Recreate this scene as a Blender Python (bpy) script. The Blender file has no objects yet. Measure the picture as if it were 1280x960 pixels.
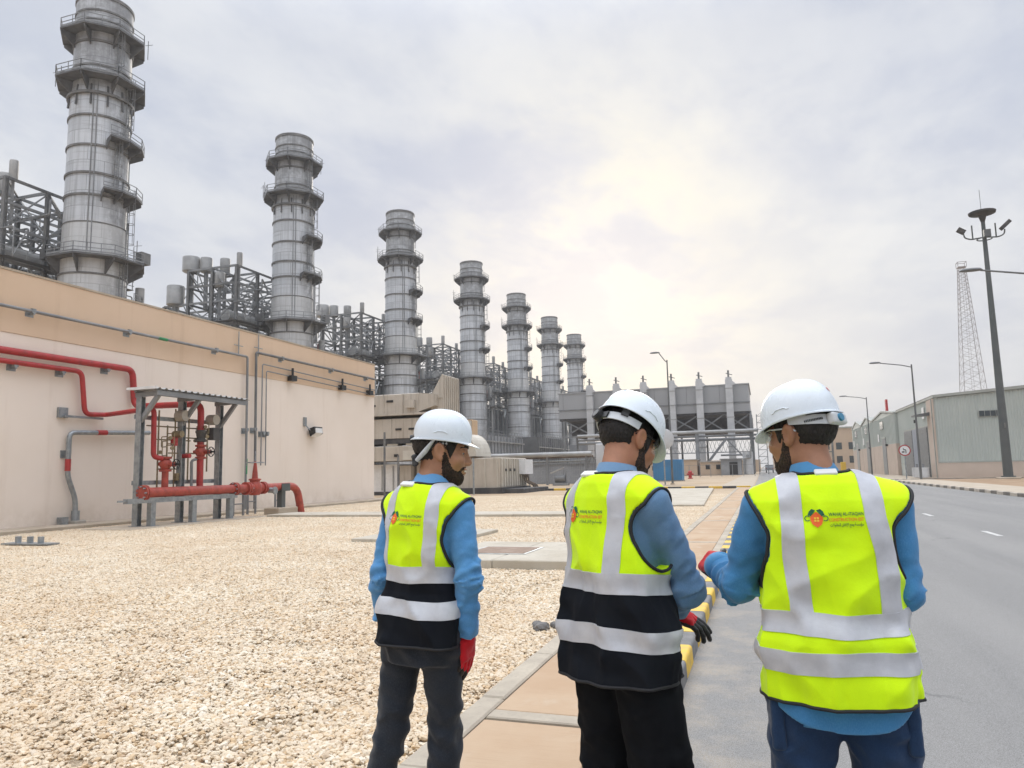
import bpy, bmesh, math, random
import numpy as np
from mathutils import Vector, Matrix, Euler
PI = math.pi
R = math.radians
scene = bpy.context.scene
COL = scene.collection

# ------------------------------------------------------------------ camera
cam = bpy.data.cameras.new('camera')
cam.sensor_width = 36.0
cam.lens = 36.0 * 920.0 / 1280.0
cam.clip_start = 0.05
cam.clip_end = 6000.0
camo = bpy.data.objects.new('camera', cam)
COL.objects.link(camo)
camo.matrix_world = (Matrix.Translation((0, 0, 1.55)) @ Matrix.Rotation(R(18.55), 4, 'Z')
                     @ Matrix.Rotation(PI / 2 + R(6.8), 4, 'X') @ Matrix.Rotation(R(-1.24), 4, 'Z'))
scene.camera = camo

# ------------------------------------------------------------------ sky, sun, exposure
SUN_AZ = R(12.0)            # counter-clockwise from +Y
SUN_EL = R(15.0)
SUN_DIR = Vector((-math.sin(SUN_AZ) * math.cos(SUN_EL), math.cos(SUN_AZ) * math.cos(SUN_EL), math.sin(SUN_EL)))

def build_world():
    w = bpy.data.worlds.new('World')
    scene.world = w
    w.use_nodes = True
    nt = w.node_tree
    nt.nodes.clear()
    N, L = nt.nodes.new, nt.links.new
    def math_(op, a, b=None, c=None, clamp=False):
        n = N('ShaderNodeMath'); n.operation = op; n.use_clamp = clamp
        for i, v in enumerate((a, b, c)):
            if v is None: continue
            if isinstance(v, (int, float)): n.inputs[i].default_value = v
            else: L(v, n.inputs[i])
        return n.outputs[0]
    def mix(f, a, b, blend='MIX'):
        n = N('ShaderNodeMix'); n.data_type = 'RGBA'; n.blend_type = blend
        if isinstance(f, (int, float)): n.inputs[0].default_value = f
        else: L(f, n.inputs[0])
        for i, v in ((6, a), (7, b)):
            if isinstance(v, tuple): n.inputs[i].default_value = (*v, 1)
            else: L(v, n.inputs[i])
        return n.outputs[2]
    def ss(x, a, b):
        n = N('ShaderNodeMapRange'); n.interpolation_type = 'SMOOTHSTEP'
        L(x, n.inputs[0]); n.inputs[1].default_value = a; n.inputs[2].default_value = b
        return n.outputs[0]
    tc = N('ShaderNodeTexCoord')
    sep = N('ShaderNodeSeparateXYZ'); L(tc.outputs['Generated'], sep.inputs[0])
    z = math_('MAXIMUM', sep.outputs[2], 0.0)
    inv = math_('DIVIDE', 1.0, math_('ADD', z, 0.22))
    sc_ = N('ShaderNodeVectorMath'); sc_.operation = 'SCALE'
    L(tc.outputs['Generated'], sc_.inputs[0]); L(inv, sc_.inputs['Scale'])
    def noise(scale, detail, rough, dist=0.0, off=(0, 0, 0), sq=(1, 1, 1), rot=0.0):
        m = N('ShaderNodeMapping'); m.inputs['Location'].default_value = off; m.inputs['Scale'].default_value = sq
        m.inputs['Rotation'].default_value = (0, 0, rot)
        L(sc_.outputs[0], m.inputs[0])
        n = N('ShaderNodeTexNoise'); n.inputs['Scale'].default_value = scale; n.inputs['Detail'].default_value = detail
        n.inputs['Roughness'].default_value = rough; n.inputs['Distortion'].default_value = dist
        L(m.outputs[0], n.inputs['Vector']); return n.outputs[0]
    n1 = noise(1.35, 7, 0.56, 0.35, (3.1, 0.4, 0), (1.0, 0.7, 1), 0.4)
    n2 = noise(3.6, 7, 0.58, 0.25, (7.3, 2.0, 1.0), (1, 0.75, 1), -0.3)
    dt = N('ShaderNodeVectorMath'); dt.operation = 'DOT_PRODUCT'
    L(tc.outputs['Generated'], dt.inputs[0]); dt.inputs[1].default_value = SUN_DIR
    d = math_('MAXIMUM', dt.outputs['Value'], 0.0)
    big = ss(n1, 0.36, 0.64)
    fine = ss(n2, 0.36, 0.64)
    cl = math_('ADD', math_('MULTIPLY', big, 0.55), math_('MULTIPLY', fine, 0.45))
    low = ss(sep.outputs[2], 0.42, 0.02)                 # nearer the horizon: paler, greyer veil
    col = mix(cl, (0.43, 0.47, 0.57), (0.66, 0.675, 0.70))
    col = mix(math_('MULTIPLY', low, 0.5), col, (0.61, 0.607, 0.603))
    glow_w = math_('POWER', d, 38.0)
    glow_n = math_('POWER', d, 95.0)
    warm = mix(math_('MULTIPLY', glow_w, math_('ADD', math_('MULTIPLY', cl, 0.85), -0.08)), col, (0.69, 0.672, 0.60))
    core = math_('MULTIPLY', glow_n, math_('ADD', math_('MULTIPLY', cl, 1.0), -0.25))
    warm = mix(core, warm, (0.79, 0.73, 0.51))
    up = math_('ADD', math_('MULTIPLY', ss(sep.outputs[2], 0.5, 1.0), 3.2), 1.0)
    bg2 = N('ShaderNodeBackground'); L(warm, bg2.inputs[0]); L(up, bg2.inputs[1])
    sky = N('ShaderNodeTexSky'); sky.sky_type = 'NISHITA'; sky.sun_disc = False
    sky.sun_elevation = SUN_EL; sky.sun_rotation = -SUN_AZ; sky.dust_density = 4.0
    bg1 = N('ShaderNodeBackground'); L(sky.outputs[0], bg1.inputs[0]); bg1.inputs[1].default_value = 0.06
    mx = N('ShaderNodeMixShader'); mx.inputs[0].default_value = 0.93
    L(bg1.outputs[0], mx.inputs[1]); L(bg2.outputs[0], mx.inputs[2])
    out = N('ShaderNodeOutputWorld'); L(mx.outputs[0], out.inputs[0])
build_world()

sl = bpy.data.lights.new('sun', 'SUN')
sl.energy = 0.9
sl.angle = R(25)
sl.color = (1.0, 0.93, 0.82)
so = bpy.data.objects.new('sun', sl)
COL.objects.link(so)
so.rotation_euler = SUN_DIR.to_track_quat('Z', 'Y').to_euler()
scene.view_settings.view_transform = 'Standard'
scene.view_settings.look = 'None'
scene.view_settings.gamma = 1.0
scene.view_settings.exposure = 0.36
scene.cycles.max_bounces = 6
scene.cycles.transparent_max_bounces = 8

# ------------------------------------------------------------------ materials
def s2l(c):
    return tuple(((x / 255) / 12.92 if x / 255 <= 0.04045 else ((x / 255 + 0.055) / 1.055) ** 2.4) for x in c)

class NT:
    def __init__(s, name):
        s.m = bpy.data.materials.new(name); s.m.use_nodes = True
        s.t = s.m.node_tree; s.b = s.t.nodes['Principled BSDF']
    def n(s, t, **k):
        n = s.t.nodes.new(t)
        for a, v in k.items(): setattr(n, a, v)
        return n
    def l(s, a, b): s.t.links.new(a, b)
    def pos(s, obj=False):
        if obj: return s.n('ShaderNodeTexCoord').outputs['Object']
        return s.n('ShaderNodeNewGeometry').outputs['Position']
    def mapping(s, v, scale=(1, 1, 1), loc=(0, 0, 0)):
        m = s.n('ShaderNodeMapping'); m.inputs['Scale'].default_value = scale; m.inputs['Location'].default_value = loc
        s.l(v, m.inputs[0]); return m.outputs[0]
    def noise(s, v, scale, detail=4, rough=.55, dist=0):
        n = s.n('ShaderNodeTexNoise'); n.inputs['Scale'].default_value = scale; n.inputs['Detail'].default_value = detail
        n.inputs['Roughness'].default_value = rough; n.inputs['Distortion'].default_value = dist
        s.l(v, n.inputs['Vector']); return n.outputs[0]
    def ramp(s, f, a, b, c0=0., c1=1.):
        n = s.n('ShaderNodeMapRange'); n.interpolation_type = 'SMOOTHSTEP'; s.l(f, n.inputs[0])
        n.inputs[1].default_value = a; n.inputs[2].default_value = b; n.inputs[3].default_value = c0; n.inputs[4].default_value = c1
        return n.outputs[0]
    def mix(s, f, a, b, blend='MIX'):
        n = s.n('ShaderNodeMix', data_type='RGBA', blend_type=blend)
        if isinstance(f, (int, float)): n.inputs[0].default_value = f
        else: s.l(f, n.inputs[0])
        for i, v in ((6, a), (7, b)):
            if isinstance(v, tuple): n.inputs[i].default_value = (*v[:3], 1)
            else: s.l(v, n.inputs[i])
        return n.outputs[2]
    def math(s, op, a, b=None):
        n = s.n('ShaderNodeMath', operation=op)
        for i, v in enumerate((a, b)):
            if v is None: continue
            if isinstance(v, (int, float)): n.inputs[i].default_value = v
            else: s.l(v, n.inputs[i])
        return n.outputs[0]
    def bump(s, h, strength=.3, dist=.01):
        n = s.n('ShaderNodeBump'); n.inputs['Strength'].default_value = strength; n.inputs['Distance'].default_value = dist
        s.l(h, n.inputs['Height']); s.l(n.outputs[0], s.b.inputs['Normal'])
    def color(s, c):
        if isinstance(c, tuple): s.b.inputs['Base Color'].default_value = (*c[:3], 1)
        else: s.l(c, s.b.inputs['Base Color'])
    def set(s, rough=None, metal=None, spec=None):
        if rough is not None:
            if isinstance(rough, (int, float)): s.b.inputs['Roughness'].default_value = rough
            else: s.l(rough, s.b.inputs['Roughness'])
        if metal is not None: s.b.inputs['Metallic'].default_value = metal
        if spec is not None: s.b.inputs['Specular IOR Level'].default_value = spec
        return s.m

def simple(name, c, c2=None, scale=3., rough=.6, metal=0., bump=0., bscale=60., bdist=.004, spec=None, obj=False, sq=(1, 1, 1), lo=.3, hi=.7):
    """two-tone noise weathering with a fine bump"""
    t = NT(name)
    p = t.pos(obj)
    if c2 is None: c2 = tuple(x * .82 for x in c)
    f = t.ramp(t.noise(t.mapping(p, sq), scale, 6, .6), lo, hi)
    t.color(t.mix(f, c, c2))
    if bump: t.bump(t.noise(p, bscale, 4, .6), bump, bdist)
    return t.set(rough, metal, spec)

M = {}
M['galv'] = simple('galvanised_steel', (.36, .38, .39), (.24, .26, .27), 6, .45, .55, .1, 40)
M['dark_steel'] = simple('dark_grey_steel', (.13, .135, .14), (.20, .20, .195), 1.2, .6, .2)
M['mid_steel'] = simple('grey_painted_steel', (.27, .28, .285), (.19, .195, .2), 0.9, .55, .2)
M['pale_steel'] = simple('pale_grey_steel', (.42, .42, .41), (.28, .28, .275), 0.5, .5, .25)
M['rust'] = simple('rusty_steel', (.19, .14, .10), (.10, .075, .055), 1.0, .75, .1)
M['red'] = simple('red_pipe_paint', (.42, .035, .035), (.27, .035, .03), 4, .42, 0, .06, 90, lo=.4, hi=.75)
M['red2'] = simple('sunbleached_red_paint', (.44, .075, .05), (.27, .05, .035), 5, .5, 0, .06, 90)
M['brass'] = simple('dull_brass', (.30, .24, .14), (.2, .16, .1), 9, .45, .5)
M['black'] = simple('black_plastic', (.012, .012, .013), (.02, .02, .02), 9, .45)
M['white'] = simple('white_paint', (.74, .74, .73), (.66, .66, .65), 4, .5)
M['green_tag'] = simple('green_tape', (.02, .25, .09), None, 4, .5)
M['blue_box'] = simple('blue_container_paint', (.05, .22, .42), (.06, .18, .33), .8, .55)
M['fleck'] = simple('tan_box_paint', (.62, .42, .27), None, 1, .7)
M['kerb_yellow'] = simple('yellow_kerb_paint', (.68, .44, .045), (.50, .34, .10), 7, .7, 0, .35, 50, .006, lo=.42, hi=.78)
M['kerb_grey'] = simple('worn_grey_kerb', (.20, .195, .19), (.13, .13, .13), 6, .8, 0, .35, 50, .006)
M['kerb_black'] = simple('black_kerb_paint', (.05, .05, .05), (.1, .095, .09), 6, .8)
M['kerb_cream'] = simple('cream_kerb_block', (.52, .46, .38), (.40, .36, .30), 3, .85)
M['kerb_brown'] = simple('dark_kerb_block', (.13, .115, .10), (.19, .17, .145), 3, .85)
M['concrete'] = simple('pale_concrete', (.46, .42, .36), (.36, .33, .285), 1.3, .88, 0, .25, 70, .004)
M['concrete2'] = simple('warm_concrete', (.47, .40, .31), (.39, .32, .24), 1.0, .9, 0, .25, 70, .004)
M['concrete_grey'] = simple('grey_concrete', (.30, .285, .265), (.22, .21, .195), 1.5, .88, 0, .25, 60, .004)
M['soil'] = simple('brown_soil', (.27, .17, .095), (.36, .25, .155), .35, .95, 0, .6, 6, .05)
M['steel_cover'] = simple('rusty_hatch', (.20, .13, .09), (.28, .20, .15), 5, .8)
M['hall_grey'] = simple('grey_hall_cladding', (.40, .405, .41), (.345, .35, .355), .06, .6, .1, sq=(1, 1, .3))
M['hall_light'] = simple('pale_duct_metal', (.58, .585, .59), (.48, .485, .49), .6, .5, .2)
M['wh_green'] = simple('pale_green_sheet', (.50, .53, .49), (.45, .485, .45), .25, .55, .05)
M['wh_cream'] = simple('cream_block_render', (.56, .46, .385), (.50, .41, .335), .5, .9)
M['wh_trim'] = simple('beige_trim', (.40, .41, .37), None, .5, .6)
M['shutter'] = simple('grey_shutter', (.25, .26, .265), (.20, .205, .21), 2, .5, .3)
M['shutter_blue'] = simple('blue_grey_door', (.27, .30, .36), None, 2, .5, .2)
M['far_cream'] = simple('far_cream_wall', (.52, .41, .30), (.46, .36, .27), .2, .9)
M['far_grey'] = simple('far_grey_plant', (.30, .31, .33), (.2, .21, .22), .3, .7)
M['lamp_grey'] = simple('lamp_post_grey', (.16, .165, .165), (.12, .125, .125), 1, .5, .3)
M['mast_grey'] = simple('mast_green_grey', (.085, .098, .098), (.11, .12, .12), .8, .5, .2)
M['tower_red'] = simple('faded_tower_steel', (.30, .27, .27), (.34, .32, .32), .2, .7)
M['glass_dark'] = simple('dark_window_glass', (.03, .04, .045), (.05, .06, .065), 1, .15, 0, spec=.6)
M['tyre'] = simple('tyre_rubber', (.02, .02, .02), None, 5, .85)
M['rock'] = simple('dark_grey_rock', (.12, .115, .11), (.2, .19, .18), 14, .9, 0, .5, 60, .01)

def mat_asphalt():
    t = NT('worn_asphalt'); p = t.pos()
    big = t.ramp(t.noise(t.mapping(p, (1, .16, 1)), .55, 5, .6), .35, .68)
    c = t.mix(big, (.185, .178, .168), (.245, .234, .218))
    pat = t.ramp(t.noise(p, .9, 6, .65), .58, .75)
    c = t.mix(t.math('MULTIPLY', pat, .35), c, (.155, .152, .148))
    sx = t.n('ShaderNodeSeparateXYZ'); t.l(p, sx.inputs[0])
    sand = t.ramp(sx.outputs[0], .55, -.60)                       # sand swept against the kerb
    sandn = t.ramp(t.noise(p, 2.2, 6, .7), .40, .68)
    c = t.mix(t.math('MULTIPLY', t.math('MULTIPLY', sand, sandn), .75), c, (.40, .33, .245))
    tr = t.ramp(t.noise(t.mapping(p, (1.1, .02, 1), (3, 0, 0)), 1.2, 4, .6), .50, .66)      # rubber-darkened wheel tracks
    c = t.mix(t.math('MULTIPLY', tr, .45), c, (.135, .132, .128))
    oil = t.ramp(t.noise(t.mapping(p, (1, .7, 1)), 1.6, 5, .65), .68, .78)
    c = t.mix(t.math('MULTIPLY', oil, .5), c, (.10, .098, .095))
    sp = t.noise(p, 170, 2, .7)
    c = t.mix(t.ramp(sp, .42, .60, 0, .75), c, (.33, .325, .315))
    c = t.mix(t.ramp(t.noise(p, 230, 2, .6), .54, .66, 0, .75), c, (.06, .06, .06))
    vo = t.n('ShaderNodeTexVoronoi', feature='DISTANCE_TO_EDGE'); vo.inputs['Scale'].default_value = .45
    wv = t.n('ShaderNodeVectorMath', operation='ADD'); t.l(p, wv.inputs[0])
    nn = t.n('ShaderNodeTexNoise'); nn.inputs['Scale'].default_value = 2.5; nn.inputs['Detail'].default_value = 5; t.l(p, nn.inputs['Vector'])
    t.l(nn.outputs['Color'], wv.inputs[1]); t.l(wv.outputs[0], vo.inputs['Vector'])
    crack = t.ramp(vo.outputs['Distance'], .012, .002)
    ck = t.math('MULTIPLY', crack, t.ramp(t.noise(p, .25, 2), .52, .62))
    c = t.mix(t.math('MULTIPLY', ck, .6), c, (.07, .07, .07))
    t.color(c); t.bump(t.noise(p, 150, 3, .7), .55, .004)
    return t.set(.85, 0, .3)
M['asphalt'] = mat_asphalt()

def mat_gravel_base():
    t = NT('gravel_bed'); p = t.pos()
    c = t.mix(t.ramp(t.noise(p, 28, 4, .7), .35, .65), (.34, .26, .165), (.56, .46, .33))
    t.color(c); t.bump(t.noise(p, 30, 3, .7), 1.0, .03)
    return t.set(.95)
M['gravel_bed'] = mat_gravel_base()

def mat_stone():
    t = NT('limestone_chippings')
    g = t.n('ShaderNodeNewGeometry'); oi = t.n('ShaderNodeObjectInfo')
    r = t.math('FRACT', t.math('ADD', g.outputs['Random Per Island'], oi.outputs['Random']))
    cr = t.n('ShaderNodeValToRGB'); t.l(r, cr.inputs[0])
    e = cr.color_ramp.elements
    e[0].position = 0; e[0].color = (.70, .59, .44, 1)
    e[1].position = 1; e[1].color = (.66, .53, .37, 1)
    for pos, c in ((.12, (.77, .69, .55)), (.3, (.66, .54, .385)), (.46, (.80, .74, .63)), (.6, (.70, .56, .385)), (.74, (.60, .435, .26)), (.84, (.78, .69, .545)), (.93, (.47, .35, .24)), (.96, (.72, .64, .50))):
        x = e.new(pos); x.color = (*c, 1)
    big = t.ramp(t.noise(t.pos(), .5, 4, .6), .35, .65)
    c = t.mix(t.math('MULTIPLY', big, .4), cr.outputs[0], (.58, .42, .26))
    dust = t.ramp(t.noise(t.mapping(t.pos(), (.35, .8, 1)), .35, 5, .65), .50, .72)      # pale dusty drifts
    c = t.mix(t.math('MULTIPLY', dust, .45), c, (.70, .60, .46))
    f = t.ramp(t.noise(t.pos(), 60, 3, .6), .4, .7)
    c = t.mix(t.math('MULTIPLY', f, .3), c, (.50, .38, .25))
    t.color(c); t.bump(t.noise(t.pos(), 120, 3, .6), .4, .004)
    return t.set(.85, 0, .3)
M['stone'] = mat_stone()

def mat_sand():
    t = NT('sandy_ground'); p = t.pos()
    c = t.mix(t.ramp(t.noise(p, .12, 6, .6), .35, .65), (.47, .355, .235), (.40, .29, .185))
    c = t.mix(t.ramp(t.noise(t.mapping(p, (.3, 2, 1)), .25, 5, .6), .52, .68, 0, .7), c, (.53, .44, .33))
    c = t.mix(t.ramp(t.noise(p, 14, 3, .7), .45, .7, 0, .4), c, (.30, .23, .15))
    t.color(c); t.bump(t.noise(p, 5, 6, .7), .6, .06)
    return t.set(.95)
M['sand'] = mat_sand()

def mat_paving():
    t = NT('sand_stained_paving'); p = t.pos()
    c = t.mix(t.ramp(t.noise(p, .8, 6, .62), .32, .68), (.42, .285, .18), (.48, .355, .24))
    st = t.ramp(t.noise(t.mapping(p, (1.2, .55, 1)), 1.1, 6, .65), .56, .74)
    c = t.mix(t.math('MULTIPLY', st, .75), c, (.37, .21, .10))
    pl = t.ramp(t.noise(t.mapping(p, (1, .6, 1), (5, 2, 0)), 1.7, 5, .6), .55, .72)
    c = t.mix(t.math('MULTIPLY', pl, .5), c, (.53, .47, .38))
    br = t.noise(t.mapping(p, (3, 90, 1)), 1.0, 3, .6)              # broom finish
    c = t.mix(t.ramp(br, .45, .7, 0, .25), c, (.36, .25, .16))
    t.color(c); t.bump(br, .25, .004)
    return t.set(.88, 0, .3)
M['paving'] = mat_paving()

def mat_edging():
    t = NT('paving_edge_concrete'); p = t.pos()
    c = t.mix(t.ramp(t.noise(p, 1.5, 6, .65), .35, .66), (.47, .41, .32), (.36, .31, .245))
    c = t.mix(t.ramp(t.noise(p, 40, 3, .6), .5, .7, 0, .35), c, (.27, .24, .20))
    t.color(c); t.bump(t.noise(p, 60, 4, .6), .3, .004)
    return t.set(.88)
M['edging'] = mat_edging()

def mat_pad():
    t = NT('weathered_pad_concrete'); p = t.pos()
    c = t.mix(t.ramp(t.noise(p, 1.1, 6, .65), .35, .66), (.50, .455, .375), (.42, .37, .29))
    c = t.mix(t.ramp(t.noise(t.mapping(p, (3, 3, .5)), 2.5, 5, .65), .52, .75, 0, .55), c, (.24, .22, .19))
    t.color(c); t.bump(t.noise(p, 50, 4, .6), .35, .005)
    return t.set(.9)
M['pad'] = mat_pad()

def mat_wall(name, a, b, stain):
    t = NT(name); p = t.pos()
    c = t.mix(t.ramp(t.noise(p, .35, 5, .6), .3, .7), a, b)
    st = t.ramp(t.noise(t.mapping(p, (1, 1.6, .10)), 1.2, 6, .65), .52, .80)
    c = t.mix(t.math('MULTIPLY', st, .5), c, stain)
    sx = t.n('ShaderNodeSeparateXYZ'); t.l(p, sx.inputs[0])
    foot = t.math('MULTIPLY', t.ramp(sx.outputs[2], 1.1, .1), t.ramp(t.noise(p, .8, 6, .7), .35, .7))
    c = t.mix(t.math('MULTIPLY', foot, .4), c, (.45, .34, .24))
    t.color(c)
    br = t.n('ShaderNodeTexBrick'); br.inputs['Scale'].default_value = 1.0
    br.inputs['Brick Width'].default_value = 2.4; br.inputs['Row Height'].default_value = 1.2; br.inputs['Mortar Size'].default_value = .006
    br.inputs['Mortar Smooth'].default_value = .6
    cmb = t.n('ShaderNodeCombineXYZ'); t.l(sx.outputs[1], cmb.inputs[0]); t.l(sx.outputs[2], cmb.inputs[1]); t.l(cmb.outputs[0], br.inputs['Vector'])
    h = t.math('ADD', t.math('MULTIPLY', t.noise(p, 35, 4, .6), .5), t.math('MULTIPLY', br.outputs['Fac'], -.25))
    h = t.math('ADD', h, t.math('MULTIPLY', t.noise(p, 1.3, 3, .5), 1.2))
    t.bump(h, .3, .012)
    return t.set(.9, 0, .25)
M['wall_cream'] = mat_wall('cream_wall_render', (.83, .735, .645), (.79, .695, .60), (.64, .53, .43))
M['wall_tan'] = mat_wall('tan_parapet_render', (.70, .53, .385), (.665, .495, .35), (.55, .39, .265))

def mat_stack():
    t = NT('weathered_stack_steel'); p = t.pos(True)
    s = t.n('ShaderNodeSeparateXYZ'); t.l(p, s.inputs[0])
    ang = t.math('ARCTAN2', s.outputs[1], s.outputs[0])
    u = t.math('MULTIPLY', ang, 3.1)
    cmb = t.n('ShaderNodeCombineXYZ'); t.l(u, cmb.inputs[0]); t.l(s.outputs[2], cmb.inputs[1])
    oi = t.n('ShaderNodeObjectInfo'); t.l(t.math('MULTIPLY', oi.outputs['Random'], 50), cmb.inputs[2])
    uv = cmb.outputs[0]
    br = t.n('ShaderNodeTexBrick'); t.l(uv, br.inputs['Vector']); br.inputs['Scale'].default_value = 1
    br.inputs['Brick Width'].default_value = 3.3; br.inputs['Row Height'].default_value = 1.75; br.inputs['Mortar Size'].default_value = .03
    br.inputs['Color1'].default_value = (.60, .615, .63, 1); br.inputs['Color2'].default_value = (.50, .515, .53, 1); br.inputs['Mortar'].default_value = (.27, .275, .28, 1)
    c = br.outputs[0]
    st = t.ramp(t.noise(t.mapping(uv, (2.2, .06, 1)), 1.3, 7, .68), .44, .70)
    c = t.mix(t.math('MULTIPLY', st, .6), c, (.26, .26, .26))
    hor = t.ramp(t.noise(t.mapping(uv, (.25, 2.6, 1)), 1.0, 6, .7), .5, .72)
    c = t.mix(t.math('MULTIPLY', hor, .45), c, (.26, .255, .25))
    lad = t.math('MULTIPLY', t.ramp(t.math('ABSOLUTE', t.math('ADD', ang, .0)), .75, .1), t.ramp(t.noise(t.mapping(uv, (1, .5, 1)), 1.2, 6, .7), .3, .6))
    c = t.mix(t.math('MULTIPLY', lad, .7), c, (.17, .168, .165))      # soot run-off under the ladder platforms
    top = t.math('MULTIPLY', t.ramp(s.outputs[2], 43, 47), t.ramp(t.noise(uv, .8, 6, .7), .25, .65))
    c = t.mix(t.math('MULTIPLY', top, .72), c, (.20, .198, .195))
    lowb = t.math('MULTIPLY', t.ramp(s.outputs[2], 30.2, 29.6), t.ramp(s.outputs[2], 20.0, 24.5))
    c = t.mix(t.math('MULTIPLY', lowb, .5), c, (.56, .55, .52))
    t.color(c); t.bump(t.noise(t.mapping(uv, (1, .4, 1)), .9, 3, .5), .25, .12)
    return t.set(.42, .35)
M['stack'] = mat_stack()
M['stack_ring'] = simple('stack_ring_steel', (.20, .195, .185), (.12, .118, .115), 1.2, .6, .3)
M['platform'] = simple('sooty_platform_steel', (.155, .158, .16), (.095, .096, .098), .9, .65, .3)
M['casing'] = simple('boiler_casing', (.16, .165, .17), (.10, .105, .108), .25, .6, .3)
def mat_beige():
    t = NT('dusty_beige_ductwork'); p = t.pos()
    c = t.mix(t.ramp(t.noise(p, .8, 5, .6), .3, .7), (.50, .455, .39), (.44, .39, .325))
    st = t.ramp(t.noise(t.mapping(p, (3, 3, .12)), 1.6, 6, .65), .5, .74)
    c = t.mix(t.math('MULTIPLY', st, .65), c, (.20, .165, .125))
    t.color(c); return t.set(.6, 0, .4)
M['beige'] = mat_beige()
M['beige_light'] = simple('cream_enclosure_paint', (.56, .53, .46), (.46, .42, .355), .9, .6)
M['plinth'] = simple('dark_plinth', (.045, .045, .05), (.09, .085, .08), 1.5, .8)
M['tan_lintel'] = simple('tan_sheet', (.60, .42, .26), None, .5, .7)

# ------------------------------------------------------------------ mesh helpers
def org(o):
    v = Vector((0, 0, 0))
    while o is not None:
        v += o.location; o = o.parent
    return v

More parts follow.
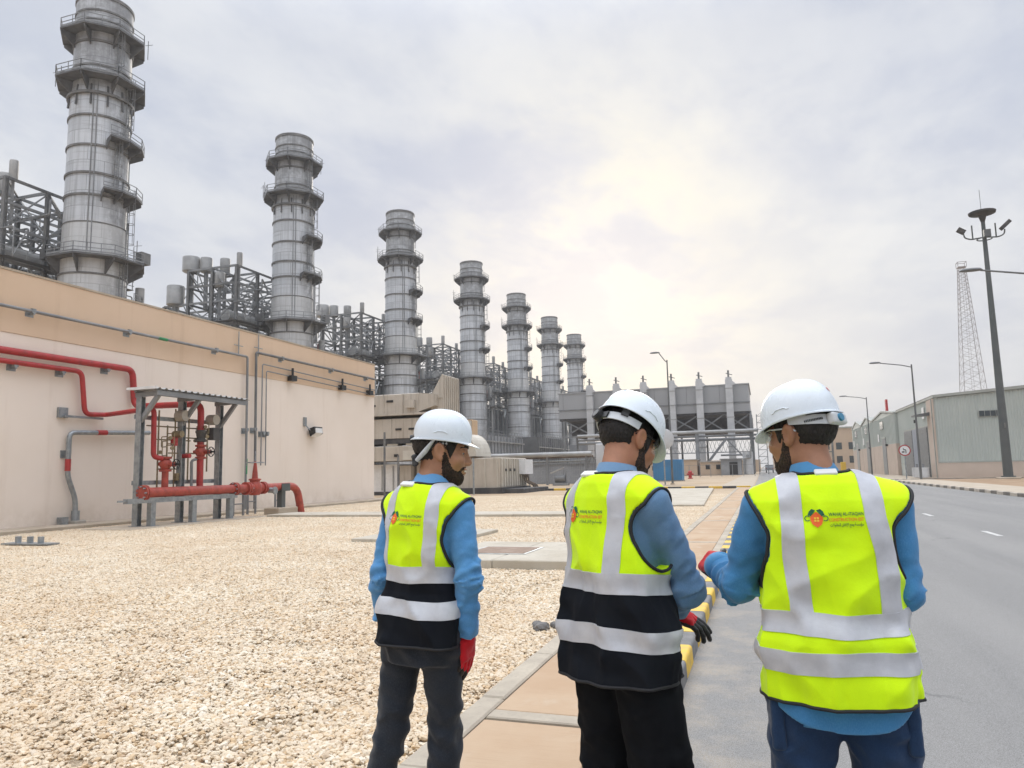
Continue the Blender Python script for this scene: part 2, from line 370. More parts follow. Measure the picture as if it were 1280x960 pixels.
class MB:
    def __init__(s): s.v = []; s.f = []; s.m = []
    def add(s, vs, fs, m=0):
        b = len(s.v); s.v += [tuple(x) for x in vs]
        s.f += [tuple(b + i for i in f) for f in fs]; s.m += [m] * len(fs)
        return s
    def box(s, x0, y0, z0, x1, y1, z1, m=0):
        if x0 > x1: x0, x1 = x1, x0
        if y0 > y1: y0, y1 = y1, y0
        if z0 > z1: z0, z1 = z1, z0
        return s.add([(x0, y0, z0), (x1, y0, z0), (x1, y1, z0), (x0, y1, z0), (x0, y0, z1), (x1, y0, z1), (x1, y1, z1), (x0, y1, z1)],
                     [(3, 2, 1, 0), (4, 5, 6, 7), (0, 1, 5, 4), (1, 2, 6, 5), (2, 3, 7, 6), (3, 0, 4, 7)], m)
    def bbox(s, x0, y0, z0, x1, y1, z1, b=.01, m=0):
        """box with chamfered upper edges"""
        if x0 > x1: x0, x1 = x1, x0
        if y0 > y1: y0, y1 = y1, y0
        vs = [(x0, y0, z0), (x1, y0, z0), (x1, y1, z0), (x0, y1, z0),
              (x0, y0, z1 - b), (x1, y0, z1 - b), (x1, y1, z1 - b), (x0, y1, z1 - b),
              (x0 + b, y0 + b, z1), (x1 - b, y0 + b, z1), (x1 - b, y1 - b, z1), (x0 + b, y1 - b, z1)]
        return s.add(vs, [(3, 2, 1, 0), (8, 9, 10, 11)] + [(i, (i + 1) % 4, (i + 1) % 4 + 4, i + 4) for i in range(4)]
                     + [(i + 4, (i + 1) % 4 + 4, (i + 1) % 4 + 8, i + 8) for i in range(4)], m)
    def frame(s, d):
        d = Vector(d).normalized()
        up = Vector((0, 0, 1)) if abs(d.z) < .95 else Vector((1, 0, 0))
        a = up.cross(d).normalized(); return a, d.cross(a).normalized()
    def cyl(s, p0, p1, r0, r1=None, n=12, caps=True, m=0):
        r1 = r0 if r1 is None else r1
        p0, p1 = Vector(p0), Vector(p1); a, b = s.frame(p1 - p0)
        vs = []
        for p, r in ((p0, r0), (p1, r1)):
            for i in range(n):
                t = 2 * PI * i / n; vs.append(p + (a * math.cos(t) + b * math.sin(t)) * r)
        fs = [(i, (i + 1) % n, (i + 1) % n + n, i + n) for i in range(n)]
        if caps: fs += [tuple(range(n - 1, -1, -1)), tuple(range(n, 2 * n))]
        return s.add(vs, fs, m)
    def beam(s, p0, p1, w, h=None, m=0):
        h = w if h is None else h
        p0, p1 = Vector(p0), Vector(p1); a, b = s.frame(p1 - p0)
        vs = [p + a * (w / 2 * i) + b * (h / 2 * j) for p in (p0, p1) for i, j in ((-1, -1), (1, -1), (1, 1), (-1, 1))]
        return s.add(vs, [(3, 2, 1, 0), (4, 5, 6, 7), (0, 1, 5, 4), (1, 2, 6, 5), (2, 3, 7, 6), (3, 0, 4, 7)], m)
    def tube(s, pts, r, n=8, m=0, closed=False, bend=0., caps=True):
        pts = [Vector(p) for p in pts]
        if bend > 0 and len(pts) > 2:
            q = [pts[0]]
            for i in range(1, len(pts) - 1):
                a, c, b = pts[i - 1], pts[i], pts[i + 1]
                bb = min(bend, (a - c).length * .49, (b - c).length * .49)
                e0 = c + (a - c).normalized() * bb; e1 = c + (b - c).normalized() * bb
                for k in range(6):
                    t = k / 5; q.append(e0 * (1 - t) ** 2 + c * 2 * t * (1 - t) + e1 * t * t)
            q.append(pts[-1]); pts = q
        k = len(pts); vs = []; prev = None
        rr = r if isinstance(r, (list, tuple)) else [r] * k
        for i, p in enumerate(pts):
            if closed: d = pts[(i + 1) % k] - pts[i - 1]
            else: d = pts[min(i + 1, k - 1)] - pts[max(i - 1, 0)]
            d.normalize()
            if prev is None: a, b = s.frame(d)
            else:
                a = prev - d * prev.dot(d); a.normalize(); b = d.cross(a)
            prev = a
            for j in range(n):
                t = 2 * PI * j / n; vs.append(p + (a * math.cos(t) + b * math.sin(t)) * rr[i])
        fs = []
        for i in range(k if closed else k - 1):
            i2 = (i + 1) % k
            fs += [(i * n + j, i * n + (j + 1) % n, i2 * n + (j + 1) % n, i2 * n + j) for j in range(n)]
        if not closed and caps: fs += [tuple(range(n - 1, -1, -1)), tuple(range((k - 1) * n, k * n))]
        return s.add(vs, fs, m)
    def lathe(s, prof, n=24, c=(0, 0, 0), m=0, caps=False):
        vs = [(c[0] + r * math.cos(2 * PI * i / n), c[1] + r * math.sin(2 * PI * i / n), c[2] + z) for r, z in prof for i in range(n)]
        fs = [(j * n + i, j * n + (i + 1) % n, (j + 1) * n + (i + 1) % n, (j + 1) * n + i) for j in range(len(prof) - 1) for i in range(n)]
        if caps: fs += [tuple(range(n - 1, -1, -1)), tuple(range((len(prof) - 1) * n, len(prof) * n))]
        return s.add(vs, fs, m)
    def prism(s, poly, d, m=0):
        """closed polygon (list of 3-D points) pushed along vector d"""
        n = len(poly); d = Vector(d); poly = [Vector(p) for p in poly]
        vs = poly + [p + d for p in poly]
        return s.add(vs, [tuple(range(n - 1, -1, -1)), tuple(range(n, 2 * n))] + [(i, (i + 1) % n, (i + 1) % n + n, i + n) for i in range(n)], m)
    def build(s, name, mat, parent=None, smooth=None, kind=None, world=True):
        me = bpy.data.meshes.new(name)
        o = Vector((0, 0, 0)) if (parent is None or not world) else org(parent)
        me.from_pydata([(x - o.x, y - o.y, z - o.z) for x, y, z in s.v], [], s.f)
        mats = mat if isinstance(mat, (list, tuple)) else [mat]
        for x in mats: me.materials.append(x)
        if len(mats) > 1: me.polygons.foreach_set('material_index', s.m)
        bm = bmesh.new(); bm.from_mesh(me); bmesh.ops.recalc_face_normals(bm, faces=bm.faces); bm.to_mesh(me); bm.free()
        if smooth:
            me.polygons.foreach_set('use_smooth', [True] * len(me.polygons)); me.set_sharp_from_angle(angle=R(smooth))
        ob = bpy.data.objects.new(name, me); COL.objects.link(ob)
        if parent is not None: ob.parent = parent
        if kind: ob['kind'] = kind
        return ob

def tag(o, label, cat, group=None):
    o['label'] = label; o['category'] = cat
    if group: o['group'] = group
    return o
def thing(name, label, cat, loc=(0, 0, 0), group=None):
    o = bpy.data.objects.new(name, None); COL.objects.link(o); o.location = loc
    o.empty_display_size = .2
    return tag(o, label, cat, group)
def copy_tree(o, parent=None):
    c = o.copy(); COL.objects.link(c)
    if parent is not None: c.parent = parent
    for ch in [x for x in bpy.data.objects if x.parent is o and x is not c]: copy_tree(ch, c)
    return c
def piece(src, parent, loc=None, name=None):
    """another object on the same mesh"""
    o = src.copy(); COL.objects.link(o); o.parent = parent
    if loc is not None: o.location = loc
    if name: o.name = name
    return o
# ------------------------------------------------------------------ ground, road, pavements
rnd = random.Random(7)
def sheet(name, x0, y0, x1, y1, z, mat, nx=1, ny=1):
    b = MB()
    b.add([(x0, y0, z), (x1, y0, z), (x1, y1, z), (x0, y1, z)], [(0, 1, 2, 3)])
    return b.build(name, mat, None, kind='structure')
sheet('ground', -1200, -1200, 1200, 1200, -.016, M['sand'])
road = sheet('road', -.70, -30, 10.5, 900, -.004, M['asphalt'])
sheet('side_street', 10.5, 74.6, 60, 80.6, -.008, M['asphalt'])
sheet('gravel_bed', -22.5, -6, -1.9, 45.5, -.006, M['gravel_bed'])
b = MB()
dash = None
for i, y in enumerate((11.5, 18.07, 24.64, 31.2, 37.8, 44.4, 51, 57.6, 64.2, 70.8, 77.4, 84, 90.6, 97.2)):
    b = MB(); b.add([(4.56, y, .001), (4.68, y, .001), (4.68, y + 1.25, .001), (4.56, y + 1.25, .001)], [(0, 1, 2, 3)])
    if dash is None: dash = b.build('lane_dash', simple('worn_road_paint', (.66, .65, .62), (.40, .39, .37), 9, .7), road)
    else: piece(dash, road, (0, y - 11.5, 0))

# pavement: slabs between joint strips, edging stones on both sides
pav = sheet('pavement', -1.88, -6, -.785, 57.2, .004, M['edging'])
joints = [-2.4, 4.42, 10.0, 15.5, 21.7, 28.3, 34.6, 41, 47.5, 54, 57.2]
for y0, y1 in zip(joints[:-1], joints[1:]):
    ymid = []
    yy = y0 + .14
    n = 2 if y1 - y0 > 4 else 1
    for k in range(n):
        a = y0 + .16 + (y1 - y0 - .18) * k / n; c = y0 + .16 + (y1 - y0 - .18) * (k + 1) / n - .012
        MB().bbox(-1.70, a, .0, -.955, c, .056 + rnd.uniform(0, .004), .008).build('paving_slab', M['paving'], pav)
    MB().bbox(-1.70, y0 + .004, 0, -.955, y0 + .148, .062, .008).build('joint_strip', M['edging'], pav)
es = MB().bbox(0, 0, 0, .165, 1.19, .066, .012).build('edging_stone', M['edging'], pav, world=False)
es.location = (-1.872, -6, 0)
k = 1
while -6 + k * 1.2 < 57:
    piece(es, pav, (-1.872 + rnd.uniform(-.004, .004), -6 + k * 1.2, rnd.uniform(-.004, .004))); k += 1
es2 = MB().bbox(0, 0, 0, .155, .99, .075, .010).build('edging_stone', M['edging'], pav, world=False)
es2.location = (-.945, -6, 0)
for k in range(1, 63): piece(es2, pav, (-.945 + rnd.uniform(-.002, .002), -6 + k, rnd.uniform(-.003, .003)))

def kerb_mesh(L, mat, name, w=.155, h=.125, b=.028):
    # block with a rounded road-side shoulder
    m = MB(); n = 5
    prof = [(0, -.02), (0, h - .012), (.012, h)]
    for i in range(n + 1):
        t = PI / 2 * i / n; prof.append((w - b + b * math.sin(t), h - b + b * math.cos(t)))
    prof.append((w + .006, -.02))
    k = len(prof)
    vs = [(x, .004, z) for x, z in prof] + [(x, L - .004, z) for x, z in prof]
    m.add(vs, [tuple(range(k)), tuple(range(2 * k - 1, k - 1, -1))] + [(i, i + k, i + 1 + k, i + 1) for i in range(k - 1)])
    return m, mat, name
kerb = bpy.data.objects.new('kerb', None); COL.objects.link(kerb); kerb['kind'] = 'structure'
protos = []
for mm in ('kerb_yellow', 'kerb_grey'):
    m, mt, nm = kerb_mesh(.5, M[mm], 'kerb_block')
    protos.append(m.build(nm, mt, kerb, smooth=40))
for i in range(-8, 112):
    p = protos[(i + 1) % 2]
    loc = (-.782 + rnd.uniform(-.003, .003), i * .5 + .30, rnd.uniform(-.004, .003))
    if i < -6: p.location = loc
    else: piece(p, kerb, loc)
# far cross kerb, black and yellow
kerb2 = bpy.data.objects.new('cross_kerb', None); COL.objects.link(kerb2); kerb2['kind'] = 'structure'
protos = []
for mm in ('kerb_yellow', 'kerb_black'):
    protos.append(MB().bbox(0, 0, -.02, .98, .18, .16, .02).build('kerb_block', M[mm], kerb2, world=False))
for i in range(16):
    p = protos[i % 2]; loc = (-1.9 - i, 57.3, 0)
    if i < 2: p.location = loc
    else: piece(p, kerb2, loc)
sheet('driveway', -22, 57.5, -.72, 62.5, .004, M['asphalt'])
sheet('pavement', -3.4, 62.5, -.8, 160, .004, M['concrete2'])
sheet('path', -30, 62.6, -3.4, 64.2, .004, M['concrete2'])
sheet('path', -34, 69, -5.5, 70.2, .004, M['concrete2'])
# right-hand kerb, pavement and soil
kerb3 = bpy.data.objects.new('right_kerb', None); COL.objects.link(kerb3); kerb3['kind'] = 'structure'
protos = [MB().bbox(0, 0, -.02, .2, .99, .15, .02).build('kerb_block', M[k], kerb3, world=False) for k in ('kerb_cream', 'kerb_brown')]
kk = 0
for i in range(44):
    p = protos[i % 2]
    loc = (10.5, 30 + i * 1.0, 0)
    if i < 2: p.location = loc
    else: piece(p, kerb3, loc)
for i in range(10):                    # the kerb turns into the side street
    a = PI - PI / 2 * i / 9 * .98
    o = piece(protos[i % 2], kerb3, (12.6 + 2.1 * math.cos(a), 74.0 + 2.1 * math.sin(a) * .35, 0)); o.rotation_euler.z = a - PI
sheet('right_pavement', 10.7, 20, 13.9, 74.5, .10, M['concrete2'])
b = MB()
n = 26
for i in range(n + 1):
    for j in range(n + 1):
        x = 13.9 + 46 * i / n; y = 20 + 54.4 * j / n
        e = min(i, j, n - i, n - j)
        b.v.append((x, y, .09 + (rnd.uniform(-.05, .08) if e else 0)))
for i in range(n):
    for j in range(n):
        q = i * (n + 1) + j; b.f.append((q, q + n + 1, q + n + 2, q + 1)); b.m.append(0)
b.build('soil', M['soil'], None, kind='structure', smooth=60)
sheet('right_forecourt', 12.4, 80.6, 60, 82.6, .05, M['concrete2'])
sheet('right_forecourt', 11.0, 80.6, 16.4, 170, .045, M['concrete2'])

# concrete slabs lying in the gravel
def slab_thing(name, label, x0, y0, x1, y1, h, parts=2, grp=None, sk=0.0, mat='pad'):
    t = thing(name, label, 'concrete slab', ((x0 + x1) / 2, (y0 + y1) / 2, 0), grp)
    for k in range(parts):
        a = x0 + (x1 - x0) * k / parts; c = x0 + (x1 - x0) * (k + 1) / parts - (.015 if k < parts - 1 else 0)
        m = MB().bbox(a, y0, -.05, c, y1, h + .003 * (k % 2), .015)
        m.v = [(x + (y - y0) * sk, y, z) for x, y, z in m.v]
        m.build('slab', M[mat], t)
    return t
p1 = slab_thing('concrete_pad', 'raised concrete pad with a rusty brown hatch in the gravel', -5.45, 11.3, -2.93, 14.3, .155, 2, sk=-.0)
hm = MB().bbox(-4.95, 12.15, .15, -3.95, 13.15, .172, .006)
hm.build('hatch_cover', M['steel_cover'], p1)
hf = MB()
for a in ((-5.02, 12.08, -3.88, 12.14), (-5.02, 13.16, -3.88, 13.22), (-5.02, 12.14, -4.96, 13.16), (-3.94, 12.14, -3.88, 13.16)): hf.box(a[0], a[1], .15, a[2], a[3], .166)
hf.build('hatch_frame', M['galv'], p1)
slab_thing('concrete_pad', 'small flat concrete slab in the gravel behind the man with the turned face', -9.1, 15.2, -6.5, 18.0, .10, 2)
slab_thing('concrete_walkway', 'long narrow pale concrete walkway crossing the far gravel', -18.2, 24.2, -6.2, 26.0, .11, 6)
slab_thing('concrete_strip', 'low concrete strip on the gravel beside the pavement near the cross kerb', -6.0, 30.5, -2.3, 55, .10, 1, sk=-.045)
# dark stones
for i, (x, y, s) in enumerate(((-2.13, 7.10, .085), (-2.02, 7.22, .06), (-2.22, 7.25, .05))):
    bm = bmesh.new(); bmesh.ops.create_icosphere(bm, subdivisions=2, radius=s)
    for v in bm.verts:
        v.co *= 1 + .22 * math.sin(v.co.x * 60 + i) * math.cos(v.co.y * 50 + 2 * i) + rnd.uniform(-.06, .06); v.co.z *= .6
    me = bpy.data.meshes.new('rock'); bm.to_mesh(me); bm.free(); me.materials.append(M['rock'])
    o = bpy.data.objects.new('rock', me); COL.objects.link(o); o.location = (x, y, .04)
    tag(o, ('biggest dark grey rock on the gravel by the pavement edge', 'dark grey rock touching the pavement edge', 'smallest dark grey rock on the gravel by the pavement edge')[i], 'rock')
# anchor plate with bolts
t = thing('anchor_plate', 'galvanised steel plate with upright bolts lying on the gravel', 'steel plate', (-17.1, 13.6, .05))
MB().box(-17.85, 13.42, .04, -16.35, 13.78, .075).build('plate', M['galv'], t)
for x in (-17.5, -17.1, -16.75): MB().cyl((x, 13.6, .075), (x, 13.6, .23), .07, n=10).build('bolt', M['galv'], t)

# ------------------------------------------------------------------ gravel stones
def gravel():
    rs = np.random.RandomState(3)
    bm = bmesh.new(); bmesh.ops.create_icosphere(bm, subdivisions=1, radius=1)
    bv = np.array([v.co[:] for v in bm.verts]); bf = np.array([[v.index for v in f.verts] for f in bm.faces]); bm.free()
    protos = []
    for k in range(7):
        n = 620
        V = []; F = []
        for i in range(n):
            r = .47 * math.sqrt(rs.rand()); a = rs.rand() * 2 * PI
            sz = .0120 * (0.75 + rs.rand() ** 2.2 * 1.5)
            p = bv * (1 + rs.uniform(-.22, .22, (len(bv), 1)))
            # chop a few flat facets: broken limestone, not pebbles
            for q in range(3):
                d = rs.normal(size=3); d /= np.linalg.norm(d); c = rs.uniform(.45, .8)
                dd = p @ d; p = p - np.outer(np.maximum(dd - c, 0), d)
            p = p * np.array([1.35, 1.0, .68]) * sz
            e = Euler((rs.normal() * .3, rs.normal() * .3, rs.rand() * 2 * PI)).to_matrix()
            p = p @ np.array(e).T + [r * math.cos(a), r * math.sin(a), .000 + rs.rand() * .018]
            F.append(bf + len(V) * len(bv)); V.append(p)
        V = np.concatenate(V); F = np.concatenate(F)
        me = bpy.data.meshes.new('gravel_patch'); me.from_pydata(V.tolist(), [], F.tolist()); me.materials.append(M['stone'])
        protos.append(me)
    col = bpy.data.collections.new('gravel_patches')
    for k, me in enumerate(protos):
        o = bpy.data.objects.new('gravel_patch', me); col.objects.link(o)
    pts = []
    y = -1.0; row = 0
    while y < 45:
        x = -22.2 + (row % 2) * .27
        while x < -2.15:
            if not (x < -21.0 and y > 3): pts.append((x + rs.uniform(-.12, .12), y + rs.uniform(-.12, .12), .0))
            x += .54
        y += .47; row += 1
    y = -1.0
    while y < 45: pts.append((-2.30 + rs.uniform(-.04, .0), y, .0)); y += .4
    me = bpy.data.meshes.new('gravel'); me.from_pydata(pts, [], []); me.materials.append(M['stone'])
    ob = bpy.data.objects.new('gravel', me); COL.objects.link(ob); ob['kind'] = 'stuff'
    g = bpy.data.node_groups.new('gravel_scatter', 'GeometryNodeTree')
    g.interface.new_socket('Geometry', in_out='INPUT', socket_type='NodeSocketGeometry')
    g.interface.new_socket('Geometry', in_out='OUTPUT', socket_type='NodeSocketGeometry')
    gi = g.nodes.new('NodeGroupInput'); go = g.nodes.new('NodeGroupOutput')
    mp = g.nodes.new('GeometryNodeMeshToPoints'); ip = g.nodes.new('GeometryNodeInstanceOnPoints')
    ci = g.nodes.new('GeometryNodeCollectionInfo'); ci.inputs[0].default_value = col
    ci.inputs['Separate Children'].default_value = True; ci.inputs['Reset Children'].default_value = True
    rv = g.nodes.new('FunctionNodeRandomValue'); rv.data_type = 'FLOAT_VECTOR'
    rv.inputs[0].default_value = (0, 0, 0); rv.inputs[1].default_value = (0, 0, 6.283)
    ri = g.nodes.new('FunctionNodeRandomValue'); ri.data_type = 'INT'
    for s in ri.inputs:
        if s.name == 'Min' and s.type == 'INT': s.default_value = 0
        if s.name == 'Max' and s.type == 'INT': s.default_value = 6
    L = g.links.new
    L(gi.outputs[0], mp.inputs[0]); L(mp.outputs[0], ip.inputs['Points']); L(ci.outputs[0], ip.inputs['Instance'])
    ip.inputs['Pick Instance'].default_value = True
    L([o for o in ri.outputs if o.type == 'INT'][0], ip.inputs['Instance Index'])
    L(rv.outputs[0], ip.inputs['Rotation']); L(ip.outputs[0], go.inputs[0])
    md = ob.modifiers.new('scatter', 'NODES'); md.node_group = g
gravel()
# ------------------------------------------------------------------ the beige building on the left
WX = -22.5
bl = thing('beige_building', 'long cream rendered building with a tan parapet on the left', 'building', (WX, 20, 0))
m = MB(); m.box(WX, 2, 0, -62, 40.2, 6.30); m.build('wall', M['wall_cream'], bl)
m = MB(); m.box(WX + .025, 2, 6.305, -62, 40.23, 8.30); m.build('parapet', M['wall_tan'], bl)
m = MB(); m.box(WX + .05, 2, 8.305, WX - .35, 40.26, 8.375); m.box(WX - .36, 39.9, 8.305, -62, 40.26, 8.375); m.build('coping', M['concrete2'], bl)
ap = MB(); ap.bbox(WX + .005, 3, -.05, -21.25, 45, .12, .02)
t = thing('wall_apron', 'low concrete apron along the foot of the cream wall', 'concrete slab', (-21.9, 20, 0))
for k in range(11):
    MB().bbox(WX + .005, 4 + k * 3.7, -.05, -21.25, 4 + (k + 1) * 3.7 - .015, .12 + (k % 2) * .004, .02).build('apron_slab', M['concrete2'], t)

def bracket(parent, y, z, x0=WX, d=.25, mat='galv'):
    m = MB(); m.box(x0, y - .15, z - .16, x0 + .03, y + .15, z + .1); m.box(x0 + .03, y - .03, z - .10, x0 + d, y + .03, z - .04); m.box(x0 + d - .1, y - .07, z - .04, x0 + d, y + .07, z + .1)
    return m.build('bracket', M[mat], parent)
def conduit(label, pts, r, brs, mat='mid_steel', cat='conduit', bend=.12, grp='thin conduits on the cream wall'):
    t = thing('conduit', label, cat, pts[0], grp)
    MB().tube(pts, r, 8, bend=bend).build('pipe', M[mat], t, smooth=50)
    for y, z in brs: bracket(t, y, z)
    return t
px = WX + .2
c1 = conduit('grey conduit running along the parapet then dropping to the apron', [(px, 4, 7.08), (px, 28.04, 7.10), (px, 28.1, .12)], .055, [(13, 7.08), (17.4, 7.08), (21.3, 7.08), (26, 7.1), (28.1, 3.7)])
g = MB().cyl((px, 22.7, 7.09), (px, 23.15, 7.09), .062, n=8); g.build('green_tape', M['green_tag'], c1)
MB().cyl((px, 28.1, 1.7), (px, 28.1, 2.4), .062, n=8).build('green_tape', M['green_tag'], c1)
conduit('dark conduit turning at the parapet towards the far wall corner', [(px, 28.75, .12), (px, 28.65, 7.40), (px, 40.1, 7.38)], .06, [(30.7, 7.38), (35.2, 7.36), (39.0, 7.34), (28.7, 3.75)], 'dark_steel')
conduit('thin grey conduit ending at the second black wall clip', [(px - .05, 29.2, 2.1), (px - .05, 29.2, 6.92), (px - .05, 40.1, 6.72)], .03, [(29.3, 3.6)])
conduit('thinnest grey conduit below the other two along the parapet', [(px - .05, 29.55, 2.1), (px - .05, 29.5, 6.62), (px - .05, 40.1, 6.42)], .028, [(29.6, 3.6)])
for i, y in enumerate((31.5, 36.2, 39.3)):
    t = thing('wall_clip', ('black wall clip nearest to the pipe shelter', 'middle black wall clip on the parapet edge', 'black wall clip at the far wall corner')[i], 'clip', (WX + .2, y, 6.5), 'black clips along the parapet')
    MB().box(WX + .08, y - .22, 6.35, WX + .34, y + .22, 6.62).build('clip_body', M['black'], t)
    MB().cyl((WX + .22, y, 6.62), (WX + .22, y, 7.0), .06, n=8).build('rod', M['black'], t)
t = thing('wall_lamp', 'small black floodlight on the cream wall', 'lamp', (WX, 33.4, 3.9))
MB().box(WX, 32.75, 4.15, WX + .1, 32.95, 4.6).build('junction_box', M['galv'], t)
MB().tube([(WX + .08, 32.85, 4.2), (WX + .25, 33.0, 3.95), (WX + .25, 33.3, 3.85)], .03, 6).build('cable', M['galv'], t)
m = MB(); m.prism([(WX + .08, 33.1, 4.0), (WX + .45, 33.1, 4.12), (WX + .5, 33.1, 3.78), (WX + .2, 33.1, 3.62)], (0, .75, 0)); m.build('housing', M['black'], t)
MB().prism([(WX + .502, 33.16, 4.05), (WX + .53, 33.16, 3.80), (WX + .24, 33.16, 3.60), (WX + .2, 33.16, 3.615)], (0, .62, 0)).build('lens', M['white'], t)
# stub crosses standing on the coping side
for i, (y, z) in enumerate(((27.5, 7.55), (28.9, 7.65))):
    m = MB(); m.cyl((WX + .13, y, z - .4), (WX + .13, y, z + .65), .025, n=6); m.cyl((WX + .13, y - .3, z), (WX + .13, y + .3, z), .02, n=6)
    o = m.build('air_terminal', M['galv'], None)
    tag(o, ('thin metal rod with crossbar on the parapet, left of two', 'thin metal rod with crossbar on the parapet, right of two')[i], 'rod')
# grey hose pipe on the wall
hp = thing('wall_drain_pipe', 'grey pipe with red bands bending down the cream wall beside the shelter', 'pipe', (px, 19, .2))
MB().tube([(px, 22.4, 3.34), (px, 18.95, 3.2), (px, 18.95, 1.75), (px, 19.3, .95), (px, 19.34, .12)], .085, 10, bend=.22).build('pipe', M['galv'], hp, smooth=50)
MB().cyl((px, 20.05, 3.245), (px, 20.45, 3.262), .093, n=10).build('red_band', M['red'], hp)
MB().cyl((px, 18.95, 1.9), (px, 18.95, 2.3), .093, n=10).build('red_band', M['red'], hp)
MB().cyl((px, 19.34, .12), (px, 19.34, .55), .13, n=10).build('collar', M['galv'], hp)
bracket(hp, 18.95, 2.5, d=.25)
MB().bbox(px - .2, 19.15, .12, px + .2, 19.6, .22, .02).build('foot_block', M['concrete'], hp)
MB().box(px - .1, 18.72, .12, px + .12, 18.98, .36).build('junction_box', M['galv'], hp)

# ------------------------------------------------------------------ fire-water pipework
pw = thing('fire_water_pipework', 'red fire water pipework on the cream wall and under the shelter', 'pipework', (-19.2, 21, 0))
r1 = .115
MB().tube([(px, 3.5, 5.68), (px, 21.5, 5.68), (px, 21.65, 4.30), (-19.25, 21.70, 4.25), (-19.25, 21.75, 1.1)], r1, 14, bend=.3).build('upper_pipe', M['red'], pw, smooth=50)
MB().tube([(px + .02, 3.5, 5.34), (px + .02, 19.3, 5.34), (px + .02, 19.5, 3.86), (px + .02, 20.4, 3.90), (-19.35, 19.62, 3.95), (-19.35, 19.66, 2.3), (-19.25, 19.95, 2.25)], .085, 14, bend=.25).build('lower_pipe', M['red'], pw, smooth=50)
for y, z in ((16.2, 5.68), (20.4, 5.68)): bracket(pw, y, z - .12)
for y, z in ((16.9, 5.34), (18.6, 5.34)): bracket(pw, y, z - .1)
m = MB(); m.box(WX, 18.6, 3.7, WX + .1, 18.95, 4.05); m.box(WX + .1, 18.75, 3.72, WX + .2, 20.3, 3.79); m.build('bracket', M['galv'], pw)
HX, HZ = -18.95, 1.13
MB().cyl((HX, 18.95, HZ), (HX, 23.85, HZ), .165, n=18).build('header_pipe', M['red2'], pw, smooth=50)
MB().tube([(HX, 24.9, HZ), (HX, 27.2, HZ + .02), (HX, 27.55, -.1)], .16, 16, bend=.5).build('outlet_pipe', M['red2'], pw, smooth=50)
for y in (18.86, 18.95): MB().cyl((HX, y - .03, HZ), (HX, y + .03, HZ), .25, n=20).build('flange', M['red2'], pw, smooth=40)
for y in (23.2, 23.3, 23.88, 24.0, 24.85, 24.95): MB().cyl((HX, y - .035, HZ), (HX, y + .035, HZ), .25, n=18).build('flange', M['red2'], pw, smooth=40)
bolt0 = MB().cyl((0, -.05, 0), (0, .05, 0), .024, n=6).build('flange_bolt', M['galv'], pw, world=False); nb0 = 0
for y in (18.80, 23.14, 24.06):
    for k in range(8): a = k * PI / 4; L_ = Vector((HX + .2 * math.cos(a), y, HZ + .2 * math.sin(a))) - pw.location; (piece(bolt0, pw, L_) if nb0 else setattr(bolt0, 'location', L_)); nb0 += 1
v = MB(); v.lathe([(.0, -.28), (.2, -.27), (.26, -.12), (.28, 0), (.26, .14), (.19, .26), (.20, .30), (.24, .31), (.24, .36), (.12, .38), (.1, .62), (.06, .95), (.03, 1.05)], 16, (HX, 24.42, HZ)); 
vb = v.build('gate_valve', M['red2'], pw, smooth=40)
MB().cyl((HX, 24.06, HZ), (HX, 24.8, HZ), .19, n=16).build('valve_throat', M['red2'], vb, smooth=40)
m = MB(); m.tube([(HX + .34 * math.cos(a), 24.42 + .34 * math.sin(a), HZ + 1.0) for a in [2 * PI * k / 16 for k in range(16)]], .02, 6, closed=True); m.cyl((HX - .34, 24.42, HZ + 1), (HX + .34, 24.42, HZ + 1), .015, n=6); m.cyl((HX, 24.08, HZ + 1), (HX, 24.76, HZ + 1), .015, n=6)
m.cyl((HX, 24.42, HZ + .9), (HX, 24.42, HZ + 1.45), .02, n=6)
m.build('handwheel', M['galv'], vb, smooth=50)
m = MB(); m.cyl((HX + .1, 25.15, HZ - .1), (HX + .38, 25.15, HZ - .12), .11, n=12); m.cyl((HX + .38, 25.15, HZ - .12), (HX + .44, 25.15, HZ - .12), .15, n=12); m.build('drain_cap', M['galv'], pw, smooth=40)
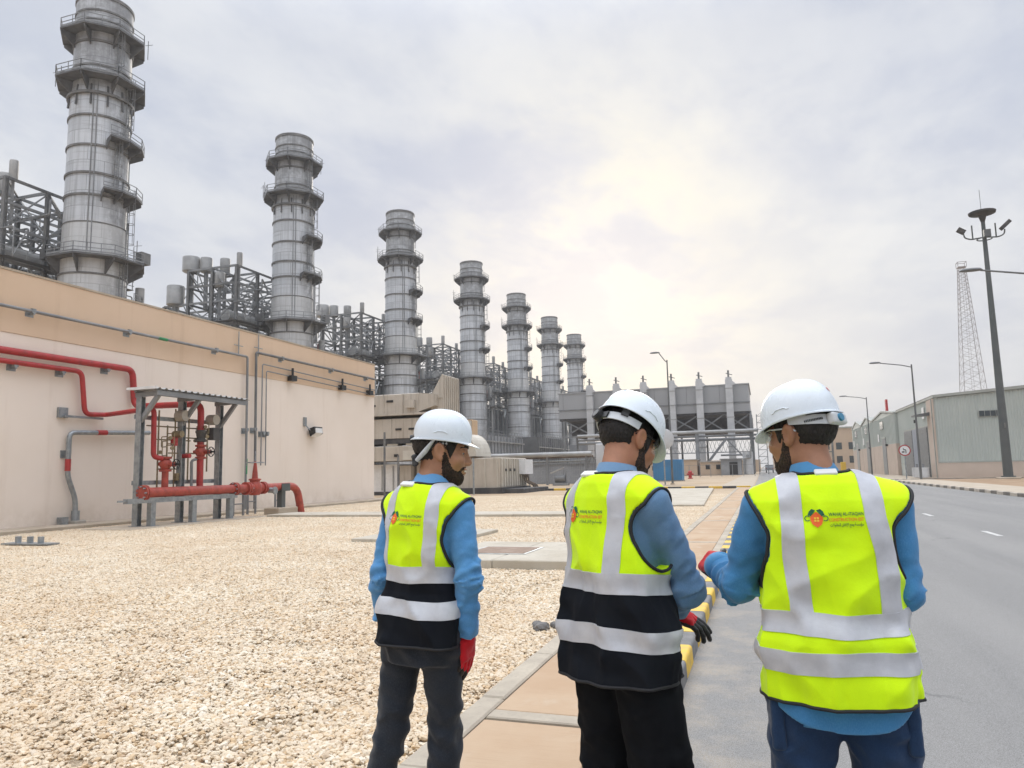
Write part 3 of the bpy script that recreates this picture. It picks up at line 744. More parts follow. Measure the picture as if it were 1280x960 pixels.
# risers with alarm valves
def riser(x, y, ztop, dark):
    MB().cyl((x, y, HZ), (x, y, ztop), .11, n=14).build('riser', M['red2'], pw, smooth=50)
    zb = 2.05 if not dark else 2.5
    q = MB(); q.lathe([(.11, -.25), (.2, -.24), (.2, -.18), (.13, -.16), (.19, -.05), (.2, .08), (.13, .18), (.2, .2), (.2, .26), (.11, .27)], 14, (x, y, zb)); a = q.build('alarm_valve', M['red2'], pw, smooth=40)
    q = MB(); q.cyl((x, y, zb), (x + .42, y, zb), .075, n=10); q.cyl((x - .3, y, zb + .02), (x, y, zb + .02), .06, n=8); q.build('valve_arm', M['red2'], a, smooth=40)
    q = MB(); q.tube([(x + .46, y + .17 * math.cos(t), zb + .17 * math.sin(t)) for t in [2 * PI * k / 12 for k in range(12)]], .018, 6, closed=True)
    q.cyl((x + .3, y, zb), (x + .62, y, zb), .03, n=8)
    for k in range(3): t = k * PI / 3; q.cyl((x + .46, y + .17 * math.cos(t), zb + .17 * math.sin(t)), (x + .46, y - .17 * math.cos(t), zb - .17 * math.sin(t)), .012, n=5)
    q.build('handwheel', M['black'], a)
    if dark:
        MB().lathe([(.115, 0), (.2, .02), (.2, .08), (.15, .12), (.17, .3), (.2, .34), (.2, .42), (.115, .44)], 14, (x, y, zb + .36)).build('strainer', M['plinth'], pw, smooth=40)
    q = MB()
    for k, (dx, dz, l) in enumerate(((.22, .25, .45), (-.22, .3, .5), (.28, .65, .4), (-.26, .6, .35))):
        q.tube([(x, y, zb + dz), (x + dx, y + .06, zb + dz), (x + dx, y + .06, zb + dz + l), (x, y + .03, zb + dz + l)], .018, 6, bend=.04)
    q.build('trim_piping', M['brass'], a)
    for k, (dx, dz) in enumerate(((.25, .55), (-.27, .42), (.16, .9))):
        MB().cyl((x + dx, y, zb + dz), (x + dx + .06, y - .03, zb + dz), .065, n=12).build('gauge', M['brass'], a)
    return a
riser(-19.25, 20.1, 2.3, False)
riser(-19.25, 21.75, 3.2, True)
# trim behind the valves
m = MB()
for x, y, z0, z1 in ((-19.45, 19.95, 1.0, 3.9), (-19.45, 20.35, .9, 3.4), (-19.45, 20.7, 1.2, 4.0), (-19.45, 21.0, 1.0, 3.1), (-19.45, 21.35, 1.5, 3.7), (-19.45, 22.05, 1.0, 2.6), (-19.45, 22.3, 1.8, 3.4)):
    m.cyl((x, y, z0), (x, y, z1), .028, n=6)
for z, y0, y1 in ((2.9, 19.8, 21.4), (2.45, 20.4, 22.2), (3.35, 19.4, 22.5), (1.9, 19.9, 21.0), (3.0, 20.8, 22.1)):
    m.cyl((-19.42, y0, z), (-19.42, y1, z), .025, n=6)
m.build('trim_piping', M['brass'], pw)
for i, (y, z, mt, r) in enumerate(((20.75, 3.75, 'concrete', .19), (22.3, 3.7, 'concrete', .19), (20.6, 3.1, 'brass', .12), (21.0, 2.35, 'red', .08))):
    MB().cyl((-19.4, y, z), (-19.05, y, z), r, n=16).build('alarm_bell' if i < 2 else 'gauge', M[mt], pw, smooth=40)
MB().box(-19.3, 22.15, 2.95, -19.05, 22.5, 3.4).build('pressure_switch', M['plinth'], pw)
MB().box(-19.4, 20.45, 2.7, -19.3, 20.68, 3.0).build('tag_plate', M['red'], pw)
m = MB().cyl((-19.42, 20.8, 1.5), (-19.42, 20.8, 1.75), .12, n=10); m.build('cap', M['brass'], pw)
m = MB(); m.tube([(-19.35, 21.45, 1.2), (-19.35, 21.42, 2.2), (-19.28, 21.6, 2.25)], .05, 8, bend=.1); m.build('drain_pipe', M['mid_steel'], pw)

# shelter over the valves
sh = thing('valve_shelter', 'galvanised steel shelter with a corrugated roof over the red valves', 'shelter', (-19.6, 21, 0))
PX = -19.35
for y in (19.05, 20.9, 22.8):
    q = MB()
    q.box(PX - .11, y - .09, .06, PX + .11, y - .075, 4.27); q.box(PX - .11, y + .075, .06, PX + .11, y + .09, 4.27); q.box(PX - .006, y - .075, .06, PX + .006, y + .075, 4.27)
    q.build('post', M['galv'], sh)
    MB().box(PX - .17, y - .17, .045, PX + .17, y + .17, .065).build('base_plate', M['galv'], sh)
    MB().beam((PX, y, 3.45), (-18.62, y, 4.31), .11, .14).build('knee_brace', M['mid_steel'], sh)
    MB().beam((PX - .2, y, 4.33), (-18.6, y, 4.37), .1, .14).build('rafter', M['mid_steel'], sh)
for x in (-19.5, -18.66): MB().beam((x, 18.95, 4.45), (x, 23.35, 4.45), .09, .08).build('purlin', M['mid_steel'], sh)
MB().box(-18.60, 18.92, 4.29, -18.55, 23.4, 4.45).build('fascia', M['mid_steel'], sh)
for z in (3.62, 1.45): MB().box(PX - .17, 18.95, z - .07, PX - .12, 23.1, z + .07).build('cross_rail', M['galv'], sh)
q = MB(); ny = 96
ys = [18.85 + 4.6 * i / ny for i in range(ny + 1)]
ph = [0, 0, 1, 1]
zs = [.05 * ((i % 6) in (2, 3)) for i in range(ny + 1)]
vs = [(x, y, 4.50 + z + (.03 if x < -19 else 0)) for x in (-19.75, -18.5) for y, z in zip(ys, zs)]
vs += [(x, y, z - .012) for x, y, z in vs]; n1 = ny + 1
q.add(vs, [(i, i + 1, n1 + i + 1, n1 + i) for i in range(ny)] + [(2 * n1 + i, 3 * n1 + i, 3 * n1 + i + 1, 2 * n1 + i + 1) for i in range(ny)]
      + [(i, 2 * n1 + i, 2 * n1 + i + 1, i + 1) for i in range(ny)] + [(n1 + i, n1 + i + 1, 3 * n1 + i + 1, 3 * n1 + i) for i in range(ny)])
q.build('corrugated_roof', M['pale_steel'], sh)
MB().box(-19.75, 18.82, 4.49, -18.5, 18.86, 4.58).build('roof_edge', M['white'], sh)
# stand under the header pipe
ps = thing('pipe_stand', 'galvanised stand with three legs under the red header pipe', 'pipe stand', (HX, 21, 0))
for y in (19.25, 21.1, 23.0):
    MB().box(HX - .09, y - .1, .05, HX + .09, y + .1, .80).build('leg', M['galv'], ps)
    MB().box(HX - .2, y - .16, .045, HX + .2, y + .16, .062).build('foot', M['galv'], ps)
MB().box(HX - .1, 18.2, .802, HX + .1, 23.3, .955).build('top_rail', M['galv'], ps)
MB().box(HX - .03, 17.9, .86, HX + .03, 18.2, .92).build('rail_end', M['galv'], ps)
t = thing('concrete_plinth', 'long low concrete plinth under the valve shelter', 'concrete slab', (-19.3, 21, 0))
MB().bbox(-20.4, 17.9, -.05, -18.4, 21.1, .05, .02).build('slab', M['concrete2'], t)
MB().bbox(-20.4, 21.11, -.05, -18.4, 24.4, .053, .02).build('slab', M['concrete2'], t)
t = thing('concrete_block', 'small tan concrete block beside the red pipe bend', 'concrete block', (-19, 26.0, 0))
MB().bbox(-19.35, 25.55, -.02, -18.65, 26.85, .30, .03).build('block', M['concrete2'], t)
pst = MB().box(HX - .12, 26.0, .30, HX + .12, 26.24, 1.0); pst.build('pipe_support_post', M['mast_grey'], t)
pst = MB().box(HX - .2, 25.9, .965, HX + .2, 26.45, 1.0); pst.box(HX + .17, 25.9, 1.0, HX + .2, 26.45, 1.28); pst.build('saddle', M['mast_grey'], t)
for i, (x, y, h, s) in enumerate(((-20.4, 26.1, 1.0, .5), (-20.2, 27.6, .98, .35), (-20.1, 24.9, .9, .6))):
    t = thing('pipe_support_frame', ('grey pipe support frame behind the red pipe bend', 'thin grey frame farthest along behind the red bend', 'grey frame beside the red gate valve')[i], 'frame', (x, y, 0), 'grey frames behind the red pipe')
    for yy in (y - s / 2, y + s / 2): MB().cyl((x, yy, 0), (x, yy, h), .05, n=8).build('post', M['mid_steel'], t)
    MB().cyl((x, y - s / 2 - .05, h), (x, y + s / 2 + .05, h), .045, n=8).build('crossbar', M['mid_steel'], t)
    MB().cyl((x, y - s / 2, h * .55), (x, y + s / 2, h * .55), .025, n=8).build('rail', M['mid_steel'], t)

# ------------------------------------------------------------------ exhaust stacks
def ladder_cage(x, y, az, z0, z1):
    """caged ladder on the shell at azimuth az"""
    m = MB(); c, s = math.cos(az), math.sin(az); tx, ty = -s, c
    for d in (-.25, .25): m.beam((x + c * .15 + tx * d, y + s * .15 + ty * d, z0), (x + c * .15 + tx * d, y + s * .15 + ty * d, z1), .07)
    z = z0
    while z < z1: m.beam((x + c * .15 - tx * .25, y + s * .15 - ty * .25, z), (x + c * .15 + tx * .25, y + s * .15 + ty * .25, z), .04); z += .6
    z = z0 + 2
    while z < z1:
        pts = [(x + c * (.15 + .75 * math.sin(a)) + tx * .38 * math.cos(a) * (1 if a else 1), y + s * (.15 + .75 * math.sin(a)) + ty * .38 * math.cos(a), z) for a in [PI * k / 6 for k in range(7)]]
        for p, q in zip(pts[:-1], pts[1:]): m.beam(p, q, .05)
        z += 1.2
    for a in (PI / 3, PI / 2, 2 * PI / 3):
        ox, oy = c * (.15 + .75 * math.sin(a)) + tx * .38 * math.cos(a), s * (.15 + .75 * math.sin(a)) + ty * .38 * math.cos(a)
        m.beam((x + ox, y + oy, z0 + 2), (x + ox, y + oy, z1), .04)
    return m
def ring_platform(parent, z, ri, ro, a0=0, a1=2 * PI, n=8, rail=True, brd=2.1, off=(0, 0)):
    full = a1 - a0 > 6.2
    k = n + (0 if full else 1)
    A = [a0 + (a1 - a0) * i / n for i in range(k)]
    def P(r, a, zz): return (off[0] + r * math.cos(a), off[1] + r * math.sin(a), zz)
    m = MB(); vs = []
    for a in A: vs += [(ri * math.cos(a), ri * math.sin(a), z), P(ro, a, z), P(ro, a, z + .2), (ri * math.cos(a), ri * math.sin(a), z + .2)]
    fs = []
    for i in range(n):
        p, q = i * 4, ((i + 1) % k) * 4
        fs += [(p + j, p + (j + 1) % 4, q + (j + 1) % 4, q + j) for j in range(4)]
    if not full: fs += [(0, 3, 2, 1), (4 * k - 4, 4 * k - 3, 4 * k - 2, 4 * k - 1)]
    m.add(vs, fs); m.build('platform_deck', M['platform'], parent)
    for a in A:
        m = MB()
        c, s = math.cos(a), math.sin(a); tx, ty = -s * .06, c * .06
        poly = [(ri * c + tx, ri * s + ty, z - brd), (ri * c + tx, ri * s + ty, z - .003), (off[0] + ro * .97 * c + tx, off[1] + ro * .97 * s + ty, z - .003), (off[0] + ro * .97 * c + tx, off[1] + ro * .97 * s + ty, z - .35)]
        m.prism(poly, (-2 * tx, -2 * ty, 0))
        m.build('support_bracket', M['platform'], parent)
    if rail:
        m = MB()
        E = [P(ro - .06, a, 0) for a in A]
        segs = list(zip(E, E[1:] + ([E[0]] if full else [])))
        for (x0, y0, _), (x1, y1, _) in segs:
            for zz in (.75, 1.3): m.beam((x0, y0, z + zz), (x1, y1, z + zz), .065)
            m.beam((x0, y0, z + .36), (x1, y1, z + .36), .03, .16)
            L = math.hypot(x1 - x0, y1 - y0); q = max(1, int(L / 1.3))
            for j in range(q + 1):
                t = j / q; m.beam((x0 + (x1 - x0) * t, y0 + (y1 - y0) * t, z + .28), (x0 + (x1 - x0) * t, y0 + (y1 - y0) * t, z + 1.3), .06)
        m.build('guard_rail', M['mid_steel'], parent)
def make_stack():
    t = thing('exhaust_stack', '', 'chimney')
    prof = [(3.42, 0), (3.40, 25.4), (3.26, 27.5), (3.24, 29.6), (3.19, 30), (3.14, 45.0), (3.02, 46.2), (2.98, 52.0), (2.96, 56.6), (2.86, 56.6), (2.86, 40)]
    MB().lathe(prof, 48).build('shell', M['stack'], t, smooth=35)
    for z, w, pr in ((56.3, .35, .10), (54.6, .22, .09), (53.5, .16, .08), (50.9, .24, .12), (48.0, .22, .10), (47.4, .15, .1), (44.6, .30, .32), (42.0, .22, .14), (38.5, .24, .14), (35.3, .24, .14), (32.8, .24, .14), (29.7, .14, .06), (23.9, .2, .10), (21.6, .2, .12), (19.6, .2, .1), (15, .2, .1), (10, .2, .1), (5, .2, .1)):
        r = float(np.interp(z, [p[1] for p in prof[:9]], [p[0] for p in prof[:9]]))
        MB().lathe([(r - .02, z - w / 2), (r + pr, z - w / 2), (r + pr, z + w / 2), (r - .02, z + w / 2)], 40).build('stiffener_ring', M['stack_ring'], t, smooth=35)
    ring_platform(t, 52.0, 2.95, 4.6, PI / 8, PI / 8 + 2 * PI, 8, True, 1.7)
    ring_platform(t, 46.3, 3.05, 4.85, PI / 8, PI / 8 + 2 * PI, 8, True, 1.6)
    ring_platform(t, 25.6, 3.40, 5.2, PI / 8, PI / 8 + 2 * PI, 8, True, 1.7, off=(.15, .25))
    ring_platform(t, 39.3, 3.15, 4.7, R(-28), R(52), 3, True, 1.1)
    ring_platform(t, 33.2, 3.15, 4.7, R(-34), R(40), 3, True, 1.1)
    ring_platform(t, 20.8, 3.4, 5.2, R(10), R(75), 3, True, 1.1)
    for i, (z0, z1, az) in enumerate(((26, 34.4, 22), (33.4, 40.4, -8), (39.4, 47.4, 14), (46.5, 53.2, -12), (0.5, 26.6, 8))):
        r = 3.15 if z0 > 26.5 else 3.4
        ladder_cage(r * math.cos(R(az)), r * math.sin(R(az)), R(az), z0, z1).build('caged_ladder', M['mid_steel'], t)
    m = MB()
    for az in (-55, -48, 30): m.cyl((3.3 * math.cos(R(az)), 3.3 * math.sin(R(az)), 26), (3.25 * math.cos(R(az)), 3.25 * math.sin(R(az)), 46), .06, n=6)
    m.build('drain_line', M['mid_steel'], t)
    # small fittings: antennas, floodlights and an instrument cabinet on the platforms
    m = MB()
    for a, z, h in ((200, 46.3, 3.2), (215, 46.3, 2.2), (60, 52, 2.4), (80, 25.6, 3.4), (20, 25.6, 2.8), (190, 52, 2.0)):
        x, y = 4.75 * math.cos(R(a)), 4.75 * math.sin(R(a)); m.beam((x, y, z), (x, y, z + h), .06); m.beam((x - .5, y, z + h * .8), (x + .5, y + .2, z + h * .8), .04)
    m.build('lightning_rod', M['dark_steel'], t)
    MB().box(-4.4, -3.1, 26.0, -2.6, -2.4, 27.2).build('equipment_cabinet', M['platform'], t)
    MB().box(4.0, 1.9, 25.9, 4.9, 3.2, 27.2).build('equipment_cabinet', M['dark_steel'], t)
    m = MB()
    for k in range(7): a = R(-120 + k * 30); m.beam((3.1 * math.cos(a), 3.1 * math.sin(a), 45.6), (3.3 * math.cos(a), 3.3 * math.sin(a), 43.2), .2, .12)
    m.build('gusset', M['platform'], t)
    MB().cyl((3.3, 3.4, 21.0), (3.3, 3.4, 23.4), .5, n=12).build('riser_vessel', M['pale_steel'], t, smooth=50)
    for k in range(4): MB().cyl((2.4 + .3 * k, 3.7, 21.0), (2.4 + .3 * k, 3.7, 23.0), .09, n=6).build('red_riser', M['red2'], t)
    return t
SY = [61.5, 98.6, 136.2, 176.8, 214.6, 252.5, 289.5]
ords = ('tallest looking weathered steel stack, nearest, at the far left', 'second weathered steel stack from the left', 'third steel stack from the left, just right of the wall corner',
        'fourth steel stack from the left, behind the bearded man in profile', 'fifth steel stack from the left', 'sixth steel stack from the left', 'smallest looking steel stack, last on the right')
stacks = []
for i, y in enumerate(SY):
    s = make_stack() if i == 0 else copy_tree(stacks[0])
    s['label'] = ords[i]; s['group'] = 'row of exhaust stacks'; stacks.append(s)
for s, y in zip(stacks, SY): s.location = (-70, y, 0)

# ------------------------------------------------------------------ boiler steelwork beside each stack
def make_frame():
    t = thing('boiler_steelwork', '', 'steel structure')
    rr = random.Random(5)
    X = [-5.6, -10.2, -14.8, -19.5]; Y = [-7.5, -2.5, 3.0, 8.5]; Z = [0, 8, 15, 21, 25.2, 29.0, 31.7, 34.4]
    col_src = {}
    for x in X:
        for y in Y:
            if x == X[3] and y in Y[1:3]: continue
            top = 34.4 if x > -15 else 29.0
            m = MB(); m.box(x - .21, y - .22, 0, x + .21, y - .17, top); m.box(x - .21, y + .17, 0, x + .21, y + .22, top); m.box(x - .035, y - .17, 0, x + .035, y + .17, top)
            m.build('column', M['dark_steel'], t)
    mats = ('dark_steel', 'mid_steel', 'mid_steel', 'dark_steel')
    for z in Z[1:]:
        xs = X if z < 30 else X[:3]
        for y in Y:
            MB().beam((xs[0], y, z), (xs[-1], y, z), .22, .32).build('beam', M[rr.choice(mats)], t)
        for x in xs:
            MB().beam((x, Y[0], z - .02), (x, Y[-1], z - .02), .22, .30).build('beam', M[rr.choice(mats)], t)
    for x in (X[0], X[1], X[2]):
        for a, b in zip(Y[:-1], Y[1:]):
            for z0, z1 in ((31.7, 34.2), (29, 31.7), (29, 34.2), (25.2, 29), (15, 21), (8, 15)):
                if rr.random() < .95:
                    p, q = ((a, z0), (b, z1)) if rr.random() < .5 else ((b, z0), (a, z1))
                    MB().beam((x, p[0], p[1]), (x, q[0], q[1]), .15).build('brace', M['mid_steel'], t)
    for y in (Y[0], Y[1], Y[3]):
        for a, b in zip(X[:2], X[1:3]):
            for z0, z1 in ((29, 34.2), (25.2, 29), (15, 21)):
                if rr.random() < .97:
                    p, q = ((a, z0), (b, z1)) if rr.random() < .5 else ((b, z0), (a, z1))
                    MB().beam((p[0], y, p[1]), (q[0], y, q[1]), .15).build('brace', M['mid_steel'], t)
    for a, b in zip(X[:2], X[1:3]):
        for c, d in zip(Y[:-1], Y[1:]): MB().beam((a, c, 34.3), (b, d, 34.3), .16).build('brace', M['dark_steel'], t)
    # silencers and vents on top
    for x, y, z, r, h in ((-15.3, -6.5, 34.5, 1.35, 2.5), (-13.2, -5.5, 34.5, .95, 2.4), (-11.2, -3.5, 34.5, .8, 2.6), (-9.4, -6.8, 31.4, .8, 2.4), (-6.0, -6.4, 34.5, .45, 2.2), (-6.4, 3.4, 34.5, .42, 1.8), (-17.6, -7.2, 29.1, 1.35, 3.2)):
        m = MB(); m.lathe([(0, 0), (r * .85, 0), (r, .15), (r, h - .15), (r * .93, h), (r * .55, h + .02), (r * .5, h - .3), (0, h - .3)], 20, (x, y, z)); m.build('silencer', M['pale_steel'], t, smooth=40)
        MB().cyl((x, y, z - 6), (x, y, z), r * .35, n=8).build('vent_pipe', M['mid_steel'], t)
    # drum, headers, ducts
    MB().cyl((-8, -7.0, 26.8), (-8, 8.2, 26.8), .95, n=18).build('steam_drum', M['pale_steel'], t, smooth=50)
    MB().cyl((-13, -7.0, 26.5), (-13, 8.2, 26.5), .7, n=16).build('steam_drum', M['pale_steel'], t, smooth=50)
    for x in (-6.6, -9.6, -12.0, -16.4):
        y = rr.uniform(-6.8, -4); MB().tube([(x, y, 0), (x, y, 22 + rr.uniform(0, 3)), (x, y + 6, 24), (x - 2, y + 9, 24.2)], rr.uniform(.2, .34), 10, bend=.8).build('steam_pipe', M['pale_steel'], t, smooth=50)
    pm = (M['pale_steel'], M['mid_steel'], M['galv'])
    for k in range(105):
        x = rr.uniform(-19, -5.2); y = rr.uniform(-8.2, 8); z = 19.5 + 13 * rr.random() ** 1.4; r = rr.uniform(.05, .17)
        d = rr.choice(((0, 1), (1, 0)))
        l = rr.uniform(2, 6)
        pts = [(x, y, z), (x + d[0] * l, y + d[1] * l, z), (x + d[0] * l, y + d[1] * l, z + rr.uniform(-4, 4)), (x + d[0] * l + d[1] * 1.5, y + d[1] * l + d[0] * 1.5, z)]
        MB().tube(pts, r, 7, bend=.3).build('pipe', rr.choice(pm), t, smooth=50)
    for k in range(34):
        x = rr.choice((-5.3, -5.0, -6.2, -8, -11, -14)); y = -8.2 + rr.uniform(0, 1.6) if x < -6 else rr.uniform(-8, 8); r = rr.uniform(.09, .3)
        MB().cyl((x, y, 0), (x, y, rr.uniform(14, 25)), r, n=8).build('downcomer', rr.choice(pm), t, smooth=50)
    for k in range(12):
        x = rr.uniform(-18, -6); y = rr.uniform(-7.5, 7.5); z = rr.choice((21.2, 25.4)); w = rr.uniform(.4, 1.1)
        MB().box(x - w, y - w, z, x + w, y + w * .6, z + rr.uniform(.8, 2)).build('equipment_box', rr.choice((M['mid_steel'], M['pale_steel'], M['rust'], M['far_grey'])), t)
    # walkways with rails
    for z in (21.0, 25.3):
        m = MB(); m.box(-20.3, -8.8, z + .16, -4.7, -7.7, z + .22); m.box(-5.5, -7.69, z + .165, -4.5, 9, z + .225); m.build('walkway', M['platform'], t)
        m = MB()
        for zz in (.7, 1.25):
            m.beam((-20.3, -8.75, z + zz), (-4.5, -8.75, z + zz), .07); m.beam((-4.5, -8.75, z + zz), (-4.5, 9, z + zz), .07)
        for k in range(11): m.beam((-20.3 + k * 1.57, -8.75, z + .2), (-20.3 + k * 1.57, -8.75, z + 1.25), .07)
        for k in range(12): m.beam((-4.5, -8.6 + k * 1.58, z + .2), (-4.5, -8.6 + k * 1.58, z + 1.25), .07)
        m.build('guard_rail', M['mid_steel'], t)
    m = MB(); m.box(-19, -6.8, 3.5, -6.2, 7.8, 20.2); m.build('boiler_casing', M['casing'], t)
    for k in range(7): MB().box(-18.8 + k * 2.0, -7.0, 3.5, -18.5 + k * 2.0, -6.81, 20.2).build('casing_rib', M['mid_steel'], t)
    for k in range(7): MB().box(-6.19, -6.6 + k * 2.3, 3.5, -5.98, -6.3 + k * 2.3, 20.2).build('casing_rib', M['mid_steel'], t)
    MB().tube([(-5.6, -3, 6.5), (-3.2, -3, 6.5), (-2.2, -1.5, 6.5)], 2.0, 16, bend=.8).build('flue_duct', M['pale_steel'], t, smooth=50)
    m = MB()
    for zz in (3.2, 6.0, 9, 12): m.box(-5.4, -8.6, zz, -3.2, 8, zz + .12)
    m.build('lower_deck', M['platform'], t)
    m = MB()
    for zz in (3.2, 6.0, 9, 12):
        for h in (.6, 1.2): m.beam((-3.25, -8.6, zz + h), (-3.25, 8, zz + h), .07)
        for k in range(11): m.beam((-3.25, -8.6 + k * 1.66, zz), (-3.25, -8.6 + k * 1.66, zz + 1.2), .06)
    m.build('guard_rail', M['mid_steel'], t)
    return t
fl = ('grey steel framework with silencers at the far left edge, beside the nearest stack', 'grey steel framework above the wall, beside the second stack', 'grey steel framework beyond the wall corner, beside the third stack',
      'grey steel framework between the third and fourth stacks', 'grey steel framework between the fourth and fifth stacks', 'grey steel framework between the fifth and sixth stacks', 'grey steel framework between the sixth and seventh stacks')
frames = []
for i, y in enumerate(SY):
    f = make_frame() if i == 0 else copy_tree(frames[0])
    f['label'] = fl[i]; f['group'] = 'boiler steelwork behind the stacks'; frames.append(f)
for f, y in zip(frames, SY): f.location = (-70, y + 1.0, 0)
# ------------------------------------------------------------------ beige turbine enclosure beyond the wall corner
te = thing('turbine_enclosure', 'stained beige turbine ducting with a tall wedge hood beyond the wall corner', 'turbine enclosure', (-24, 50, 0))
def louvre(x0, x1, y, z0, z1, n, par, mat='beige'):
    for k in range(n): MB().box(x0 + (x1 - x0) * k / n + .03, y - .05, z0, x0 + (x1 - x0) * k / n + .09, y, z1).build('panel_seam', M[mat], par)
m = MB(); m.bbox(-31, 50.0, 6.15, -24.2, 54, 7.62, .06); d1 = m.build('upper_duct', M['beige'], te)
MB().prism([(-24.2, 50.02, 6.2), (-22.9, 50.02, 6.6), (-22.9, 50.02, 7.45), (-24.2, 50.02, 7.6)], (0, 3.9, 0)).build('duct_transition', M['beige'], te)
for x in (-29.2, -27.2, -25.6): MB().box(x, 49.93, 6.16, x + .08, 49.998, 7.6).build('seam_strip', M['beige'], d1)
for x, z in ((-28.4, 6.7), (-26.9, 7.0)): MB().box(x, 49.95, z, x + .55, 49.997, z + .16).build('vent_slot', M['black'], d1)
MB().box(-25.2, 49.7, 6.5, -24.5, 49.998, 7.1).build('junction_box', M['beige'], d1)
MB().box(-31, 49.9, 5.98, -23.4, 54, 6.145).build('duct_sill', M['beige'], te)
# the wedge hood: sloping left side, ribbed face
m = MB(); m.prism([(-23.45, 50.6, 5.6), (-22.45, 50.6, 5.6), (-22.45, 50.6, 8.95), (-22.55, 50.6, 9.0), (-23.45, 50.6, 7.45)], (0, 3.1, 0)); hood = m.build('wedge_hood', M['beige'], te)
for k in range(8): MB().box(-22.448, 50.75 + k * .38, 5.65, -22.37, 50.87 + k * .38, 8.9).build('hood_rib', M['beige'], hood)
MB().box(-23.4, 50.55, 7.2, -22.5, 50.597, 7.28).build('hood_seam', M['beige'], hood)
MB().box(-22.45, 50.6, 4.3, -21.4, 53.6, 5.595).build('hood_base', M['beige'], te)
m = MB(); m.bbox(-31, 50.1, 4.25, -24.1, 54, 5.75, .05); d2 = m.build('middle_duct', M['beige'], te)
m = MB(); m.tube([(-24.09, 52, 5.0), (-22.8, 52, 5.0)], [.75, .5], 16); m.build('duct_cone', M['beige'], te, smooth=50)
for x in (-28.6, -26.6): MB().box(x, 50.03, 4.3, x + .07, 50.098, 5.72).build('seam_strip', M['beige'], d2)
for x in (-26.2, -25.1): MB().box(x, 50.05, 4.85, x + .5, 50.097, 5.0).build('vent_slot', M['black'], d2)
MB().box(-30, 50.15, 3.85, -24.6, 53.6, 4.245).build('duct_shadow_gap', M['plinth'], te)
for x in (-30.4, -27.0, -25.4): MB().box(x, 50.2, 3.7, x + .9, 50.9, 4.2).build('saddle_block', M['beige_light'], te)
m = MB(); m.bbox(-31, 50.05, 2.55, -23.2, 54, 3.66, .05); d3 = m.build('lower_duct', M['beige'], te)
MB().box(-25.5, 49.9, 2.6, -23.8, 50.045, 3.3).build('access_panel', M['beige_light'], d3)
MB().box(-26.3, 50.0, 2.85, -25.95, 50.047, 3.05).build('vent_slot', M['black'], d3)
MB().box(-31, 50.6, .25, -26.2, 54, 2.3).build('white_cabinet', M['white'], te)
for k in range(5): MB().box(-30.5 + k * .95, 50.53, .35, -30.4 + k * .95, 50.598, 2.2).build('cabinet_rib', M['pale_steel'], te)
MB().box(-26.15, 50.65, .25, -25.2, 54, 2.2).build('cabinet', M['beige'], te)
MB().box(-31, 50.5, -.05, -24.9, 54.2, .25).build('plinth', M['plinth'], te)
MB().cyl((-24.2, 51, 5.75), (-24.2, 51, 6.4), .08, n=8).build('stub_post', M['mid_steel'], te)
# rounded exhaust hood behind the first man
m = MB(); pr = [(-24.5, 51, 2.75), (-21.3, 51, 2.75)]
pr += [(-21.3 + 1.25 * math.sin(t), 51, 2.75 + 1.75 * math.cos(t)) for t in [PI / 2 - PI / 2 * k / 8 for k in range(0, 9)]] + [(-24.5, 51, 4.5)]
m.prism(pr, (0, 3.2, 0)); rh = m.build('rounded_hood', M['beige_light'], te)
MB().box(-21.5, 50.93, 2.8, -21.35, 50.997, 4.48).build('hood_seam', M['beige'], rh)
MB().box(-22.6, 50.93, 3.5, -22.0, 50.997, 3.66).build('vent_slot', M['black'], rh)
MB().box(-24.5, 50.9, 2.65, -20.6, 54, 2.745).build('hood_sill', M['tan_lintel'], te)
MB().bbox(-23.0, 53.7, 4.505, -21.4, 54.9, 5.7, .04).build('tan_panel', M['tan_lintel'], te)
for i, (x, y) in enumerate(((-25.9, 47.8), (-24.9, 48.0))):
    o = MB().cyl((x, y, 0), (x, y, 4.6 if i == 0 else 2.9), .08, n=8).build('steel_post', M['dark_steel'], None)
    tag(o, ('taller dark post in front of the beige ducts', 'shorter dark post in front of the beige ducts')[i], 'post')

gc = thing('generator_container', 'beige generator container with ribbed end on a dark plinth', 'container', (-19.5, 54, 0))
MB().bbox(-25.0, 51.2, .42, -18.25, 57.6, 2.62, .05).build('body', M['beige'], gc)
for k in range(7): MB().box(-24.2 + k * .95, 51.12, .44, -24.12 + k * .95, 51.198, 2.58).build('panel_seam', M['beige_light'], gc)
for k in range(11):
    y = 51.35 + k * .56
    MB().box(-18.248, y, .5, -18.13, y + .22, 2.55).build('end_rib', M['beige_light'], gc)
MB().box(-18.12, 55.3, 1.35, -17.6, 57.3, 2.5).build('switch_box', M['white'], gc)
for k in range(3): MB().tube([(-17.85, 55.7 + k * .5, 1.35), (-17.8, 55.7 + k * .5, .8), (-17.3, 56.2 + k * .5, .5), (-17.2, 56.3 + k * .5, .3)], .06, 6, bend=.15).build('cable', M['rust'], gc)
for k in range(3): MB().box(-18.125, 52.0 + k, 1.6, -18.1, 52.35 + k, 1.8).build('vent_slot', M['black'], gc)
MB().box(-25.2, 51.0, -.05, -18.0, 57.9, .415).build('plinth', M['plinth'], gc)
MB().bbox(-17.99, 51.6, -.05, -16.6, 58.2, .32, .03).build('step', M['plinth'], gc)
o = MB().cyl((-19.55, 49.2, 0), (-19.55, 49.2, 2.6), .07, n=8).build('pipe_post', M['galv'], None)
tag(o, 'thin galvanised post standing before the beige container', 'post')

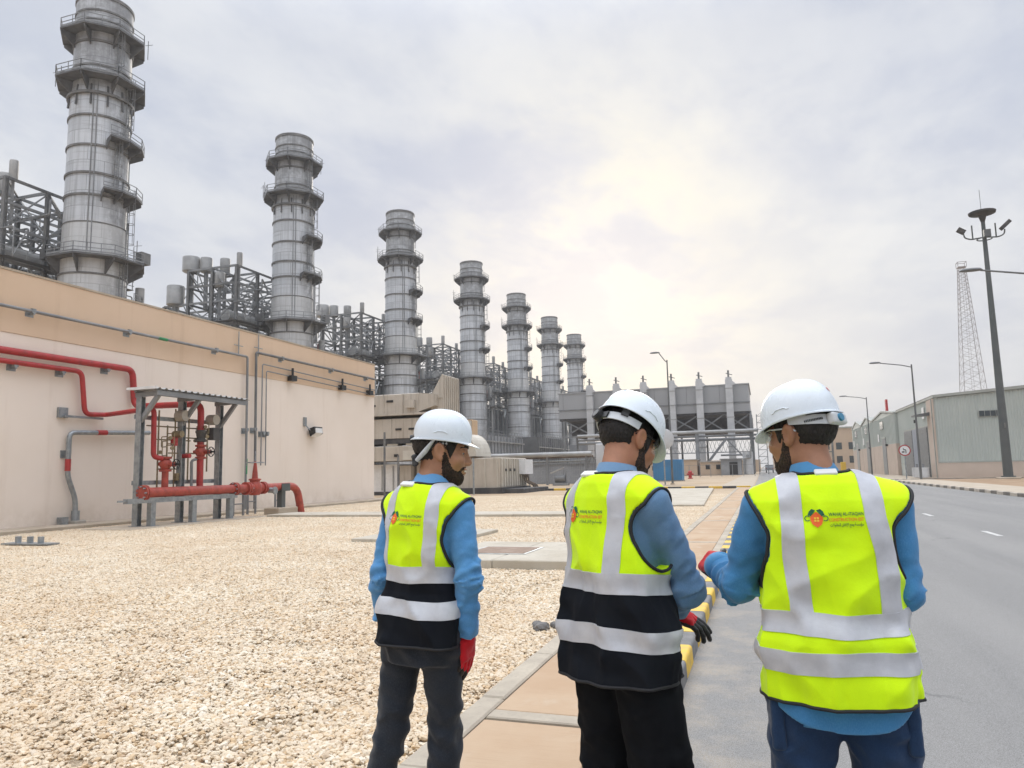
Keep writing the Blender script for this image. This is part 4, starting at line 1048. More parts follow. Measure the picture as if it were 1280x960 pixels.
# ------------------------------------------------------------------ pipe rack, fence and plant yard
pr = thing('pipe_rack', 'pale horizontal pipe on posts crossing in front of the stacks', 'pipe rack', (-20, 78, 0))
MB().cyl((-36, 78, 3.32), (-17.3, 78, 3.32), .26, n=14).build('pipe', M['pale_steel'], pr, smooth=50)
MB().cyl((-36, 78.6, 3.05), (-17.3, 78.6, 3.05), .14, n=10).build('pipe', M['rust'], pr, smooth=50)
MB().cyl((-36, 78.4, 2.6), (-17.3, 78.4, 2.6), .1, n=10).build('pipe', M['galv'], pr, smooth=50)
for x in (-33, -29.5, -26, -22.4, -18): MB().beam((x, 78.3, 0), (x, 78.3, 3.05), .22).build('post', M['mid_steel'], pr)
MB().beam((-17.4, 78.3, 3), (-18.6, 78.3, .2), .16).build('brace', M['mid_steel'], pr)
fc = thing('mesh_fence', 'grey wire mesh fence below the horizontal pipe', 'fence', (-22, 80, 0))
for k in range(9): MB().beam((-33 + k * 2.0, 80, 0), (-33 + k * 2.0, 80, 2.5), .09).build('post', M['mid_steel'], fc)
m = MB()
for k in range(80): m.beam((-33 + k * .2, 80, .1), (-33 + k * .2, 80, 2.4), .03)
for z in (.15, .9, 1.6, 2.4): m.beam((-33, 80.02, z), (-17.2, 80.02, z), .05)
fo = m.build('mesh', M['galv'], fc); fo['kind'] = 'stuff'
t = thing('pump_unit', 'dark small pump set on the sand by the mesh fence', 'pump', (-20.3, 76.5, 0))
MB().box(-21.2, 76, 0, -19.6, 77, .25).build('base', M['mid_steel'], t)
MB().cyl((-21, 76.5, .7), (-19.9, 76.5, .7), .42, n=14).build('motor', M['dark_steel'], t, smooth=50)
MB().beam((-21.5, 76.4, 1.3), (-20, 76.4, 1.9), .35, .12).build('cover', M['pale_steel'], t)
MB().cyl((-19.8, 76.5, .25), (-19.8, 76.5, 1.5), .12, n=8).build('pipe', M['mid_steel'], t)
t = thing('tan_shed', 'low tan equipment shed behind the mesh fence', 'shed', (-24, 86, 0))
MB().box(-27, 86, 0, -17.6, 90, 2.3).build('wall', M['far_grey'], t)
MB().box(-27.2, 85.8, 2.305, -17.4, 90.2, 2.45).build('roof', M['mid_steel'], t)
t = thing('transformer_cabinet', 'pale grey cabinet standing right of the horizontal pipe', 'cabinet', (-16.4, 80, 0))
MB().bbox(-17.2, 79.6, .3, -14.4, 82, 4.4, .06).build('body', M['hall_light'], t)
MB().box(-17.25, 79.5, -.02, -14.35, 82.1, .295).build('plinth', M['concrete_grey'], t)
for x in (-16.3, -15.4): MB().box(x, 79.56, .4, x + .03, 79.598, 4.2).build('door_seam', M['mid_steel'], t)
MB().bbox(-17.0, 79.8, 4.405, -14.6, 81.8, 4.6, .04).build('cap', M['mid_steel'], t)
# far plant between the last stacks
for i, (x, y, z0, z1, w, l, mt) in enumerate(((-52, 150, 0, 9, 7, 12, 'far_grey'), (-55, 200, 0, 10.5, 6, 16, 'casing'), (-50, 238, 0, 9.5, 7, 14, 'far_grey'), (-46, 275, 0, 8, 8, 14, 'casing'))):
    t = thing('plant_building', ('grey plant block at the foot of the third stack', 'dark plant block at the foot of the fifth stack', 'grey plant block at the foot of the sixth stack', 'dark plant block at the foot of the last stack')[i], 'plant building', (x, y, 0))
    MB().box(x - w, y - l, .02, x, y + l, z1).build('wall', M[mt], t)
    for k in range(int(l)):
        MB().beam((x + .12, y - l + k * 2 + .6, 0), (x + .12, y - l + k * 2 + .6, z1 + .4), .2).build('column', M['mid_steel'], t)
    for z in (2.6, 5.2, 7.8): MB().beam((x + .3, y - l, z), (x + .3, y + l, z), .25).build('pipe', M['pale_steel'], t)
    m = MB()
    for h in (.5, 1.1): m.beam((x, y - l, z1 + h), (x, y + l, z1 + h), .08)
    for k in range(int(l)): m.beam((x, y - l + 2 * k, z1), (x, y - l + 2 * k, z1 + 1.1), .07)
    m.build('guard_rail', M['mid_steel'], t)

# blue container, hydrant, sheds under the hall
t = thing('blue_container', 'bright blue container on the sand below the grey hall', 'container', (-10.6, 92, 0))
MB().bbox(-12.8, 92, .12, -9.3, 94.4, 2.62, .03).build('body', M['blue_box'], t)
for k in range(12): MB().box(-12.7 + k * .29, 91.95, .3, -12.58 + k * .29, 91.998, 2.5).build('rib', M['blue_box'], t)
MB().box(-12.85, 91.94, .0, -9.25, 94.45, .115).build('skid', M['mid_steel'], t)
t = thing('fire_hydrant', 'small red fire hydrant right of the blue container', 'hydrant', (-10.0, 110, 0))
MB().lathe([(0, 0), (.36, 0), (.36, .1), (.24, .16), (.24, .8), (.31, .85), (.31, .93), (.22, 1.1), (.08, 1.2), (0, 1.2)], 14, (-10.0, 110, 0)).build('barrel', M['red'], t, smooth=40)
MB().cyl((-10.5, 110, .65), (-9.5, 110, .65), .14, n=10).build('outlet', M['red'], t)
for i, (x0, x1, h, d, lab) in enumerate(((-22, -12.2, 3.1, 8, 'low cream shed under the left part of the grey hall'), (-11.6, -6.0, 2.6, 6, 'low cream shed behind the red hydrant'),)):
    t = thing('cream_shed', lab, 'shed', ((x0 + x1) / 2, 150, 0))
    MB().box(x0, 150, 0, x1, 150 + d, h).build('wall', M['far_cream'], t)
    MB().box(x0 - .2, 149.8, h + .003, x1 + .2, 150.2 + d, h + .15).build('roof', M['pale_steel'], t)
    for k in range(3): MB().box(x0 + 1 + k * 2, 149.95, 1.2, x0 + 1.8 + k * 2, 149.998, 2.1).build('window', M['black'], t)
t = thing('grey_shed', 'small grey shed with a black doorway under the hall', 'shed', (-5, 150, 0))
MB().box(-7.6, 148, 0, -3.8, 154, 3.0).build('wall', M['far_grey'], t)
MB().box(-6.0, 147.94, .02, -4.5, 147.998, 2.5).build('doorway', M['black'], t)
MB().box(-7.8, 147.8, 3.003, -3.6, 154.2, 3.18).build('roof', M['mid_steel'], t)
t = thing('silver_tank', 'silver insulated vessel with pipes beside the grey shed', 'tank', (-2.6, 150, 0))
MB().cyl((-2.6, 150, .1), (-2.6, 150, 4.4), .95, n=18).build('vessel', M['hall_light'], t, smooth=50)
MB().cyl((-2.6, 148.6, 3.6), (-2.6, 150, 3.6), .3, n=10).build('nozzle', M['mid_steel'], t)
MB().tube([(-3.4, 148.8, .2), (-3.4, 148.8, 3.2), (-2.0, 148.8, 3.2), (-2.0, 148.8, 5)], .16, 8, bend=.3).build('pipe', M['pale_steel'], t, smooth=50)
t = thing('boundary_wall', 'long low tan wall beyond the grey hall', 'wall', (-20, 230, 0))
MB().box(-60, 230, 0, -.5, 230.4, 3.6).build('wall', M['far_cream'], t)
fb = thing('post_fence', 'thin wire fence with posts in front of the grey hall', 'fence', (-10, 128, 0))
for k in range(14): MB().beam((-24 + k * 1.75, 128, 0), (-24 + k * 1.75, 128, 2.0), .09).build('post', M['mid_steel'], fb)
for z in (.3, 1.95): MB().beam((-24, 128.06, z), (-1.2, 128.06, z), .05).build('wire', M['mid_steel'], fb)

# ------------------------------------------------------------------ elevated grey hall
HY = 165
gh = thing('elevated_hall', 'big grey hall raised on steel legs with six pale ducts up its front', 'hall', (-20, HY, 0))
MB().box(-44, HY, 15.4, -1.95, HY + 26, 19.15).build('upper_cladding', M['hall_grey'], gh)
MB().box(-44, HY + .08, 13.4, -1.85, HY + 26, 15.39).build('lower_cladding', M['hall_grey'], gh)
MB().box(-44.2, HY - .1, 15.3, -1.7, HY - .003, 15.5).build('ledge', M['mid_steel'], gh)
MB().box(-44.2, HY - .15, 19.155, -1.7, HY + 26.2, 19.4).build('roof_edge', M['hall_grey'], gh)
for x in range(-43, -1, 7): MB().box(x, HY - .06, 15.51, x + .1, HY - .002, 19.14).build('cladding_seam', M['mid_steel'], gh)
MB().box(-44, HY + .3, 12.9, -1.9, HY + 26, 13.395).build('deck', M['plinth'], gh)
MB().box(-44, HY + 11.5, 9.6, -2.2, HY + 25.8, 12.895).build('dark_recess_fill', M['plinth'], gh)  # dark box added to stand in for the shade of the recess below the cladding
DX = [-36.3, -30.2, -24.1, -17.95, -12.05, -5.85]
for x in DX:
    dz = 2.6 if x > -35 else 4.5
    m = MB(); m.box(x - .72, HY - 2.0, dz, x + .72, HY - .75, 20.2); dd = m.build('front_duct', M['hall_light'], gh)
    for k in range(5): MB().box(x - .8, HY - 2.08, 5.8 + k * 3.1, x + .8, HY - .7, 6.0 + k * 3.1).build('duct_flange', M['pale_steel'], dd)
    MB().box(x - .62, HY - 1.9, 20.205, x + .62, HY - .8, 20.7).build('duct_cap', M['hall_light'], dd)
    MB().prism([(x + .72, HY - 1.9, 19.9), (x + 1.5, HY - 1.9, 19.2), (x + .72, HY - 1.9, 18.9)], (0, .9, 0)).build('duct_shoulder', M['hall_light'], dd)
    m = MB(); m.cyl((x, HY - 1.4, 20.7), (x, HY - 1.4, 22.2), .2, n=8); m.beam((x - .5, HY - 1.4, 21.6), (x + .8, HY - 1.4, 21.2), .16); m.build('vent', M['dark_steel'], dd)
rr = random.Random(2)
for x in (-43, -36.3, -30.2, -24.1, -18.9, -12.7, -1.8):
    for y in (HY + .6, HY + 13, HY + 25): MB().beam((x, y, 0), (x, y, 13.4), .45).build('leg', M['mid_steel'], gh)
for a, b2 in zip((-43, -36.3, -30.2, -24.1, -18.9, -12.7, -7.2), (-36.3, -30.2, -24.1, -18.9, -12.7, -7.2, -1.8)):
    MB().beam((a, HY + .6, 13), (b2, HY + .6, 9.3), .28).build('brace', M['mid_steel'], gh)
    MB().beam((b2, HY + .9, 13), (a, HY + .9, 9.3), .28).build('brace', M['mid_steel'], gh)
    MB().beam((a, HY + 13, 13), (b2, HY + 13, 8), .28).build('brace', M['mid_steel'], gh)
MB().beam((-43, HY + .6, 9.2), (-1.8, HY + .6, 9.2), .35).build('girder', M['mid_steel'], gh)
MB().beam((-43, HY + 13, 8), (-1.8, HY + 13, 8), .35).build('girder', M['mid_steel'], gh)
# pipe bridge in front of the hall
pb = thing('pipe_bridge', 'steel pipe bridge on dark legs with diagonal braces before the grey hall', 'pipe bridge', (-10, 158, 0))
for z, r, y in ((8.9, .35, 157.5), (8.0, .22, 158), (7.3, .3, 158.6), (4.0, .2, 158)):
    x0 = -38 if z > 5 else -8; MB().cyl((x0, y, z), (-.4 if z > 5 else -1.7, y, z), r, n=10).build('pipe', M['pale_steel'] if z > 8.5 else M['mid_steel'], pb)
for x in (-25, -12.6, -1.8):
    MB().beam((x, 158, 0), (x, 158, 9.4), .6 if x > -3 else .75).build('leg', M['dark_steel'] if x > -3 else M['mid_steel'], pb)
MB().beam((-12.2, 158, .6), (-6.9, 158, 7.2), .5).build('brace', M['mid_steel'], pb)
MB().beam((-1.9, 158, 1.8), (-6.7, 158, 7.2), .3).build('brace', M['mid_steel'], pb)
m = MB()
for k in range(26):
    x = -24 + k * .85; m.beam((x, 158, 4.6), (x + .85, 158, 7.2), .07); m.beam((x + .85, 158, 4.6), (x, 158, 7.2), .07)
m.build('lattice', M['mid_steel'], pb)['kind'] = 'stuff'
MB().beam((-24, 158, 4.6), (-2, 158, 4.6), .2).build('lattice_chord', M['mid_steel'], pb)
# lattice ladder tower at the hall's right end
lt = thing('ladder_tower', 'narrow lattice ladder tower at the right end of the grey hall', 'tower', (.3, 157, 0))
for x in (-.6, 1.1):
    for y in (156, 157.6): MB().beam((x, y, 0), (x, y, 12), .16).build('leg', M['mid_steel'], lt)
m = MB()
for k in range(9):
    z = .8 + k * 1.35
    m.beam((-.6, 156, z), (1.1, 156, z), .12); m.beam((1.1, 156, z), (1.1, 157.6, z), .1); m.beam((-.6, 156, z), (-.6, 157.6, z), .1)
    m.beam((-.6, 156, z), (1.1, 156, z + 1.3), .06)
m.build('rungs', M['mid_steel'], lt)['kind'] = 'stuff'

# pickup truck far down the road
tk = thing('pickup_truck', 'dark pickup truck parked far down the road', 'truck', (1.6, 190, 0))
m = MB(); m.prism([(.6, 187.4, .6), (.6, 192.8, .6), (.6, 192.8, 1.15), (.6, 191.5, 1.2), (.6, 190.9, 1.85), (.6, 189.3, 1.9), (.6, 189.0, 1.2), (.6, 187.4, 1.2)], (1.9, 0, 0)); m.build('body', M['far_grey'], tk)
MB().prism([(.75, 189.28, 1.25), (.75, 189.25, 1.8), (.75, 189.22, 1.8), (.75, 189.25, 1.25)], (1.6, 0, 0)).build('rear_window', M['glass_dark'], tk)
for x in (.7, 2.25):
    for y in (188.4, 191.7): MB().cyl((x, y, .38), (x + .22, y, .38), .38, n=14).build('wheel', M['tyre'], tk)
    MB().box(x, 187.36, .9, x + .2, 187.398, 1.1).build('tail_lamp', M['red'], tk)

# ------------------------------------------------------------------ warehouses on the right
wh = thing('warehouse', 'large pale green corrugated warehouse behind the tall mast on the right', 'warehouse', (17, 90, 0))
FX = 16.55; WY = 83.0
gp = [(FX, 8.15), (25.5, 8.75), (26, 8.75), (44, 7.4)]
m = MB(); m.prism([(FX + .12, WY + .12, 0), (44, WY + .12, 0), (44, WY + .12, 7.3), (26, WY + .12, 8.6), (FX + .12, WY + .12, 8.0)], (0, 21.5, 0)); m.build('core_wall', M['wh_green'], wh)
MB().box(FX, WY, 0, 44, WY + .115, 1.5).build('base_wall', M['wh_cream'], wh)
MB().box(FX - .02, WY - .03, 1.502, 44, WY + .115, 1.62).build('base_trim', M['wh_trim'], wh)
k = 0; x = FX + .03
while x < 43.5:                           # cladding sheets on the end wall, each with raised ribs
    w = 1.0; z1 = np.interp(x + .5, [FX, 26, 44], [8.0, 8.6, 7.3]) - .03
    m = MB()
    pf = []
    for r in range(4):
        a = x + r * .25; pf += [(a, WY + .10), (a + .10, WY + .10), (a + .13, WY + .045), (a + .19, WY + .045), (a + .22, WY + .10)]
    pf.append((x + .995, WY + .10))
    n = len(pf); vs = [(px_, py_, 1.625) for px_, py_ in pf] + [(px_, py_, z1) for px_, py_ in pf]
    m.add(vs, [(i, i + 1, n + i + 1, n + i) for i in range(n - 1)]); m.build('cladding_sheet', M['wh_green'], wh); x += 1.0
y = WY + .13
while y < 104:
    z0 = 1.5
    m = MB(); pf = []
    for r in range(4):
        a = y + r * .25; pf += [(FX + .10, a), (FX + .10, a + .10), (FX + .045, a + .13), (FX + .045, a + .19), (FX + .10, a + .22)]
    pf.append((FX + .10, y + .995)); n = len(pf)
    zb = 5.5 if 86.3 < y < 100 else 1.5
    m.add([(px_, py_, zb) for px_, py_ in pf] + [(px_, py_, 7.98) for px_, py_ in pf], [(i, i + 1, n + i + 1, n + i) for i in range(n - 1)])
    m.build('cladding_sheet', M['wh_green'], wh); y += 1.0
m = MB(); m.box(FX - .06, WY - .1, 7.99, FX + .3, 104.8, 8.22); m.build('eave_gutter', M['wh_trim'], wh)
m = MB(); m.prism([(FX, WY - .12, 8.02), (26, WY - .12, 8.62), (44, WY - .12, 7.32), (44, WY - .12, 7.6), (26, WY - .12, 8.92), (FX, WY - .12, 8.26)], (0, .21, 0)); m.build('gable_trim', M['wh_trim'], wh)
m = MB(); m.add([(FX - .05, WY - .12, 8.27), (26, WY - .12, 8.93), (26, 104.8, 8.93), (FX - .05, 104.8, 8.27), (44, WY - .12, 7.61), (44, 104.8, 7.61)], [(0, 1, 2, 3), (1, 4, 5, 2)]); m.build('roof', M['wh_trim'], wh)
MB().box(FX - .12, WY + .0, 0, FX - .005, WY + 3.0, 7.9).build('corner_panel', M['wh_cream'], wh)
MB().box(FX - .09, WY + .3, .02, FX - .2, WY + .45, 7.9).build('downpipe', M['wh_trim'], wh)
MB().box(FX - .05, 86.3, 0, FX + .09, 100.2, 5.48).build('door_surround', M['wh_trim'], wh)
for k, (a, c, mt) in enumerate(((86.6, 91.0, 'shutter'), (91.2, 94.6, 'shutter_blue'), (94.8, 99.8, 'shutter'))):
    s = MB().box(FX - .12, a, .05, FX - .053, c, 5.3).build('roller_door', M[mt], wh)
    if mt == 'shutter':
        for q in range(17): MB().box(FX - .16, a + .05, .2 + q * .3, FX - .122, c - .05, .36 + q * .3).build('slat', M['shutter'], s)
for x0, x1 in ((20.4, 22.35),):
    f = MB().box(x0 - .06, WY - .02, 5.9, x1 + .06, WY + .04, 6.55).build('window_frame', M['wh_trim'], wh)
    for k in range(4): MB().box(x0 + k * (x1 - x0) / 4 + .03, WY - .05, 5.96, x0 + (k + 1) * (x1 - x0) / 4 - .03, WY - .022, 6.49).build('window_pane', M['glass_dark'], f)
MB().prism([(FX - .02, 84.6, 6.7), (FX - 1.5, 84.6, 6.45), (FX - 1.5, 84.6, 6.3), (FX - .02, 84.6, 6.35)], (0, 1.8, 0)).build('canopy', M['lamp_grey'], wh)
MB().box(FX - .2, 92.5, 6.0, FX - .053, 92.8, 6.35).build('wall_lamp', M['black'], wh)
MB().box(FX - .1, 87.5, 6.2, FX - .053, 88.6, 7.4).build('white_panel', M['white'], wh)
# condensers at the foot of the corner
for i, y in enumerate((83.4, 84.9, 86.4)):
    t = thing('vessel', ('silver pressure vessel nearest the warehouse corner', 'middle silver vessel by the warehouse corner', 'silver vessel nearest the grey shutters')[i], 'vessel', (15.5, y, 0), 'silver vessels by the warehouse')
    MB().cyl((15.2, y, .1), (15.2, y, 1.1), .5, n=14).build('shell', M['hall_light'], t, smooth=50)
    MB().cyl((15.2, y, 1.1), (15.2, y, 1.45), .1, n=8).build('nozzle', M['mid_steel'], t)
for i, (y0, y1, pk) in enumerate(((104.9, 125.0, 8.7), (125.2, 138.0, 8.9), (138.2, 152.0, 9.0))):
    t = thing('gabled_store', ('gabled pale green store nearest the big warehouse', 'middle gabled pale green store', 'farthest gabled pale green store')[i], 'store building', (16.3, (y0 + y1) / 2, 0), 'gabled stores along the road')
    X0 = 16.3
    ym = (y0 + y1) / 2
    MB().prism([(X0, y0, 0), (X0, y1, 0), (X0, y1, 4.1), (X0, y0, 4.1)], (18, 0, 0)).build('lower_wall', M['wh_cream'], t)
    MB().prism([(X0 + .02, y0 + .02, 4.103), (X0 + .02, y1 - .02, 4.103), (X0 + .02, y1 - .02, 7.9), (X0 + .02, ym, pk - .1), (X0 + .02, y0 + .02, 7.9)], (18, 0, 0)).build('upper_wall', M['wh_green'], t)
    MB().prism([(X0 - .1, y0, 7.92), (X0 - .1, ym, pk), (X0 - .1, y1, 7.92), (X0 - .1, y1, 8.15), (X0 - .1, ym, pk + .22), (X0 - .1, y0, 8.15)], (18.2, 0, 0)).build('roof', M['wh_trim'], t)
    for k in range(int((y1 - y0) / 1.0)):
        yy = y0 + .4 + k; zt = 7.85 if abs(yy - ym) > 8 else 7.9
        MB().box(X0 - .05, yy, 4.15, X0 + .018, yy + .12, zt).build('cladding_rib', M['wh_green'], t)
    d = MB().box(X0 - .06, ym - 2.2, .03, X0 - .003, ym + 1.0, 5.0).build('door', M['shutter'], t)
    MB().box(X0 - .1, ym - 2.4, 5.003, X0 - .003, ym + 1.2, 5.2).build('door_lintel', M['wh_trim'], t)
    w = MB().box(X0 - .08, ym - 1.0, 6.3, X0 - .052, ym + 1.6, 7.5).build('window_frame', M['wh_trim'], t)
    for k in range(2): MB().box(X0 - .11, ym - .9 + k * 1.25, 6.4, X0 - .082, ym + .25 + k * 1.25, 7.4).build('window_pane', M['glass_dark'], w)
    MB().box(X0 - .1, ym + 3.2, 4.7, X0 - .052, ym + 4.4, 5.8).build('white_panel', M['white'], t)
    MB().box(X0 - .3, ym - 3.6, 3.9, X0 - .003, ym - 3.2, 4.2).build('wall_lamp', M['black'], t)
t = thing('red_marker', 'small red marker on the roof of the nearest gabled store', 'marker', (17, 116, 8.9))
MB().prism([(17, 115.3, 8.92), (17, 116.1, 8.92), (17, 115.95, 10.6), (17, 115.45, 10.6)], (.3, 0, 0)).build('cone', M['red'], t)
# far buildings at the end of the road
for i, (x0, y0, x1, y1, h, lab, mt) in enumerate(((11.5, 210, 26, 230, 11, 'far cream block at the end of the stores', 'far_cream'), (4.5, 330, 16, 350, 12, 'farthest cream block down the road', 'far_cream'))):
    t = thing('far_building', lab, 'building', (x0, y0, 0))
    MB().box(x0, y0, 0, x1, y1, h).build('wall', M[mt], t)
    MB().box(x0 - .2, y0 - .2, h + .003, x1 + .2, y1 + .2, h + .4).build('roof_edge', M['wh_trim'], t)
    for k in range(int((x1 - x0) / 3)):
        for z in (2, 5.5): MB().box(x0 + 1 + k * 3, y0 - .06, z, x0 + 2.4 + k * 3, y0 - .003, z + 1.8).build('window', M['glass_dark'], t)
gt = thing('gate_frame', 'dark steel goalpost frame on the right pavement past the stores', 'frame', (12.2, 150, 0))
for x in (11.4, 12.6): MB().beam((x, 150, 0), (x, 150, 10), .35).build('post', M['dark_steel'], gt)
for z in (4, 7.5, 9.8): MB().beam((11.4, 150.2, z), (12.6, 150.2, z), .2).build('crossbar', M['dark_steel'], gt)
yb = MB(); yb.bbox(12.9, 140, 0, 13.7, 141, 2.0, .05); yb = yb.build('yellow_bin', M['kerb_yellow'], None); tag(yb, 'yellow bin standing near the farthest store', 'bin')

# ------------------------------------------------------------------ masts, lamps, signs
hm_ = thing('high_mast', 'tall dark grey floodlight mast with a round head on the right', 'light mast', (18.6, 69, 0))
m = MB(); m.cyl((18.6, 69, .0), (18.6, 69, 21.9), .36, .145, 16); m.build('pole', M['mast_grey'], hm_, smooth=50)
MB().bbox(17.9, 68.3, -.05, 19.3, 69.7, .28, .05).build('pedestal', M['concrete2'], hm_)
MB().cyl((18.6, 69, .28), (18.6, 69, .38), .52, n=16).build('base_flange', M['mast_grey'], hm_)
MB().lathe([(.12, 21.3), (.3, 21.9), (.98, 22.1), (1.02, 22.25), (.5, 22.4), (0, 22.45)], 20, (18.6, 69, 0)).build('head_disc', M['plinth'], hm_, smooth=40)
MB().tube([(18.6 + .55 * math.cos(a), 69 + .55 * math.sin(a), 19.95) for a in [2 * PI * k / 16 for k in range(16)]], .05, 6, closed=True).build('lamp_ring', M['mast_grey'], hm_)
for sx, tz in ((-1, -.3), (1, .3)):
    MB().tube([(18.6, 69, 20.1), (18.6 + sx * 1.0, 69, 20.0), (18.6 + sx * 1.45, 69, 20.2), (18.6 + sx * 1.5, 69, 20.6)], .06, 6, bend=.2).build('bracket_arm', M['mast_grey'], hm_)
    MB().cyl((18.6 + sx * .85, 69, 20.0), (18.6 + sx * .85, 69, 21.2), .06, n=6).build('stub', M['mast_grey'], hm_)
    f = MB(); f.beam((18.6 + sx * 1.25 - (.15 if sx < 0 else .0), 69, 20.65), (18.6 + sx * 1.9, 69, 21.25 if sx > 0 else 21.0), .55, .3); f.build('floodlight', M['plinth'], hm_)
MB().box(18.45, 68.4, 20.0, 18.95, 68.7, 20.6).build('control_box', M['lamp_grey'], hm_)
MB().cyl((18.55, 69, 22.4), (18.55, 69, 24.2), .02, n=5).build('lightning_rod', M['lamp_grey'], hm_)
MB().cyl((18.6, 68.64, 4.2), (18.6, 68.60, 4.6), .06, n=6).build('hatch', M['dark_steel'], hm_)

def street_lamp(name, label, x, y, h, armx, armz, r=.11, grp='street lamps', arc=False):
    t = thing(name, label, 'street lamp', (x, y, 0), grp)
    MB().cyl((x, y, .12), (x, y, h), r, r * .55, 10).build('pole', M['lamp_grey'], t, smooth=50)
    MB().box(x - .2, y - .2, .0, x + .2, y + .2, .12).build('base', M['concrete2'], t)
    sgn = -1 if armx < 0 else 1
    MB().tube([(x, y, h - .25), (x + armx * .25, y, h - .02), (x + armx * .8, y, h + armz)], .045, 8, bend=.1).build('arm', M['lamp_grey'], t)
    L = .95
    m = MB(); vs = []; n = 14; k = 8
    cx, cz = x + armx * .8 + sgn * L * .42, h + armz + .02
    for i in range(k + 1):
        u = -1 + 2 * i / k; w = math.sqrt(max(0, 1 - u * u)) ** .7
        for j in range(n):
            a = 2 * PI * j / n; vs.append((cx + sgn * u * L * .55, y + .19 * w * math.cos(a), cz + (.13 if math.sin(a) > 0 else .05) * w * math.sin(a)))
    fs = [(i * n + j, i * n + (j + 1) % n, (i + 1) * n + (j + 1) % n, (i + 1) * n + j) for i in range(k) for j in range(n)]
    m.add(vs, fs); m.build('lantern', M['lamp_grey'], t, smooth=60)
    return t
street_lamp('street_lamp', 'grey street lamp in front of the big warehouse doors', 13.25, 73.9, 10.4, -3.2, .28)
street_lamp('street_lamp', 'grey street lamp in front of the gabled stores', 13.9, 109.9, 10.6, -3.1, .22)
street_lamp('street_lamp', 'street lamp whose long arm reaches in from the right picture edge', 13.2, 40, 10.35, -3.4, .35)
sl2 = street_lamp('street_lamp', 'short-armed street lamp between the man in black and the grey hall', -8.35, 73.2, 12.2, -.95, .75)
sg = thing('road_sign', 'round white road sign with red border at the warehouse kerb', 'road sign', (12.65, 77.2, 0))
MB().cyl((12.65, 77.2, 0), (12.65, 77.2, 2.85), .05, n=8).build('post', M['galv'], sg)
dk = MB().cyl((12.65, 77.12, 2.75), (12.65, 77.15, 2.75), .52, n=24).build('disc', M['red'], sg)
MB().cyl((12.65, 77.105, 2.75), (12.65, 77.118, 2.75), .42, n=24).build('face', M['white'], dk)
m = MB(); m.tube([(12.75, 77.095, 2.48), (12.75, 77.095, 2.82), (12.55, 77.095, 2.82), (12.55, 77.095, 2.95)], .035, 6, bend=.08); m.box(12.4, 77.085, 2.55, 12.62, 77.1, 2.66); m.build('symbol', M['black'], dk)
sg = thing('round_sign', 'big round grey sign seen from behind, beside the short-armed lamp', 'road sign', (-8.85, 71.5, 0))
MB().cyl((-8.85, 71.5, 0), (-8.85, 71.5, 5.3), .07, n=8).build('post', M['galv'], sg)
MB().lathe([(0, 0), (.95, 0), (1.02, .03), (.95, .06), (0, .06)], 28).build('disc', M['hall_light'], sg, smooth=40, world=False)
dsc = sg.children[-1] if sg.children[-1].name.startswith('disc') else [c for c in sg.children if c.name.startswith('disc')][0]
dsc.location = (0, -.1, 4.35); dsc.rotation_euler = (PI / 2, 0, 0)

# lattice communications tower
lt = thing('lattice_tower', 'tall thin lattice communications tower behind the warehouse', 'tower', (53.5, 220, 0))
cx, cy = 53.3, 220
def hw(z): return 3.55 * (1 - z / 53.0) + .8 * (z / 53.0)
for sx in (-1, 1):
    for sy in (-1, 1):
        MB().tube([(cx + sx * hw(z), cy + sy * hw(z), z) for z in (0, 13, 26, 40, 53)], .075, 5).build('leg', M['tower_red'], lt)
m = MB(); z = 0
while z < 52:
    dz = hw(z) * 1.05; z2 = min(z + dz, 53)
    for (ax, ay), (bx, by) in (((-1, -1), (1, -1)), ((1, -1), (1, 1)), ((1, 1), (-1, 1)), ((-1, 1), (-1, -1))):
        a, c = hw(z), hw(z2)
        m.beam((cx + ax * a, cy + ay * a, z), (cx + bx * c, cy + by * c, z2), .05); m.beam((cx + bx * a, cy + by * a, z), (cx + ax * c, cy + ay * c, z2), .05)
        m.beam((cx + ax * c, cy + ay * c, z2), (cx + bx * c, cy + by * c, z2), .05)
    z = z2
m.build('bracing', M['tower_red'], lt)['kind'] = 'stuff'
MB().box(cx - 1, cy - 1, 53, cx + 1, cy + 1, 53.2).build('top_platform', M['tower_red'], lt)
m = MB()
for sx in (-1, 1):
    for sy in (-1, 1): m.beam((cx + sx, cy + sy, 53.2), (cx + sx, cy + sy, 54.4), .12)
    m.beam((cx + sx, cy - 1, 54.4), (cx + sx, cy + 1, 54.4), .12); m.beam((cx - 1, cy + sx, 54.4), (cx + 1, cy + sx, 54.4), .12)
m.build('top_rail', M['tower_red'], lt)
m = MB()
for d in (-.3, .3): m.beam((cx + d, cy - .4, 0), (cx + d, cy - .4, 53), .05)
for k in range(60): m.beam((cx - .3, cy - .4, k * .88), (cx + .3, cy - .4, k * .88), .04)
m.build('ladder', M['tower_red'], lt)

# ------------------------------------------------------------------ dusty air
def haze():
    m = bpy.data.materials.new('dusty_air'); m.use_nodes = True; nt = m.node_tree; nt.nodes.clear()
    v = nt.nodes.new('ShaderNodeVolumePrincipled'); v.inputs['Color'].default_value = (.86, .87, .88, 1); v.inputs['Density'].default_value = .00045; v.inputs['Anisotropy'].default_value = .3
    o = nt.nodes.new('ShaderNodeOutputMaterial'); nt.links.new(v.outputs[0], o.inputs['Volume'])
    b = MB().box(-1220, -1220, -1.2, 1220, 1220, 60); ob = b.build('haze', m, None, kind='stuff')
haze()
scene.cycles.volume_bounces = 0
